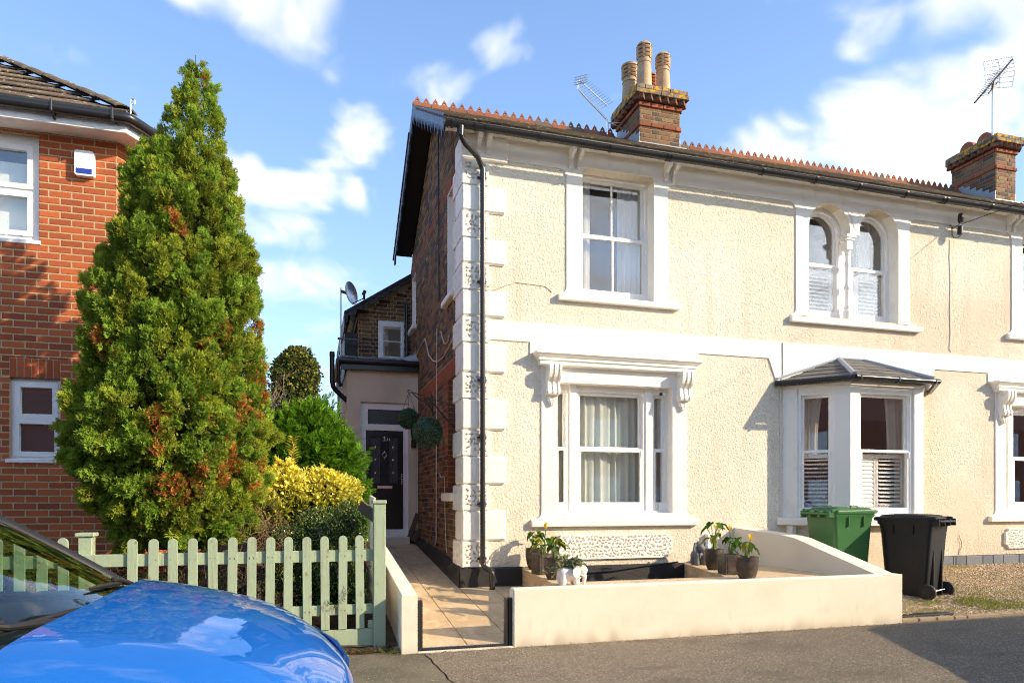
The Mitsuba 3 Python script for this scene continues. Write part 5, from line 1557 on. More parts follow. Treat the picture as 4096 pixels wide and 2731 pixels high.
for k in range(13):
    t = (k + .8) / 14; c = P(13.85, 10.37) * (1 - t) + P(13.25, 9.62) * t
    d = np.array([.13, -.08, .035]) * (1 - .2 * t)
    el.tube([c - d, c + d], .005, 4)
    e = np.array([.05, .12, .02]); el.tube([c + [0, 0, .03] - e, c + [0, 0, .03] + e], .004, 4)
put(ae + '__elements', el, 'm_silver')
gr = M()
for (A, B, Cc, D) in ((P(13.316, 10.385), P(14.123, 10.638), P(14.172, 10.433), P(13.366, 10.197)), (P(13.358, 10.118), P(14.189, 10.36), P(14.109, 10.005), P(13.40, 9.85))):
    for k in range(4): t = k / 3; gr.tube([A + (D - A) * t, B + (Cc - B) * t], .007, 4)
    for k in (0, .5, 1): gr.tube([A + (B - A) * k, D + (Cc - D) * k], .008, 4)
put(ae + '__reflector', gr, 'm_metal')

# ---------------------------------------------------------------- the red-brick house on the left
LH = thing('red_brick_house', 'modern orange-red brick house with white plastic windows, cut off by the left edge', 'house')
YL, XL = 8.7, -2.105
WU, WL = (-4.2, -2.868, 4.15, 5.345), (-3.147, -2.663, 1.80, 2.68)
wall = rect(-9.0, XL, -.1, 5.56)
for w in (WU, WL): wall = wall.difference(rect(*w))
put(LH + '__wall', M().ext(wall, YL, YL + .25), 'm_mortar_l')
CX1, CY1 = -1.55, 9.55                          # the splayed corner runs back to here
cu = unit(np.array([CX1 - XL, CY1 - YL, 0])); cn = np.array([cu[1], -cu[0], 0]); CL = math.hypot(CX1 - XL, CY1 - YL)
put(LH + '__wall', M().obox((XL + cu[0] * CL / 2 - cn[0] * .1, YL + cu[1] * CL / 2 - cn[1] * .1, 2.73), [cu, cn, [0, 0, 1]], (CL / 2, .0995, 2.83)).box(CX1 - .2, CX1, CY1, 16, -.1, 5.56).box(-9, CX1, 15.8, 16, -.1, 5.56).box(-9.2, -9.001, YL, 16, -.1, 5.56), 'm_mortar_l')


def red_brick(u, z, r):
    k = .72 + .45 * r()
    c = (0.40, 0.098, 0.030) if r() < .75 else (0.33, 0.078, 0.028)
    return tuple(a * k for a in c)


bricks(LH + '__wall', (0, YL, 0), (1, 0, 0), (0, -1, 0), (-6.2, XL), 0.02, 5.53, 0.0765, 0.2235, red_brick, bond='stretcher', gap=.0125, proud=.004, clip=hole_clip([WU, WL, (WL[0], WL[1], 2.68, 2.90)]), first=.04, limit=300)
bricks(LH + '__wall_001', (XL, YL, 0), cu, cn, (0, CL), 0.02, 5.53, 0.0765, 0.2235, red_brick, bond='stretcher', gap=.0105, limit=60)
bricks(LH + '__wall_001', (CX1, 0, 0), (0, 1, 0), (1, 0, 0), (CY1, 14.0), 0.02, 5.4, 0.0765, 0.2235, red_brick, bond='stretcher', gap=.0125, proud=.004, limit=0)
for k in range(7):
    a = WL[0] + k * (WL[1] - WL[0]) / 7; b = WL[0] + (k + 1) * (WL[1] - WL[0]) / 7
    put(LH + '__wall__soldier_brick', M().box(a + .005, b - .005, YL - .007, YL + .02, 2.685, 2.895, .004, np.array([.36, .08, .025]) * (.75 + .4 * rnd.random())), 'm_brick', vc=True)


def plastic_window(W, x0, x1, z0, z1, y, lights, back):
    """A white plastic window: outer frame, opening lights with their own frames, panes, cill."""
    fr = rect(x0, x1, z0, z1)
    for (a, b, c, d) in lights: fr = fr.difference(rect(a, b, c, d))
    put(W + '__frame', M().ext(fr, y, y + .07), 'm_pvc')
    for (a, b, c, d) in lights:
        p = rect(a - .012, b + .012, c - .012, d + .012)
        put(W + '__casement', M().ext(p.difference(rect(a + .042, b - .042, c + .042, d - .042)), y - .018, y - .001).ext(rect(a + .03, b - .03, c + .03, d - .03).difference(rect(a + .044, b - .044, c + .044, d - .044)), y - .0008, y + .03), 'm_pvc')
        put(W + '__pane', M().add([(a + .03, y + .022, c + .03), (b - .03, y + .022, c + .03), (b - .03, y + .022, d - .03), (a + .03, y + .022, d - .03)], [[0, 1, 2, 3]]), 'm_glass')
        if back: put(W + '__back', M().box(a, b, y + .06, y + .07, c, d), back)
    put(W + '__sill', M().box(x0 - .035, x1 + (.02 if back != 'm_frost' else -.02), y - .075, y + .05, z0 - .045, z0, .006), 'm_pvc')


W = free(LH + '__window')
plastic_window(W, WU[0], WU[1], WU[2] + .04, WU[3], YL + .06, [(-4.1, -2.952, 4.26, 4.715), (-4.1, -2.952, 4.775, 5.225)], None)
put(W + '__roller_blind', M().box(-4.2, -3.035, YL + .20, YL + .205, 4.05, 5.10), 'm_blind')
put(LH + '__shell', M().box(-5.2, -2.4, YL + 2.2, YL + 2.25, 3, 5.5).box(-5.2, -2.4, YL + .26, YL + 2.2, 3.0, 3.05).box(-5.2, -2.4, YL + .26, YL + 2.2, 5.5, 5.55).box(-2.45, -2.4, YL + .26, YL + 2.2, 3.05, 5.5), 'm_room')
W = free(LH + '__window')
plastic_window(W, WL[0], WL[1], WL[2], WL[3], YL + .05, [(-3.10, -2.71, 2.255, 2.63), (-3.11, -2.69, 1.84, 2.23)], 'm_frost')
put(LH + '__brick_sill_shadow_bar' if False else LH + '__lintel_bar', M().box(WL[0], WL[1], YL - .002, YL + .1, 2.680, 2.686), 'm_blackmat')
ab = thing('alarm_box', 'white alarm box with a dark blue lower strip on the red brick wall', 'alarm box')
put(ab + '__case', M().ext(rect(-2.508, -2.316, 4.935, 5.212).buffer(-.03).buffer(.03), YL - .075, YL - .006), 'm_pvc')
put(ab + '__strip', M().box(-2.492, -2.335, YL - .079, YL - .074, 4.955, 5.012, .002), 'm_blue')
# boxed eaves, gutter, hipped tile roof
EO = .30
pl0, pl1, pl2 = np.array([-9.3, YL - EO]), np.array([XL + .215, YL - EO]), np.array([CX1 + .30, CY1 - .16])
cn2 = cn[:2]
e1 = np.array([XL, YL]) + cn2 * EO
k = (YL - EO - e1[1]) / cu[1]; pl1 = e1 + cu[:2] * k
pl2 = pl1 + cu[:2] * 1.6
ease = Polygon([tuple(pl0), tuple(pl1), tuple(pl2), (pl2[0], 16), (-9.3, 16)])
put(LH + '__soffit', M().extz(ease.difference(Polygon([(-8.9, YL + .02), (XL - .02, YL + .02), (CX1 - .02, CY1), (CX1 - .02, 15.7), (-8.9, 15.7)])), 5.385, 5.40), 'm_pvc')
fb = M()
for (p, q) in ((pl0, pl1), (pl1, pl2)):
    bay_box(fb, p, q, 0, np.linalg.norm(q - p), 5.36, 5.50, 0, .02, .002)
put(LH + '__fascia', fb, 'm_pvc')
gt = M()
n1 = np.array([0, -1.0]); mit = unit(n1 + cn2)
ga, gb, gc = pl0 + n1 * .07, pl1 + mit * .075, pl2 + cn2 * .07
for zz, r in ((5.495, .058),):
    gt.tube([(ga[0], ga[1], zz), (gb[0] - .08, gb[1], zz), (gb[0], gb[1] + .01, zz), (gb[0] + cu[0] * .08, gb[1] + cu[1] * .08, zz), (gc[0], gc[1], zz)], r, 12)
G = put(LH + '__gutter', gt, 'm_black', 50)
for x in (-2.62, -3.6): put(G + '__clip', M().box(x - .012, x + .012, YL - EO - .135, YL - EO - .004, 5.43, 5.555, .012).beam((x, YL - EO - .09, 5.44), (x, YL - EO - .01, 5.40), .02, .03), 'm_black')
for t in (.02,): put(G + '__clip', M().box(gb[0] - .16, gb[0] - .13, YL - EO - .135, YL - EO - .004, 5.43, 5.56, .012), 'm_black')
# hip: from the splay corner up to the ridge
HP = np.array([gb[0] - .01, gb[1] + .03, 5.545]); HD = unit(np.array([-1.0, 1.05, .75]))
slope = .75 / 1.05
put(LH + '__roof', M().add([(-9.3, YL - EO - .04, 5.53), tuple(HP), tuple(HP + HD * 7), tuple(HP + HD * 7 + np.array([-3, 0, 0]))], [[0, 1, 2, 3]]).add([tuple(HP), (gc[0], gc[1] + 6, 5.53), tuple(HP + HD * 7)], [[0, 1, 2]]), 'm_roof')
LR = LH + '__roof'
for r in range(16):
    y0 = YL - EO - .06 + r * .262; z0 = 5.545 + (y0 - (YL - EO - .04)) * slope
    xe = HP[0] + (y0 - HP[1]) * HD[0] / HD[1] - .03
    x = xe - (.165 if r % 2 else 0)
    k = 0
    while x > -5.4 and k < 9:
        a, b = x - .326, x; x -= .33; k += 1
        if b / y0 < -.75 * 1.3: break
        dz = .006 * rnd.random()
        up = unit(np.array([0, 1, slope])); nn = np.array([0, -up[2], up[1]])
        c = np.array([(a + b) / 2, y0, z0 + dz]) + up * .165 + nn * .022
        put(LR + '__tile', M().obox(c, [[1, 0, .004 * (rnd.random() - .5)], unit(up - nn * .07), np.cross([1, 0, 0], unit(up - nn * .07))], (.162, .165, .009), .003), 'm_roof')
for k in range(13):
    a = HP + HD * (.04 + .42 * k) + [0, 0, .045]; b = HP + HD * (.04 + .42 * (k + 1) - .006) + [0, 0, .045 + .012]
    L_ = unit(b - a)
    m = M(); t = np.linspace(0.12 * np.pi, .88 * np.pi, 9)
    sd_ = unit(np.cross([0, 0, 1.0], L_)); up_ = np.cross(L_, sd_)
    ring = lambda c, r: np.array([c + sd_ * r * 1.15 * math.cos(q) + up_ * r * .62 * math.sin(q) - up_ * .035 for q in t])
    v = np.vstack([ring(a, .125), ring(b, .135), ring(b, .115), ring(a, .105)])
    f = []
    for s0, s1 in ((0, 9), (9, 18), (18, 27), (27, 0)):
        for q in range(8): f.append([s0 + q, s0 + q + 1, s1 + q + 1, s1 + q])
    m.add(v, f); put(LR + '__hip_tile', m, 'm_brick' if False else 'm_roof')
hi = M(); t = np.linspace(0, 5.4, 20)
hi.tube([(HP[0] + .03, HP[1] - .02, HP[2] - .02), (HP[0] + .03, HP[1] - .02, HP[2] + .10)] + [(HP[0] + .055 - .028 * math.cos(q) * (1 - q / 9), HP[1] - .02, HP[2] + .135 + .03 * math.sin(q)) for q in t], .007, 6)
put(LR + '__hip_iron', hi, 'm_metal', 40)


# ---------------------------------------------------------------- garden walls, flood boards, planter ledge
def soft(m, angle=30): return m


fw = thing('garden_wall', 'low cream rendered wall along the pavement in front of the terrace', 'wall')
w = M().box(1.78, 6.235, 6.05, 6.178, -.10, .535, .012)
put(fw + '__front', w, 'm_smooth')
rp = Polygon([(6.20, .50), (6.20, -.1), (8.60, -.1), (8.60, .955), (8.2, .925), (7.65, .895), (7.45, .865)])
# return wall running back, its top falling towards the pavement; it leans a little in plan
m = M()
top = [(8.60, 5.838, .955), (8.20, 5.866, .930), (7.65, 5.90, .897), (7.40, 5.915, .865), (6.18, 5.985, .536), (6.052, 5.99, .536)]
v, f = [], []
for (y, x, z) in top: v += [(x, y, -.1), (x, y, z), (x + .245 - .0 * y, y, z), (x + .245, y, -.1)]
for k in range(len(top) - 1):
    a = 4 * k
    f += [[a, a + 1, a + 5, a + 4], [a + 1, a + 2, a + 6, a + 5], [a + 2, a + 3, a + 7, a + 6]]
m.add(v, f); m.add(v[-4:], [[0, 1, 2, 3]]); m.add(v[:4], [[3, 2, 1, 0]])
put(fw + '__return', m, 'm_smooth')
lw = thing('garden_wall', 'low cream rendered wall climbing along the left side of the front path', 'wall')
v = []
for (y, z) in ((6.05, .515), (8.54, .762), (12.38, 1.06)): v += [(.76, y, -.1), (.76, y, z - .008), (.768, y, z), (.892, y, z), (.90, y, z - .008), (.90, y, -.1)]
f = []
for k in range(2):
    a = 6 * k
    f += [[a + j, a + j + 1, a + j + 7, a + j + 6] for j in range(5)]
m = M().add(v, f); m.add(v[:6], [[0, 5, 1], [1, 5, 4], [1, 4, 2], [2, 4, 3]])
m.v[-1] = m.v[-1]
put(lw + '__body', M().add(v, f).add(v[:6], [[0, 1, 5], [1, 4, 5], [1, 2, 4], [2, 3, 4]]), 'm_smooth')
fl = thing('flood_gate_frame', 'dark metal channel frame and sill at the gateway of the front path', 'gate frame')
put(fl + '__channel', M().box(.904, .952, 6.09, 6.16, .0, .455, .004), 'm_blackmat')
put(fl + '__channel', M().box(1.718, 1.742, 6.09, 6.16, .0, .445, .003).box(1.746, 1.778, 6.08, 6.15, -.01, .45, .003), 'm_blackmat')
put(fl + '__sill', M().box(.953, 1.717, 6.085, 6.115, -.01, .030, .003), 'm_blackmat')
put(fl + '__sill_strip', M().box(.953, 1.717, 6.117, 6.129, -.01, .034, .002), 'm_metal')
put(fl + '__threshold', M().box(.90, 1.78, 6.035, 6.084, -.02, .012, .008), 'm_smooth')

LZ = .467
pl = thing('planter_ledge', 'low U-shaped stone ledge behind the front wall with a dark sunken pit', 'ledge')


def ledge_block(x0, y0, x1, y1, w, key, cut):
    """One arm of the ledge from (x0, y0) to (x1, y1), capped by slabs."""
    p, q = np.array([x0, y0]), np.array([x1, y1]); L = np.linalg.norm(q - p); u = (q - p) / L; n = np.array([-u[1], u[0]])
    ax = np.array([[u[0], u[1], 0], [n[0], n[1], 0], [0, 0, 1.0]])
    c = (p + q) / 2 + n * w / 2
    put(pl + '__' + key, M().obox((c[0], c[1], .20), ax, (L / 2, abs(w) / 2 - .004, .248), .003), 'm_stone')
    s = 0.0
    while s < L - .02:
        b = min(s + cut, L)
        cc = p + u * (s + b) / 2 + n * w / 2
        put(pl + '__cap_slab', M().obox((cc[0], cc[1], LZ - .009), ax, ((b - s) / 2 - .0025, abs(w) / 2 + .003, .0095), .002), 'm_stone')
        s = b


ledge_block(2.45, 6.74, 2.634, 8.56, -.30, 'left_arm', .60)
ledge_block(4.59, 6.93, 5.005, 8.56, -1.30, 'right_arm', .60)
ledge_block(2.43, 6.185, 5.97, 6.185, .745, 'front_arm', .72)
put(pl + '__pit_floor', M().box(2.7, 5.2, 6.92, 8.58, .16, .20), 'm_plinth')

# ---------------------------------------------------------------- picket fence
PF = thing('picket_fence', 'pale green painted picket fence with round-topped pickets along the pavement', 'fence')
FYY = 6.30


NAILS = M()


def picket(x, zt=1.032, w=.076):
    a = np.linspace(0, math.pi, 11)
    p = Polygon([(x - w / 2, .202), (x + w / 2, .202)] + [(x + w / 2 * math.cos(t), zt - w / 2 + w / 2 * math.sin(t)) for t in a])
    y = FYY - .012 + rnd.uniform(-.003, .003)
    m = M().ext(p.buffer(-.003), y, y + .022).ext(p, y + .003, y + .019)
    k = rnd.uniform(-.012, .012)
    for v in m.v: v[:, 0] += (v[:, 2] - .6) * k
    put(PF + '__picket', m, 'm_greenpaint')
    for z in (.855, .372):
        for q in (-.016, .018): NAILS.box(x + q - .004, x + q + .004, y - .0015, y + .01, z + rnd.uniform(-.012, .012) - .004, z + .004)


xs = [.419 - .1525 * k for k in range(14)]
for k, x in enumerate(xs):
    if k == 13: continue
    picket(x + rnd.uniform(-.004, .004), 1.032 + rnd.uniform(-.004, .004))
for k in range(16): picket(-1.905 - .1525 * k, 1.05 + rnd.uniform(-.004, .004))
put(PF + '__nails', NAILS, 'm_wood', kind='stuff')
put(PF + '__rail', M().box(-4.3, .538, FYY + .012, FYY + .05, .802, .905, .004), 'm_greenpaint')
put(PF + '__rail', M().box(-4.3, .538, FYY + .012, FYY + .05, .327, .417, .004), 'm_greenpaint')
put(PF + '__gravel_board', M().box(-4.3, .538, FYY + .00, FYY + .04, .02, .196, .004), 'm_greenpaint')
put(PF + '__post', M().box(.538, .645, FYY - .035, FYY + .07, -.1, 1.316, .005), 'm_greenpaint', label='tall green gate post at the right end of the fence')
put(PF + '__post_cap', M().box(.524, .652, FYY - .05, FYY + .085, 1.317, 1.35, .006), 'm_greenpaint')
put(PF + '__post', M().box(-1.82, -1.72, FYY + .052, FYY + .152, -.1, 1.05, .005), 'm_greenpaint', label='capped green post behind the pickets')
put(PF + '__post_cap', M().box(-1.84, -1.70, FYY + .032, FYY + .172, 1.051, 1.082, .006), 'm_greenpaint')
put(PF + '__cleat', M().box(.49, .537, FYY + .0, FYY + .03, .20, .27, .003), 'm_greenpaint')
sf = thing('side_fence', 'weathered slatted garden fence running back behind the gate post', 'fence')
for k in range(5):
    y = 6.46 + k * .115
    put(sf + '__slat', M().box(.556, .572, y, y + .072, .30, 1.375 + .05 * (y - 6.5), .003), 'm_oldgrey' if 'm_oldgrey' in MATS else 'm_smooth')
put(sf + '__rail', M().box(.574, .610, 6.40, 7.05, 1.16, 1.24, .004).box(.574, .610, 6.40, 7.05, .55, .63, .004), 'm_wood')
put(sf + '__brace', M().beam((.57, 6.38, 1.19), (.44, 6.52, 1.30), .03, .10), 'm_wood')
ob = thing('timber_edging', 'reddish old timber board in the planting behind the pickets', 'board')
put(ob + '__board', M().box(-.9, .1, 6.50, 6.53, .22, .36, .004), 'm_oldwood')


# ---------------------------------------------------------------- pots, lilies, elephants
def round_pot(name, label, x, y, d, h):
    r = d / 2
    P = thing(name, label, 'flower pot')
    prof = [(.001, 0), (r * .60, 0), (r * .66, .008), (r * .80, h * .16), (r * .92, h * .40), (r * .985, h * .68), (r * 1.0, h * .97), (r * .99, h), (r * .93, h), (r * .92, h * .9)]
    put(P + '__body', M().lathe([(a, LZ + b) for a, b in prof], (x, y, 0), 32), 'm_planter', 50)
    put(P + '__compost', M().lathe([(r * .93, LZ + h * .90), (r * .5, LZ + h * .92), (.001, LZ + h * .91)], (x, y, 0), 20), 'm_soil')
    return P


def square_pot(label, x, y, w, h, rot):
    P = thing('square_pot', label, 'flower pot')
    m = M(); c, s = math.cos(rot), math.sin(rot); ax = np.array([[c, s, 0], [-s, c, 0], [0, 0, 1.0]])
    for (a, b) in (((1, 0), 1), ((-1, 0), 1), ((0, 1), 1), ((0, -1), 1)):
        o = (ax[0] * a[0] + ax[1] * a[1]) * (w / 2 - .012)
        hx = (.012, w / 2, h / 2) if a[0] else (w / 2 - .0245, .012, h / 2)
        m.obox(np.array([x, y, LZ + h / 2]) + o, ax, hx, .006)
    put(P + '__body', m, 'm_planter')
    put(P + '__compost', M().obox((x, y, LZ + h - .04), ax, (w / 2 - .025, w / 2 - .025, .01)), 'm_soil')
    return P


def lily(label, x, y, z, h, nleaf, flowers, seed, spread=.10):
    """A calla lily: arrow-shaped leaves on stalks and rolled yellow flowers."""
    r = np.random.default_rng(seed); K = thing('calla_lily', label, 'plant', None)
    st, lf, cl, fm = M(), M(), [], M()
    for k in range(nleaf):
        a = r.uniform(0, 6.28); d = spread * r.uniform(.3, 1.15); hh = h * r.uniform(.45, 1.0)
        p = np.array([[x + .02 * math.cos(a), y + .02 * math.sin(a), z], [x + .4 * d * math.cos(a), y + .4 * d * math.sin(a), z + hh * .6], [x + d * math.cos(a), y + d * math.sin(a), z + hh]])
        st.tube(p, [.0055, .0045, .0035], 5, col=(.16, .22, .04))
        dirn = unit(np.array([math.cos(a), math.sin(a), r.uniform(-.7, .5)])); side = unit(np.cross(dirn, [0, 0, 1.0])); up = np.cross(side, dirn)
        L, W = .105 * r.uniform(.8, 1.25), .055 * r.uniform(.8, 1.3)
        ts = np.linspace(0, 1, 7); rows = []
        for t in ts:
            w = W * (math.sin(math.pi * min(1, (t * .9 + .12))) ** .8) * (1 - .5 * t)
            cen = p[-1] + dirn * L * (t - .2) - np.array([0, 0, .06]) * t * t
            for s in (-1, -.5, 0, .5, 1): rows.append(cen + side * w * s * .9 + up * (.016 * abs(s) + .006 * math.sin(9 * t + k)))
        q = [[i * 5 + j, i * 5 + j + 1, i * 5 + j + 6, i * 5 + j + 5] for i in range(6) for j in range(4)]
        g = np.array([.07, .145, .022]) if r.random() > .3 else np.array([.30, .30, .03])
        lf.add(rows, q, g * r.uniform(.7, 1.3))
    put(K + '__leaf_blades', lf, 'm_leaf', True, True); put(K + '__stems', st, 'm_vc', True, True)
    for (fx, fy, fh) in flowers:
        p = np.array([[x + fx * .2, y + fy * .2, z], [x + fx * .6, y + fy * .6, z + fh * .6], [x + fx, y + fy, z + fh]])
        put(K + '__flower_stalk', M().tube(p, [.006, .005, .005], 6), 'm_greenstalk' if 'm_greenstalk' in MATS else 'm_greenbin', True)
        a = np.linspace(0, 2 * np.pi, 17); hs = np.linspace(0, 1, 7); rows = []
        for t in hs:
            R = .005 + .021 * t ** 1.6
            for q in a: rows.append(p[-1] + np.array([R * math.cos(q), R * math.sin(q), .065 * t + (.026 * t * t) * math.cos(q - seed)]))
        q = [[i * 17 + j, i * 17 + j + 1, i * 17 + j + 18, i * 17 + j + 17] for i in range(6) for j in range(16)]
        put(K + '__flower', M().add(rows, q, (.80, .55, .06)).tube([p[-1], p[-1] + np.array([0, 0, .07])], .005, 6, col=(.75, .45, .02)), 'm_leaf', True, True)


round_pot('round_pot', 'dark round pot beside the downpipe, farthest back of the left three', 2.75, 8.36, .25, .27)
lily('wilting calla lily in the round pot nearest the downpipe', 2.75, 8.36, LZ + .24, .26, 11, [], 3)
square_pot('dark square pot standing between the two left round pots', 2.66, 7.79, .205, .245, .22)
lily('calla lily with an upright yellow flower in the left square pot', 2.66, 7.79, LZ + .20, .26, 9, [(.03, -.02, .33)], 5)
round_pot('round_pot', 'dark round pot just behind the white elephant planter', 2.605, 7.22, .25, .25)
lily('calla lily with yellow flowers in the pot behind the white elephant', 2.605, 7.22, LZ + .22, .27, 9, [(.0, .03, .17)], 11)
round_pot('round_pot', 'dark round pot beside the grey elephant ornament', 4.91, 7.66, .24, .265)
lily('tall leafy calla lily in the round pot beside the grey elephant', 4.91, 7.66, LZ + .23, .36, 13, [], 14, .12)
square_pot('dark square pot standing between the two right round pots', 4.80, 7.15, .215, .24, -.15)
lily('calla lily with a pale yellow open flower in the right square pot', 4.80, 7.15, LZ + .20, .23, 8, [(.0, .0, .30)], 21)
round_pot('round_pot', 'dark round pot nearest the right end of the front wall', 4.69, 6.66, .25, .25)
lily('calla lily with one yellow flower in the pot nearest the right wall end', 4.69, 6.66, LZ + .22, .24, 8, [(.05, .0, .19)], 33)


def fuse(parts, pitch=.008, it=6):
    """Hulls of spheres joined into one smoothed body."""
    import manifold3d as m3
    bs = []
    for chain in parts:
        ss = [m3.Manifold.sphere(r, 20).translate(c) for c, r in chain]
        for a, b in zip(ss[:-1], ss[1:]): bs.append(m3.Manifold.batch_hull([a, b]))
        if len(ss) == 1: bs.append(ss[0])
    u = m3.Manifold.batch_boolean(bs, m3.OpType.Add).refine_to_length(pitch)
    g = u.to_mesh(); t = trimesh.Trimesh(np.array(g.vert_properties[:, :3]), np.array(g.tri_verts), process=True)
    return trimesh.smoothing.filter_taubin(t, lamb=.5, nu=.5, iterations=it)


# white elephant planter, its head turned to the right
EW = thing('elephant_planter', 'white ceramic elephant planter standing on the stone ledge', 'planter')
x0, y0 = 2.60, 6.69
B = lambda dx, dy, dz: (x0 + dx, y0 + dy, LZ + dz)
body = fuse([[(B(-.085, 0, .118), .074), (B(.0, 0, .122), .076), (B(.06, 0, .125), .068)],
             [(B(-.108, -.040, .034), .034), (B(-.10, -.035, .10), .040)], [(B(-.108, .040, .034), .034), (B(-.10, .035, .10), .040)],
             [(B(.035, -.042, .034), .034), (B(.035, -.036, .10), .040)], [(B(.035, .042, .034), .034), (B(.035, .036, .10), .040)],
             [(B(.06, -.02, .158), .056), (B(.108, -.035, .155), .052)],
             [(B(.11, -.042, .14), .030), (B(.125, -.048, .09), .022), (B(.122, -.048, .05), .019), (B(.118, -.048, .022), .019)],
             [(B(.085, -.085, .105), .008), (B(.118, -.098, .086), .005)], [(B(.10, -.0, .105), .008), (B(.13, -.01, .086), .005)],
             [(B(-.155, 0, .13), .008), (B(-.165, 0, .06), .006)]])
put(EW + '__body', body, 'm_elephant', True)
for s in (-1, 1):
    import manifold3d as m3
    pts = [(.05, .066, .192), (.01, .092, .195), (-.025, .098, .165), (-.022, .098, .115), (.01, .090, .085), (.045, .070, .10), (.06, .062, .145)]
    hull = m3.Manifold.batch_hull([m3.Manifold.sphere(.009, 16).translate(B(a, s * q - .012, z)) for a, q, z in pts])
    cup = m3.Manifold.sphere(1, 40).scale((.036, .020, .045)).translate(B(.012, s * .108 - .012, .142))
    g = (hull - cup).refine_to_length(.008).to_mesh()
    ear = trimesh.smoothing.filter_taubin(trimesh.Trimesh(np.array(g.vert_properties[:, :3]), np.array(g.tri_verts), process=True), iterations=4)
    put(EW + '__ear', ear, 'm_elephant', True)
put(EW + '__compost', M().lathe([(.055, LZ + .196), (.001, LZ + .202)], (x0 - .03, y0, 0), 16, sx=1.3), 'm_soil')


def trailing():
    r = np.random.default_rng(2); P, A, N, L, W, Cc = [], [], [], [], [], []
    st = M()
    for k in range(26):
        a = r.uniform(0, 6.28); R = r.uniform(.04, .20 if math.cos(a) < .2 else .12)
        p0 = np.array([x0 - .03, y0, LZ + .20]); p2 = p0 + np.array([R * math.cos(a) * 1.2, R * math.sin(a) * .8, r.uniform(-.10, .10)])
        p1 = (p0 + p2) / 2 + [0, 0, .08]
        ts = np.linspace(0, 1, 7)[:, None]; c = (1 - ts) ** 2 * p0 + 2 * ts * (1 - ts) * p1 + ts ** 2 * p2
        st.tube(c, .003, 4, col=(.20, .17, .09))
        for j in range(2, 7):
            for q in range(2):
                P.append(c[j]); A.append(r.normal(0, .6, 3) + [math.cos(a), math.sin(a), .2]); N.append(r.normal(0, .4, 3) + [0, -.3, 1]); L.append(r.uniform(.045, .085)); W.append(r.uniform(.024, .036))
                Cc.append(np.array([.20, .25, .14]) * r.uniform(.6, 1.5) if r.random() > .15 else np.array([.42, .36, .16]))
    T1 = thing('trailing_plant', 'grey-green sage plant spilling out of the white elephant planter', 'plant')
    put(T1 + '__foliage', leaves(P, A, N, L, W, Cc), 'm_leaf', vc=True); put(T1 + '__stems', st, 'm_vc', True, True)


trailing()
# grey elephant ornament sitting upright, seen from the front left
EG = thing('elephant_ornament', 'dark grey stone elephant planter on the right arm of the ledge', 'planter')
x0, y0 = 5.06, 8.26
B = lambda dx, dy, dz: (x0 + dx, y0 + dy, LZ + dz)
body = fuse([[(B(-.035, .02, .13), .075), (B(.03, .04, .20), .072), (B(.03, .04, .27), .055)],
             [(B(-.06, -.05, .03), .034), (B(-.055, -.04, .14), .042)], [(B(.065, -.03, .03), .034), (B(.06, -.02, .14), .042)],
             [(B(-.05, .07, .03), .034), (B(-.05, .06, .12), .04)], [(B(.07, .08, .03), .034), (B(.06, .06, .12), .04)],
             [(B(.0, -.03, .25), .055), (B(.01, -.05, .225), .05)],
             [(B(.015, -.085, .21), .030), (B(.02, -.105, .16), .024), (B(.02, -.105, .11), .021), (B(.025, -.10, .075), .018)]], .009)
put(EG + '__body', body, 'm_greyel', True)
for s, c in ((-1, -.072), (1, .085)):
    ear = fuse([[(B(c, -.02, .30), .014), (B(c + s * .022, -.03, .23), .014), (B(c + s * .01, -.04, .16), .012), (B(c - s * .02, -.04, .19), .014), (B(c, -.02, .30), .014)], [(B(c, -.02, .28), .014), (B(c + s * .005, -.035, .19), .013)]], .008, 3)
    put(EG + '__ear', ear, 'm_greyel', True)
for s in (-1, 1): put(EG + '__tusk', M().tube([B(.02 + s * .03, -.09, .17), B(.02 + s * .045, -.12, .145)], [.009, .004], 6), 'm_elephant')
put('wall_socket', M().box(5.36, 5.48, FY - .075, FY - .006, .66, .87, .006), 'm_pvc', label='white weatherproof box on the house wall behind the right pots', category='box')


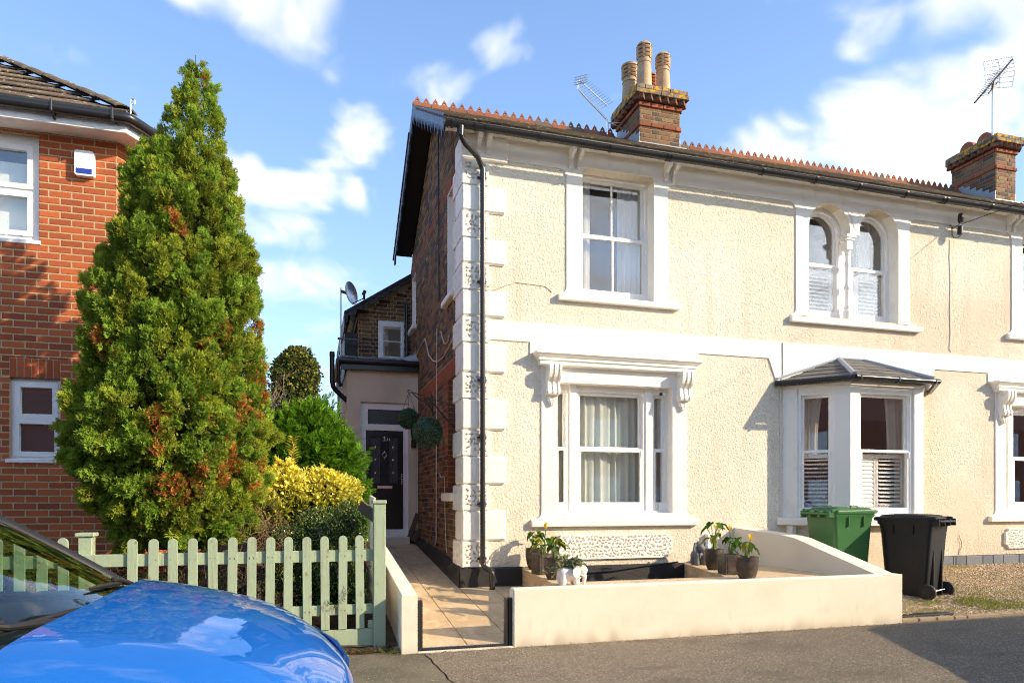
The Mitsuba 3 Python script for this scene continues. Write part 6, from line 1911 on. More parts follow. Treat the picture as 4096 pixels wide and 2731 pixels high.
# ---------------------------------------------------------------- wheelie bins
def wheelie(label, mat, x, y, ang, z0, handle=False):
    """ang: the direction its lid opens towards (its front), from x; the wheels are opposite. (x, y) is the middle of the axle."""
    Bn = thing('wheelie_bin', label, 'bin', 'wheelie bins')
    f = np.array([math.cos(ang), math.sin(ang), 0]); s = np.array([-math.sin(ang), math.cos(ang), 0]); zz = np.array([0, 0, 1.0]); o = np.array([x, y, z0])
    at = lambda a, b, c: o + f * a + s * b + zz * c

    def ring(fr, bk, hw, z, ch=.05, n=4):
        out = []; fc = .115 if hw > .2 else ch
        for (cx, cy, a0, ch) in ((fr - fc, hw - fc, 0, fc), (bk + ch, hw - ch, 1, ch), (bk + ch, -hw + ch, 2, ch), (fr - fc, -hw + fc, 3, fc)):
            for k in range(n + 1):
                t = math.pi / 2 * (a0 + k / n); out.append(at(cx + ch * math.cos(t), cy + ch * math.sin(t), z))
        return out

    def loft(m, rings, cap0=True, cap1=True):
        n = len(rings[0]); v = np.array(rings).reshape(-1, 3); q = []
        for r in range(len(rings) - 1):
            for k in range(n): q.append([r * n + k, r * n + (k + 1) % n, (r + 1) * n + (k + 1) % n, (r + 1) * n + k])
        m.add(v, q)
        for r, fl in ((0, cap0), (len(rings) - 1, cap1)):
            if fl:
                c = v[r * n:(r + 1) * n].mean(0); m.add(np.vstack([v[r * n:(r + 1) * n], c]), [[k, (k + 1) % n, n] if r else [(k + 1) % n, k, n] for k in range(n)])
        return m
    body = loft(M(), [ring(.53, .02, .235, .03), ring(.54, .01, .24, .10), ring(.59, -.045, .265, .80), ring(.61, -.06, .272, .93), ring(.63, -.075, .285, .945), ring(.635, -.08, .288, 1.0)], True, False)
    put(Bn + '__body', body, mat, 50)
    wp_ = M()
    for sd in (-1, 1): wp_.obox(at(.02, sd * .13, .33), [f, s, zz], (.055, .016, .30), .006)
    for sd in (-.5, .5):
        for e in (-1, 1): pass
    for e in (-1, 1):
        for q in (.16, .40): wp_.obox(at(q, e * .279, .89), [f, s, zz], (.012, .014, .07), .004)
    put(Bn + '__ribs', wp_, mat)
    lid = loft(M(), [ring(.665, -.06, .298, .985), ring(.675, -.06, .302, 1.02), ring(.66, -.05, .295, 1.032), ring(.62, -.02, .26, 1.038), ring(.59, 0.0, .235, 1.062), ring(.45, .10, .13, 1.075)], True, True)
    LD = put(Bn + '__lid', lid, mat, 40)
    hd = M().tube([at(-.135, -.24, .985), at(-.135, .24, .985)], .018, 10)
    for b in (-.255, -.085, .085, .255):
        hd.obox(at(-.09, b, .975), [f, s, zz], (.055, .016, .045), .012)
    for b in (-.25, .25): hd.obox(at(-.05, b, 1.02), [f, s, zz], (.06, .03, .025), .012)
    put(Bn + '__handle', hd, mat, 40)
    if handle:
        for b in (-.235, .235):
            t = [at(.22, b, 1.04), at(.23, b, 1.085), at(.33, b, 1.085), at(.34, b, 1.04)]
            put(LD + '__grip', M().tube(t, .008, 6), mat)
    put(Bn + '__axle', M().tube([at(-.02, -.285, .10), at(-.02, .285, .10)], .012, 8), 'm_metal')
    for b in (-.29, .29):
        ax = s if b > 0 else -s
        w = M(); c = at(-.02, b, .10); n = 28; rings = []
        for (r, h) in ((.02, .028), (.055, .028), (.06, .020), (.078, .020), (.082, .026), (.097, .022), (.10, .0), (.097, -.022), (.02, -.022)):
            rings.append([c + ax * h + (f * math.cos(t) + zz * math.sin(t)) * r for t in np.linspace(0, 2 * math.pi, n, endpoint=False)])
        v = np.array(rings).reshape(-1, 3)
        w.add(v, [[i * n + k, i * n + (k + 1) % n, (i + 1) * n + (k + 1) % n, (i + 1) * n + k] for i in range(8) for k in range(n)]).add(np.vstack([v[:n], c + ax * .028]), [[k, (k + 1) % n, n] for k in range(n)])
        put(Bn + '__wheel', w, 'm_rubber', 40)
    return Bn


an = math.atan2(.93, -.37)
wheelie('black wheelie bin with two wheels standing on the gravel right of the wall', 'm_blackbin', 7.67, 6.93, an, .095)
wheelie('green wheelie bin with closed lid behind the sloping return wall', 'm_greenbin', 6.52, 7.60, 0.0, .19, True)

# ---------------------------------------------------------------- hanging topiary balls on scrolled iron brackets
SXX = 1.866
for (nm, y, hx, hz, rz, side) in (('iron bracket with hook holding the farther topiary ball', 10.9, 1.50, 3.07, 2.78, 1), ('iron bracket with scrolls fixed to the brick wall near the quoins', 9.2, 1.47, 2.74, 2.34, 0)):
    br = thing('hanging_bracket', nm, 'bracket')
    t = np.linspace(0, 5.2, 16)
    hook = [(hx - .012 + .022 * math.cos(q + 1.2), y, hz + .022 * math.sin(q + 1.2)) for q in t[:11]]
    bar = M().tube([(SXX, y, hz - .12), (hx + .20, y, hz - .06), (hx, y, hz)], .007, 6).tube([(SXX - .004, y, rz), (SXX - .12, y, rz + .12), (hx + .14, y, hz - .12), (hx + .03, y, hz - .015)], .009, 6)
    bar.box(SXX - .010, SXX, y - .012, y + .012, rz - .06, hz - .05)
    put(br + '__arm', bar, 'm_black')
    sc = M().tube(hook, .006, 6)
    for (cx, cz, r0) in ((SXX - .09, (rz + hz) / 2 + .02, .05), (SXX - .16, hz - .13, .035), (SXX - .05, rz + .10, .03)):
        sc.tube([(cx + r0 * (1 - q / 7) * math.cos(q), y, cz + r0 * (1 - q / 7) * math.sin(q)) for q in np.linspace(0, 6, 20)], .005, 5)
    put(br + '__scrollwork', sc, 'm_black')


def topiary(label, c, r, hook):
    K = thing('topiary_ball', label, 'topiary ball', 'hanging topiary balls')
    n = 3800
    d = unit(rng.normal(0, 1, (n, 3))); k = rng.uniform(.88, 1.0, n)
    pos = np.array(c) + d * (r * k)[:, None]
    col = np.array([.05, .12, .058]) * rng.uniform(.5, 1.5, (n, 1))
    m = leaves(pos, d * .35 + rng.normal(0, 1, (n, 3)), d + rng.normal(0, .45, (n, 3)), rng.uniform(.014, .024, n), rng.uniform(.010, .014, n), col)
    m.ball(c, r * .90, 3, (.012, .025, .013))
    put(K + '__foliage', m, 'm_vcgloss', vc=True)
    ch = M()
    for a in (0.3, 2.4, 4.5): ch.tube([hook, (c[0] + r * .75 * math.cos(a), c[1] + r * .75 * math.sin(a), c[2] + r * .66)], .0035, 4)
    put(K + '__chain', ch, 'm_blackmat')


topiary('dark green topiary ball hanging farther back in the shade', (1.475, 10.9, 2.635), .165, (1.49, 10.9, 3.06))
topiary('larger glossy topiary ball hanging nearer the quoins, partly sunlit', (1.505, 9.2, 2.265), .205, (1.47, 9.2, 2.73))


# ---------------------------------------------------------------- trees and shrubs
def sheet_core(m, zs, cx, cy, rx, ry, col, n=22):
    a = np.linspace(0, 2 * np.pi, n, endpoint=False); rows = []
    for z, x, y, p, q in zip(zs, cx, cy, rx, ry): rows.append(np.stack([x + p * np.cos(a), y + q * np.sin(a), np.full(n, z)], 1))
    v = np.array(rows).reshape(-1, 3); q = [[i * n + k, i * n + (k + 1) % n, (i + 1) * n + (k + 1) % n, (i + 1) * n + k] for i in range(len(zs) - 1) for k in range(n)]
    return m.add(v, q, col)


def thuja():
    K = thing('conifer_tree', 'tall cone-shaped conifer with patches of rusty brown dead foliage behind the picket fence', 'tree')
    L = np.array([(-1.05, 5.66), (-1.14, 5.485), (-1.22, 5.265), (-1.34, 4.918), (-1.45, 4.737), (-1.60, 4.388), (-1.74, 4.168), (-1.79, 3.722), (-1.97, 3.50), (-2.01, 3.219), (-2.06, 2.737), (-2.09, 2.417), (-2.16, 2.096), (-2.12, 1.7), (-1.98, 1.3), (-1.75, 1.02)])
    R = np.array([(-1.045, 5.66), (-.965, 5.477), (-.915, 5.319), (-.83, 4.955), (-.76, 4.586), (-.655, 4.178), (-.52, 3.769), (-.43, 3.351), (-.41, 2.925), (-.43, 2.496), (-.40, 1.984), (-.45, 1.557), (-.47, 1.2), (-.60, 1.0)])
    xl = lambda z: np.interp(z, L[::-1, 1], L[::-1, 0]); xr = lambda z: np.interp(z, R[::-1, 1], R[::-1, 0])
    cy = 7.16
    r_ = np.random.default_rng(17)
    zs = np.linspace(.9, 5.5, 24)
    core = M()
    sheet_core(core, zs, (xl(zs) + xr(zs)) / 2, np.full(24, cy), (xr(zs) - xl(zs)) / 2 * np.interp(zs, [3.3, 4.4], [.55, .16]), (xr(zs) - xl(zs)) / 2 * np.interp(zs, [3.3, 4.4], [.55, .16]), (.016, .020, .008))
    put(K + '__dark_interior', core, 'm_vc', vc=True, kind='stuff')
    put(K + '__trunk', M().tube([(-1.22, cy, 0), (-1.24, cy, .5), (-1.22, cy, 1.2), (-1.15, cy, 3.5), (-1.06, cy, 5.6)], [.11, .09, .06, .010, .003], 10, col=(.05, .04, .02)), 'm_brick', True, True)
    # plumes: upright fans of sprays, set in whorls over the cone
    P, A, N, S, C = [], [], [], [], []
    bP, bA, bN, bS, bC = [], [], [], [], []
    nP, nA, nN, nC = [], [], [], []
    n_cl = 760
    z = 1.0 + (5.35 - 1.0) * (1 - np.sqrt(1 - r_.uniform(0, 1, n_cl) * .97))
    z = np.concatenate([z, r_.uniform(4.0, 5.42, 120), r_.uniform(1.0, 2.4, 70)])
    for k, zc in enumerate(z):
        th = r_.uniform(0, 2 * np.pi)
        if math.sin(th) > .45 and r_.random() < .65: th = -th
        hx, cx = (xr(zc) - xl(zc)) / 2 * .95, (xr(zc) + xl(zc)) / 2 + .015
        out = np.array([math.cos(th), math.sin(th), 0])
        sz = min(.165, .058 + hx * .19) * r_.uniform(.65, 1.3)
        ro = max(.2, (hx - sz * .62) / hx) * (r_.uniform(.90, 1.04) if k % 4 else r_.uniform(.60, .80))
        c0 = np.array([cx + hx * ro * out[0], cy + hx * ro * out[1], zc])
        n = int(96 * (sz / .16) ** 1.7) + 12
        droop = -.05 if zc < 2.2 and r_.random() < .4 else .85
        ax = unit(out * r_.uniform(.4, .9) + np.array([0, 0, droop * 1.25]) + r_.normal(0, .2, 3))
        d = unit(r_.normal(0, 1, (n, 3)) + ax * .75 + out * .35)
        al = (d @ ax)[:, None]
        pos = c0 + (d - ax * al) * sz * .52 * (1 - .35 * np.clip(al, 0, 1)) + ax * al * sz * 1.15
        pos = pos + r_.normal(0, .012, (n, 3)); pos = pos - d * sz * r_.uniform(0, .30, (n, 1))
        axs = unit(d * .7 + ax * .55 + np.array([0, 0, .15]) + r_.normal(0, .33, (n, 3)))
        nr = d + r_.normal(0, .5, (n, 3))
        t = al
        dead = meshkit.noise(np.array([[out[0] * 6.1 + 2, out[1] * 6.1, zc * 4.3]]), 77)[0]
        rust = dead > (.90 - .17 * (out[0] > .0) * (zc < 2.9) - .08 * (zc < 3.6))
        base = np.array([.205, .315, .040]) if r_.random() < .6 else np.array([.285, .345, .042])
        base = base * r_.uniform(.72, 1.22)
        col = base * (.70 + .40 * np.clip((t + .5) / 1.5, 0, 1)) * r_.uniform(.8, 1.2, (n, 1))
        if rust:
            m_ = r_.random(n) < .62
            rc = np.array([.55, .21, .06]) * r_.uniform(.45, 1.25, (n, 1))
            col = np.where(m_[:, None], rc, col)
        P.append(pos); A.append(axs); N.append(nr); S.append(np.full(n, sz * .26 + .018) * r_.uniform(.7, 1.25, n)); C.append(col)
        if r_.random() < .34 and zc < 4.7:       # bunches of small open cones
            q = 16; nP.append(c0 + ax * sz * .35 + out * .02 + r_.normal(0, .045, (q, 3))); nA.append(r_.normal(0, 1, (q, 3))); nN.append(r_.normal(0, 1, (q, 3))); nC.append(np.array([.42, .27, .19]) * r_.uniform(.5, 1.25, (q, 1)))
        if r_.random() < .5 and zc < 4.3:        # brown inner twigs behind the plume
            q = 12; bi = c0 - out * hx * .16; bP.append(bi + r_.normal(0, .08, (q, 3))); bA.append(out + r_.normal(0, .8, (q, 3))); bN.append(r_.normal(0, 1, (q, 3))); bS.append(r_.uniform(.05, .11, q)); bC.append(np.array([.085, .045, .020]) * r_.uniform(.4, 1.2, (q, 1)))
    m = sprays(*map(np.concatenate, (P, A, N, S, C)), k=9, slim=.30)
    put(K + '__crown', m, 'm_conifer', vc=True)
    cn_ = leaves(np.concatenate(nP), np.concatenate(nA), np.concatenate(nN), rng.uniform(.012, .020, sum(map(len, nP))), rng.uniform(.008, .012, sum(map(len, nP))), np.concatenate(nC))
    put(K + '__cones', cn_, 'm_vc', vc=True, kind='stuff', label='bunches of tiny pinkish brown cones')
    put(K + '__dead_twigs', sprays(*map(np.concatenate, (bP, bA, bN, bS, bC)), k=7, slim=.16, spread=1.0), 'm_vc', vc=True, kind='stuff', label='rusty dead twigs inside the tree')
    # thin leader at the top
    tw = M()
    for a, h in ((0.3, .17), (2.2, .13), (4.0, .10)): tw.tube([(-1.07, cy, 5.25), (-1.06 + .02 * math.cos(a), cy, 5.42), (-1.045 + .06 * math.cos(a), cy + .03 * math.sin(a), 5.40 + h)], [.006, .004, .002], 4)
    put(K + '__leader', tw, 'm_wood')


thuja()


def twigs(name, label, spots, n, length, r0, col, seed, cat='shrub', group=None, depth=3):
    """Bare branching twigs."""
    r = np.random.default_rng(seed); m = M()

    def grow(p, d, L, rad, lv):
        q = p + d * L * .5 + r.normal(0, .05, 3) * L; e = q + unit(d + r.normal(0, .25, 3)) * L * .5
        m.tube([p, q, e], [rad, rad * .8, rad * .6], 4, False, col)
        if lv > 0:
            for k in range(r.integers(2, 4)): grow(p + (e - p) * r.uniform(.4, 1.0), unit(d + r.normal(0, .6, 3)), L * r.uniform(.5, .8), rad * .6, lv - 1)
    for k in range(n):
        s = spots[k % len(spots)]
        grow(np.array(s[:3]) + r.normal(0, 1, 3) * np.array(s[3:6]), unit(np.array(s[6:9]) + r.normal(0, .3, 3)), length * r.uniform(.6, 1.2), r0, depth)
    K = thing(name, label, cat, group)
    put(K + '__twigs', m, 'm_vc', vc=True)


twigs('dead_shrub', 'tangle of bare brown dead twigs between the conifer and the yellow shrub', [(-.42, 6.9, 1.05, .10, .10, .10, .1, -.3, .2), (-.6, 6.8, .9, .12, .1, .1, .3, -.2, .1), (-.35, 6.9, .7, .1, .1, .1, -.2, -.2, .6)], 46, .20, .0045, (.20, .12, .07), 4)
twigs('woody_undergrowth', 'bare woody stems low down behind the picket fence', [(-1.6, 6.75, .15, .15, .15, .03, .1, -.1, 1), (-.9, 6.8, .15, .2, .15, .03, -.1, -.1, 1), (-.2, 6.75, .15, .2, .12, .03, .1, 0, 1)], 26, .38, .008, (.10, .065, .042), 9, 'hedge')


def blob_plant(K, part, blobs, n, leaf, wid, cols, mat, seed, tip=None, core=(.012, .016, .006), up=.5, inner=.55, whorl=1):
    """Leaves through the volume of some overlapping ellipsoids, thickest near their skins."""
    r = np.random.default_rng(seed); P, A, N, L, W, C = [], [], [], [], [], []
    tot = sum(b[3] * b[5] + b[4] * b[5] + b[3] * b[4] for b in blobs); co = M()
    for b in blobs:
        c, s = np.array(b[:3]), np.array(b[3:6]); k = int(n * (b[3] * b[5] + b[4] * b[5] + b[3] * b[4]) / tot)
        d = unit(r.normal(0, 1, (k, 3))); d[:, 1] = np.where((d[:, 1] > .3) & (r.random(k) < .7), -d[:, 1], d[:, 1])
        lump = .80 + .42 * (meshkit.fbm(d * 2.6 + c, 3, seed) - .4)
        q = c + d * s * (r.uniform(inner, 1, k) ** .5 * lump)[:, None]
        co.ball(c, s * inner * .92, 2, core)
        if whorl > 1:
            q = np.repeat(q, whorl, 0); d = np.repeat(d, whorl, 0)
            q = q + r.normal(0, .006, q.shape)
        k = len(q)
        P.append(q); A.append(d * .8 + r.normal(0, .8, (k, 3)) + [0, 0, up]); N.append(d * .6 + r.normal(0, .5, (k, 3)) + [0, 0, .5]); L.append(r.uniform(*leaf, k)); W.append(r.uniform(*wid, k)); C.append(cols(q, d, r))
    put(K + '__' + part, leaves(*map(np.concatenate, (P, A, N, L, W, C))), mat, vc=True)
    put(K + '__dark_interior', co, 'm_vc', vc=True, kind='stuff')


def pick(pal, q, r): return np.array(pal)[r.integers(0, len(pal), len(q))] * r.uniform(.7, 1.25, (len(q), 1))


Y1 = thing('yellow_shrub', 'bright yellow-leaved shrub standing over a dark green one behind the fence', 'shrub')


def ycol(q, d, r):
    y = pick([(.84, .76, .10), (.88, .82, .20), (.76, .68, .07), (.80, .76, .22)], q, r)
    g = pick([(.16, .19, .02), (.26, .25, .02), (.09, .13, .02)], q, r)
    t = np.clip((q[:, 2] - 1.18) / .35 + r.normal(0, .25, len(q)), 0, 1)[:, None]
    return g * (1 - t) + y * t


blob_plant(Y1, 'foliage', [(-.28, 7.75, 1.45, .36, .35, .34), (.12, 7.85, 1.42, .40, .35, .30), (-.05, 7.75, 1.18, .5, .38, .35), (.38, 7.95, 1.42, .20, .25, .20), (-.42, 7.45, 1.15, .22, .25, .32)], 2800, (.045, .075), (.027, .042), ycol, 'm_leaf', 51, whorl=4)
sp = M(); P, A, N, L, W, C = [], [], [], [], [], []
r = np.random.default_rng(3)
for k in range(15):
    z = 1.62 + .028 * k; a = k * 2.4
    for q in range(3):
        b = a + q * 2.1; P.append((-.19 + .01 * math.cos(b), 7.75 + .01 * math.sin(b), z)); A.append((math.cos(b), math.sin(b), .45)); N.append((-.3 * math.cos(b), -.3 * math.sin(b), 1)); L.append(.085 * r.uniform(.7, 1.1)); W.append(.032); C.append(np.array([.80, .68, .08]) * r.uniform(.8, 1.15))
put(Y1 + '__tall_shoot', leaves(P, A, N, L, W, C), 'm_leaf', vc=True)
put(Y1 + '__stem', M().tube([(-.15, 7.85, .3), (-.18, 7.8, 1.0), (-.19, 7.75, 2.02)], [.02, .014, .004], 6), 'm_wood', 40)

D1 = thing('dark_shrub', 'dense dark green small-leaved shrub spilling between the pickets beside the gate post', 'shrub')
blob_plant(D1, 'foliage', [(.10, 7.05, .98, .38, .36, .36), (.36, 7.15, 1.05, .22, .34, .36), (-.18, 7.0, .85, .32, .34, .32), (.25, 6.85, .55, .30, .30, .40), (-.1, 6.95, .5, .45, .3, .38), (.42, 6.7, .45, .12, .2, .3)], 15500, (.022, .040), (.011, .018),
           lambda q, d, r: pick([(.055, .10, .020), (.085, .14, .026), (.12, .17, .034), (.040, .075, .018)], q, r), 'm_glossleaf', 61)
# a few sprigs through the fence
P, A, N, L, W, C = [], [], [], [], [], []
st = M()
for (x, z, dx, dz, n) in ((.47, .98, -.13, -.06, 22), (.40, .62, -.14, -.16, 30), (.30, .42, -.10, -.02, 24), (.48, .55, .02, .2, 24), (.22, .68, .08, -.15, 20), (.10, .35, .05, .10, 14), (-.32, .42, .06, .12, 14), (.50, .40, -.04, .16, 18)):
    p = np.array([x, 6.42, z]); e = np.array([x + dx, 6.255, z + dz])
    st.tube([p, (p + e) / 2 + [0, -.02, .02], e], [.003, .0025, .0015], 4)
    for k in range(n):
        t = r.uniform(.1, 1); P.append(p + (e - p) * t + r.normal(0, .012, 3)); A.append(r.normal(0, .7, 3) + [dx * 4, -.3, dz * 4]); N.append(r.normal(0, .6, 3) + [0, -.4, .7]); L.append(r.uniform(.018, .032)); W.append(r.uniform(.009, .014)); C.append(np.array([.055, .10, .018]) * r.uniform(.6, 1.5))
put(D1 + '__sprigs', leaves(P, A, N, L, W, C), 'm_leaf', vc=True); put(D1 + '__sprig_stems', st, 'm_wood')
H0 = thing('hedge_plant', 'low dark undergrowth in the shade beneath the conifer behind the fence', 'shrub')
blob_plant(H0, 'foliage', [(-1.5, 7.1, .45, .8, .35, .45), (-.75, 7.1, .45, .5, .35, .40), (-2.6, 7.3, .5, .7, .4, .5), (-3.6, 7.3, .5, .7, .4, .6)], 5200, (.03, .06), (.012, .02), lambda q, d, r: pick([(.030, .036, .010), (.05, .035, .016), (.075, .04, .018), (.03, .05, .012)], q, r), 'm_leaf', 71)


def cypress_hedge():
    K = thing('cypress_hedge', 'bright green feathery cypress bush filling the space in front of the beige porch', 'bush')
    r_ = np.random.default_rng(23)
    E = [((.00, 9.02, 1.60), (.50, .50, 1.02)), ((-.30, 8.98, 1.50), (.42, .45, .98)), ((.27, 8.98, 1.56), (.36, .42, .74)), ((.31, 8.92, 1.22), (.36, .42, .62))]
    P, A, N, S, C = [], [], [], [], []
    co = M()
    for c, s in E:
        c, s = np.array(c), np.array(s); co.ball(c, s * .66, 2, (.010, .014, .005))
        k = int(2300 * s[0] * s[2])
        d = unit(r_.normal(0, 1, (k, 3))); d[:, 1] = -np.abs(d[:, 1]) * np.where(r_.random(k) < .85, 1, -1)
        lump = .86 + .30 * (meshkit.fbm(d * 3 + c, 3, 4) - .4)
        base = c + d * s * (lump * r_.uniform(.72, 1.0, k))[:, None]
        for j in range(5):
            ax = unit(d * 1.0 + np.array([0, 0, .18]) + r_.normal(0, .25, (k, 3)))
            P.append(base + ax * (.025 * j) + r_.normal(0, .035, (k, 3))); A.append(unit(ax + r_.normal(0, .3, (k, 3)))); N.append(r_.normal(0, .35, (k, 3)) + np.cross(ax, [0, 0, 1.0])[:, [0, 1, 2]] * 0 + np.array([0, -.2, 1])); S.append(r_.uniform(.08, .14, k))
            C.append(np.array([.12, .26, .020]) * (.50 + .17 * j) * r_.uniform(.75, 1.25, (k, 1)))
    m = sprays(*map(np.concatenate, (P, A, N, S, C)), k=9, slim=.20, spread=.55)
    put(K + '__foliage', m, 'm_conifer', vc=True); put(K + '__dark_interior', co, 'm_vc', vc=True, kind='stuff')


cypress_hedge()
IV = thing('ivy_tree', 'rounded ivy-clad tree top far behind the cypress bush', 'tree')
blob_plant(IV, 'foliage', [(-.44, 20.3, 4.72, .80, .6, 1.05), (-.40, 20.3, 4.95, .72, .5, .80), (-.5, 20.3, 3.9, .85, .6, .9)], 7500, (.07, .11), (.06, .09), lambda q, d, r: np.where((r.random(len(q)) < .30)[:, None], pick([(.30, .28, .05), (.36, .32, .07)], q, r), pick([(.045, .075, .022), (.075, .11, .030), (.11, .14, .045)], q, r)), 'm_leaf', 81)
put(IV + '__trunk', M().tube([(-.45, 20.3, -.2), (-.42, 20.3, 2), (-.42, 20.3, 4.8)], [.2, .16, .06], 8), 'm_wood', 40)
twigs('bare_tree', 'bare pale winter twigs left of the ivy-clad tree', [(-1.1, 19.3, 3.3, .15, .3, .15, .1, 0, 1), (-.9, 19.3, 3.2, .15, .3, .2, .3, 0, 1), (-1.3, 19.5, 3.5, .1, .3, .2, .2, 0, 1)], 14, .75, .012, (.27, .20, .13), 12, 'tree')
twigs('bare_tree', 'faint bare twigs against the sky between the ivy-clad tree and the black flue pipe', [(.32, 23, 3.6, .08, .3, .25, .1, 0, 1), (.45, 23, 3.4, .08, .3, .3, -.1, 0, 1), (.38, 23, 4.0, .08, .2, .3, .2, 0, .6)], 14, .62, .006, (.22, .17, .12), 15, 'tree')
put('garden_hedge', M().box(-14, 14, 34, 35, -.2, 1.9), 'm_soil', label='dark boundary hedge far behind the gardens', category='hedge') if False else None


# ---------------------------------------------------------------- vehicles
PUT = put


def car(K, x_nose, yc, zr, mats, s=1.0, flip=False):
    """A small hatchback, nose towards +x at x_nose, centred on yc, standing on zr: body, bonnet, glass, pillars, lights, wheels."""
    paint, glass = mats
    hw = .885

    def put(key, m, *a, **k):
        """Shortens the nose and raises the whole body to this model's proportions; wheels are built to size."""
        if not any(t in key for t in ('__wheel', '__rim')):
            for v in m.v:
                x = x_nose - v[:, 0]
                v[:, 0] = x_nose - np.where(x < 1.0, x * FRONT, x - 1.0 + FRONT)
                v[:, 2] = zr + (v[:, 2] - zr) * TALL
        return PUT(key, m, *a, **k)
    FRONT, TALL = .80, 1.17
    # stations along the car: x back from the nose, top height, half width, shoulder height
    st = [(0.0, .63, .58, .50), (.03, .725, .66, .54), (.10, .785, .735, .60), (.22, .845, .80, .66), (.40, .893, .838, .72), (.62, .928, .856, .76), (.82, .953, .867, .79), (.92, .962, .87, .80)]

    from scipy.interpolate import PchipInterpolator
    TOPZ, TOPW = PchipInterpolator([q[0] for q in st], [q[1] for q in st]), PchipInterpolator([q[0] for q in st], [q[2] for q in st])

    def top(x, v):
        """Bonnet height at x behind the nose, v = -1..1 across it."""
        return TOPZ(x), TOPW(x)
    P = lambda x, y, z: (x_nose - x, yc + y, zr + z)

    def bon(u, v):
        # u: 0 nose .. 1 cowl (which bows forward in the middle), v: -1..1 across
        yy = np.sin(np.clip(v, -1, 1) * np.pi / 2 * .98)
        cow = .88 + .13 * np.abs(yy) ** 2.4
        x = u ** 1.25 * cow + .10 * (1 - u) * np.abs(yy) ** 2 * 1.6 + .14 * (1 - u) ** 2 * np.abs(yy) ** 4
        zt, w = top(np.clip(x - .16 * (1 - u) * np.abs(yy) ** 2, 0, .92), v)
        y = yy * (w - .035)
        drop = (.022 * np.abs(yy) ** 2 + .085 * np.abs(yy) ** 7) * (1 + .6 * (1 - u))
        crease = .010 * np.exp(-((np.abs(yy) - .62) / .06) ** 2) * np.sin(np.clip(u, 0, 1) * np.pi)
        return x_nose - x, yc + y, zr + zt - drop + .018 * np.cos(yy * np.pi / 2) * np.sin(np.clip(u * 1.1, 0, 1) * np.pi / 2) + .35 * crease
    nu, nv = 70, 81
    m = M().grid(lambda u, v: bon(u, v * 2 - 1), nu, nv)
    put(K + '__bonnet', m, paint, True)
    gap = M()
    for sg in (-.93, .93):
        q = np.array([[float(a) for a in bon(np.array(t), np.array(sg))] for t in np.linspace(.10, 1.0, 30)])
        gap.tube(q + [0, 0, .0005], .0032, 6)
    put(K + '__shut_line', gap, 'm_dark')
    # wings, nose and sides: sections from the shoulder down
    body = M()
    X = np.array([q[0] for q in st])

    def side(sgn):
        def fn(u, v):
            x = u * 3.85
            w = np.interp(x, [0, .03, .1, .22, .4, .62, .92, 3.2, 3.7, 3.85], [.64, .72, .785, .835, .862, .877, hw, hw, .80, .70])
            zt = np.interp(x, [0, .03, .10, .22, .40, .62, .92, 1.2, 3.2, 3.7, 3.85], [.54, .67, .72, .76, .80, .835, .866, .90, .96, .95, .80])
            zb = .17
            z = zt + (zb - zt) * v
            bulge = .055 * np.sin(np.clip(v, 0, 1) * np.pi * .9) - .035 * np.clip(1 - v * 9, 0, 1) ** 2 - .05 * np.clip(v * 3 - 2, 0, 1) ** 2
            xx = x + .12 * np.clip(1 - u * 12, 0, 1) * v * 0
            for xw in (.68, 3.13):
                inside = np.hypot(x - xw, z - .31) < .335
                z = np.where(inside & (z < .60), .31 + np.sqrt(np.maximum(.335 ** 2 - (x - xw) ** 2, 0)), z)
            return x_nose - xx, yc + sgn * (w - .04 + bulge), zr + np.minimum(z, zt)
        return fn
    for sgn in (-1, 1): body.grid(side(sgn), 130, 26)
    # nose panel and bumper across the front
    def nose(u, v):
        a = (u * 2 - 1) * 1.0
        y = .66 * a; x = .02 + .10 * np.abs(a) ** 2.5 + .05 * (1 - v) ** 2 - .05 * np.sin(v * np.pi)
        z = .655 - .03 * np.abs(a) ** 2 + (.17 - .655) * v
        return x_nose - x, yc + y, zr + z
    body.grid(nose, 31, 12)
    # shoulder fillet between bonnet and wings
    for sgn in (-1, 1):
        def fil(u, v, sgn=sgn):
            bx, by, bz = bon(u, np.full_like(u, float(sgn)))
            x = np.clip(x_nose - bx, 0, .95)
            w = np.interp(x, [0, .03, .1, .22, .4, .62, .92], [.64, .72, .785, .835, .862, .877, hw]) - .04
            zt = np.interp(x, [0, .03, .10, .22, .40, .62, .92], [.54, .67, .72, .76, .80, .835, .866]) + zr
            y2 = yc + sgn * (w - .030)
            t = v
            return bx, by + (y2 - by) * t, (bz - .004) + (zt - bz + .004) * t ** 1.5
        body.grid(fil, 60, 8)
    # roof and rear
    body.grid(lambda u, v: (x_nose - (1.92 + 1.55 * u), yc + (v * 2 - 1) * (.60 - .03 * u), zr + 1.425 - .06 * u ** 2 - .05 * np.abs(v * 2 - 1) ** 3 - .035 * (1 - u) ** 3), 20, 21)
    body.grid(lambda u, v: (x_nose - 3.85 + .02 * np.sin(u * 3.1), yc + (v * 2 - 1) * (.74 - .04 * u), zr + .2 + .72 * u), 8, 9)
    body.grid(lambda u, v: (x_nose - (.95 + .30 * u), yc + (v * 2 - 1) * .80, zr + .93 - .03 * u), 3, 3) if False else None
    put(K + '__body', body, paint, True)
    # black scuttle, windscreen, pillars
    def cowl(u, v):
        yy = np.sin((v * 2 - 1) * np.pi / 2 * .98)
        x = .878 + .13 * np.abs(yy) ** 2.4 + .06 * u
        return x_nose - x, yc + yy * .80, zr + .945 - .03 * np.abs(yy) ** 2 - .02 * np.sin(u * np.pi) - .012
    put(K + '__scuttle', M().grid(cowl, 6, 31), 'm_blackmat', True)

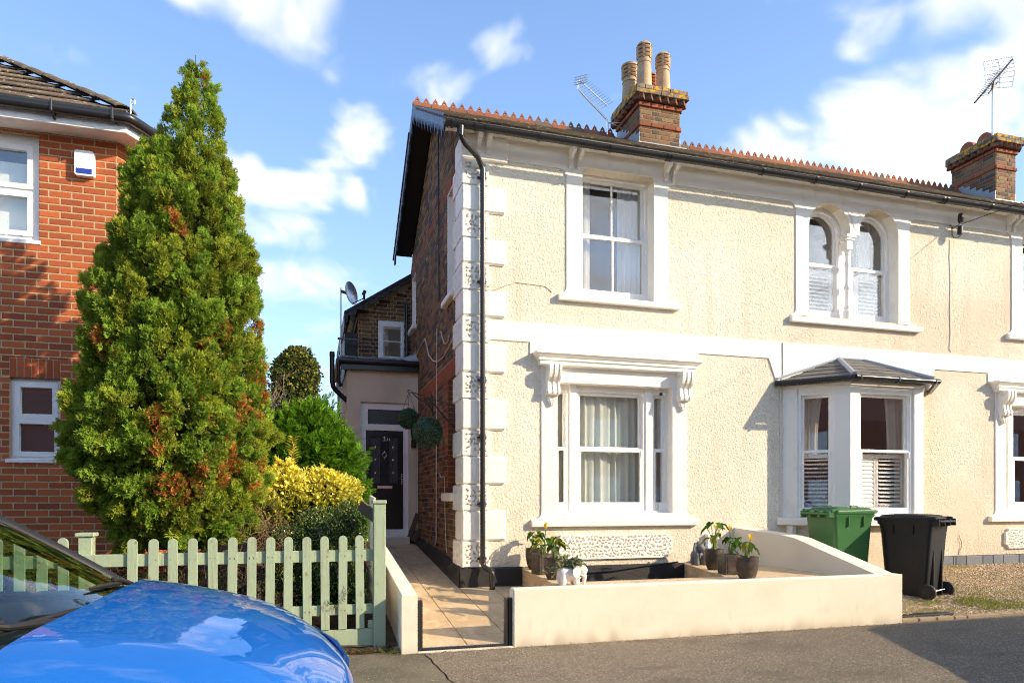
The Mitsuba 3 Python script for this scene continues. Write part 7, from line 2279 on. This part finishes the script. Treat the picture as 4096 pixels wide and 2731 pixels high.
    def wind(u, v):
        yy = (v * 2 - 1)
        x0 = .905 + .16 * np.abs(yy) ** 2.2; x1 = 1.93 + .10 * np.abs(yy) ** 2
        return x_nose - (x0 + (x1 - x0) * u), yc + yy * (.775 - .20 * u), zr + .945 - .035 * np.abs(yy) ** 2 + (.455 - .02 * np.abs(yy) ** 2) * u + .045 * np.sin(u * np.pi)
    put(K + '__windscreen', M().grid(wind, 16, 25), glass, True)
    for sgn in (-1, 1):
        q = [wind(np.array(t), np.array(.5 + .5 * sgn)) for t in np.linspace(-.05, 1.02, 9)]
        q = np.array([[float(a) for a in p] for p in q])
        pl = M()
        pl.tube(q, .032, 12)
        rl = np.array([[x_nose - x, yc + sgn * (.60 - .03 * (x - 1.92) / 1.55), zr + 1.385 - .06 * ((x - 1.92) / 1.55) ** 2] for x in np.linspace(1.92, 3.5, 6)])
        pl.tube(rl, .035, 12)
        pl.beam((x_nose - 2.35, yc + sgn * .79, zr + .92), (x_nose - 2.42, yc + sgn * .60, zr + 1.385), .10, .03, (1, 0, 0), .01)
        pl.beam((x_nose - 3.62, yc + sgn * .76, zr + .92), (x_nose - 3.35, yc + sgn * .59, zr + 1.37), .22, .04, (1, 0, 0), .01)
        put(K + '__pillar', pl, 'm_blackmat', 50)
        gl = lambda xa, xb, xc, xd: [(x_nose - xa, yc + sgn * .80, zr + .90), (x_nose - xb, yc + sgn * .80, zr + .92), (x_nose - xc, yc + sgn * .605, zr + 1.37), (x_nose - xd, yc + sgn * .605, zr + 1.37)]
        put(K + '__side_window', M().add(gl(1.15, 2.32, 2.38, 1.98), [[0, 1, 2, 3]]), glass); put(K + '__side_window', M().add(gl(2.42, 3.5, 3.25, 2.46), [[0, 1, 2, 3]]), glass)
        put(K + '__door_trim', M().box(x_nose - 3.6, x_nose - 1.02, yc + sgn * .76, yc + sgn * .82, zr + .3, zr + .905, .01), 'm_blackmat')
        put(K + '__mirror', M().obox((x_nose - 1.80, yc + sgn * .95, zr + .98), np.eye(3), (.07, .11, .07), .03), paint)
        # wheels
        for xw in (.68, 3.13):
            w = M(); rings = []
            for (r, h) in ((.02, .0), (.21, .0), (.22, .03), (.30, .035), (.318, .0), (.318, -.16), (.28, -.19)):
                rings.append([(x_nose - (xw * FRONT if xw < 1 else xw - 1 + FRONT) + r * 1.1 * math.cos(t), yc + sgn * (.815 + h), zr + .35 + r * 1.1 * math.sin(t)) for t in np.linspace(0, 2 * math.pi, 32, endpoint=False)])
            v = np.array(rings).reshape(-1, 3)
            w.add(v, [[i * 32 + k, i * 32 + (k + 1) % 32, (i + 1) * 32 + (k + 1) % 32, (i + 1) * 32 + k] for i in range(6) for k in range(32)])
            put(K + '__wheel', w, 'm_rubber', 40)
            sp_ = M()
            for a in range(5): sp_.beam((x_nose - (xw * FRONT if xw < 1 else xw - 1 + FRONT), yc + sgn * .825, zr + .35), (x_nose - (xw * FRONT if xw < 1 else xw - 1 + FRONT) + .22 * math.cos(a * 1.257), yc + sgn * .825, zr + .35 + .22 * math.sin(a * 1.257)), .06, .02, (0, 1, 0), .005)
            put(K + '__rim', sp_, 'm_silver')
        # headlight: swept lens with a bright reflector inside, wrapping the corner
        def lens(u, v, sgn=sgn, o=0.0):
            x = .045 + .30 * u; w = np.interp(x, [0, .03, .1, .22, .4], [.64, .72, .785, .835, .862])
            return x_nose - (x - .045 - o), yc + sgn * (w + .0 + o - .06 * (1 - u)), zr + np.interp(x, [0, .10, .22, .40], [.60, .70, .745, .79]) - .13 * v * (1 - .4 * u)
        put(K + '__headlight', M().grid(lens, 12, 6), 'm_silver', True)
        put(K + '__headlight__lens', M().grid(lambda u, v: lens(u, v, o=.010), 12, 6), 'm_glass', True)
        hl = M()
        for k in range(6):
            u = .08 + .15 * k; p = [float(a) for a in lens(np.array(u), np.array(.15))]; q = [float(a) for a in lens(np.array(u), np.array(.9))]
            hl.beam(p, q, .018, .012, (1, sgn, 0), .003)
        put(K + '__headlight__louvre', hl, 'm_chrome')
    # cabin: dash, seats, wheel, floor
    cab = M().box(x_nose - 1.55, x_nose - 1.02, yc - .74, yc + .74, zr + .70, zr + .885, .05).box(x_nose - 3.6, x_nose - 1.0, yc - .78, yc + .78, zr + .22, zr + .30).box(x_nose - 3.7, x_nose - 3.6, yc - .7, yc + .7, zr + .3, zr + .95)
    for sgn in (-1, 1):
        cab.box(x_nose - 2.55, x_nose - 2.05, yc + sgn * .36 - .24, yc + sgn * .36 + .24, zr + .3, zr + .58, .05)
        cab.obox((x_nose - 2.58, yc + sgn * .36, zr + .86), [[.97, 0, .24], [0, 1, 0], [-.24, 0, .97]], (.06, .23, .32), .05).box(x_nose - 2.74, x_nose - 2.64, yc + sgn * .36 - .13, yc + sgn * .36 + .13, zr + 1.16, zr + 1.34, .04)
    put(K + '__cabin', cab, 'm_dark')
    t = np.linspace(0, 2 * np.pi, 25)
    put(K + '__steering_wheel', M().tube([(x_nose - 1.72 - .06 * math.sin(a), yc - .36 + .18 * math.cos(a), zr + .88 + .17 * math.sin(a)) for a in t], .015, 8), 'm_blackmat', 40)
    # wipers lying on the glass
    for (a, b) in ((.95, .50), (.40, .02)):
        ww = lambda u, v, h: np.array([float(k) for k in wind(np.array(u), np.array(v))]) + [0, 0, h]
        bl = np.array([ww(.005 + .045 * t, a + (b - a) * t, .012) for t in np.linspace(0, 1, 9)])
        wv = M().tube(bl, [.003] + [.0065] * 7 + [.003], 6)
        mid = bl[5] + [0, 0, .012]
        wv.tube([ww(-.05, a - .04, .012), ww(-.01, a - .12, .022), ww(.02, a - .22, .024), mid], [.012, .008, .007, .006], 8)
        wv.obox(mid, [unit(bl[6] - bl[4]), unit(np.cross([0, 0, 1.0], bl[6] - bl[4])), np.array([0, 0, 1.0])], (.028, .008, .007), .004)
        put(K + '__wiper', wv, 'm_blackmat')


CB = thing('parked_car', 'bright blue car parked nose to the right in the lower left corner', 'car')
car(CB, .15, 2.25, -.06, ('m_carblue', 'm_carglass'))

# a dark van parked just beyond the right edge of the picture; its shadow lies over the pavement
VN = thing('parked_van', 'dark van parked on the street to the right, beyond the photograph', 'van')
side = Polygon([(5.38, .28), (5.36, .38), (5.75, .54), (6.18, .707), (6.99, 1.06), (8.55, 1.706), (9.05, 1.926), (9.6, 2.05), (13.6, 2.08), (13.75, 1.9), (13.8, .45), (13.7, .30)])
van = M().ext(side, 1.70, 3.45)
put(VN + '__body', van, 'm_cardark')
put(VN + '__windscreen', M().add([(7.1, 1.8, 1.115), (7.1, 3.35, 1.115), (8.5, 3.35, 1.695), (8.5, 1.8, 1.695)], [[0, 1, 2, 3]]), 'm_doorblack')
for x in (6.3, 12.4):
    for y in (1.69, 3.46):
        put(VN + '__wheel', M().tube([(x, y - .1 if y > 2 else y + .1, .25), (x, y, .25)], .34, 28), 'm_rubber', 40)

# ---------------------------------------------------------------- across the street: what the panes and the paint reflect
OH = thing('opposite_house', 'brick houses across the street, behind the camera', 'house')
o = M().box(-22, 70, -17, -11, -.2, 5.2).add([(-22, -11, 5.2), (70, -11, 5.2), (70, -14, 7.6), (-22, -14, 7.6), (-22, -17, 5.2), (70, -17, 5.2)], [[0, 1, 2, 3], [3, 2, 5, 4]])
put(OH + '__wall', o, 'm_terracotta')
for k in range(22):
    for z in (1.0, 3.6): put(OH + '__window', M().box(-20 + 4 * k, -18.6 + 4 * k, -11.0, -10.95, z, z + 1.4), 'm_pvc')
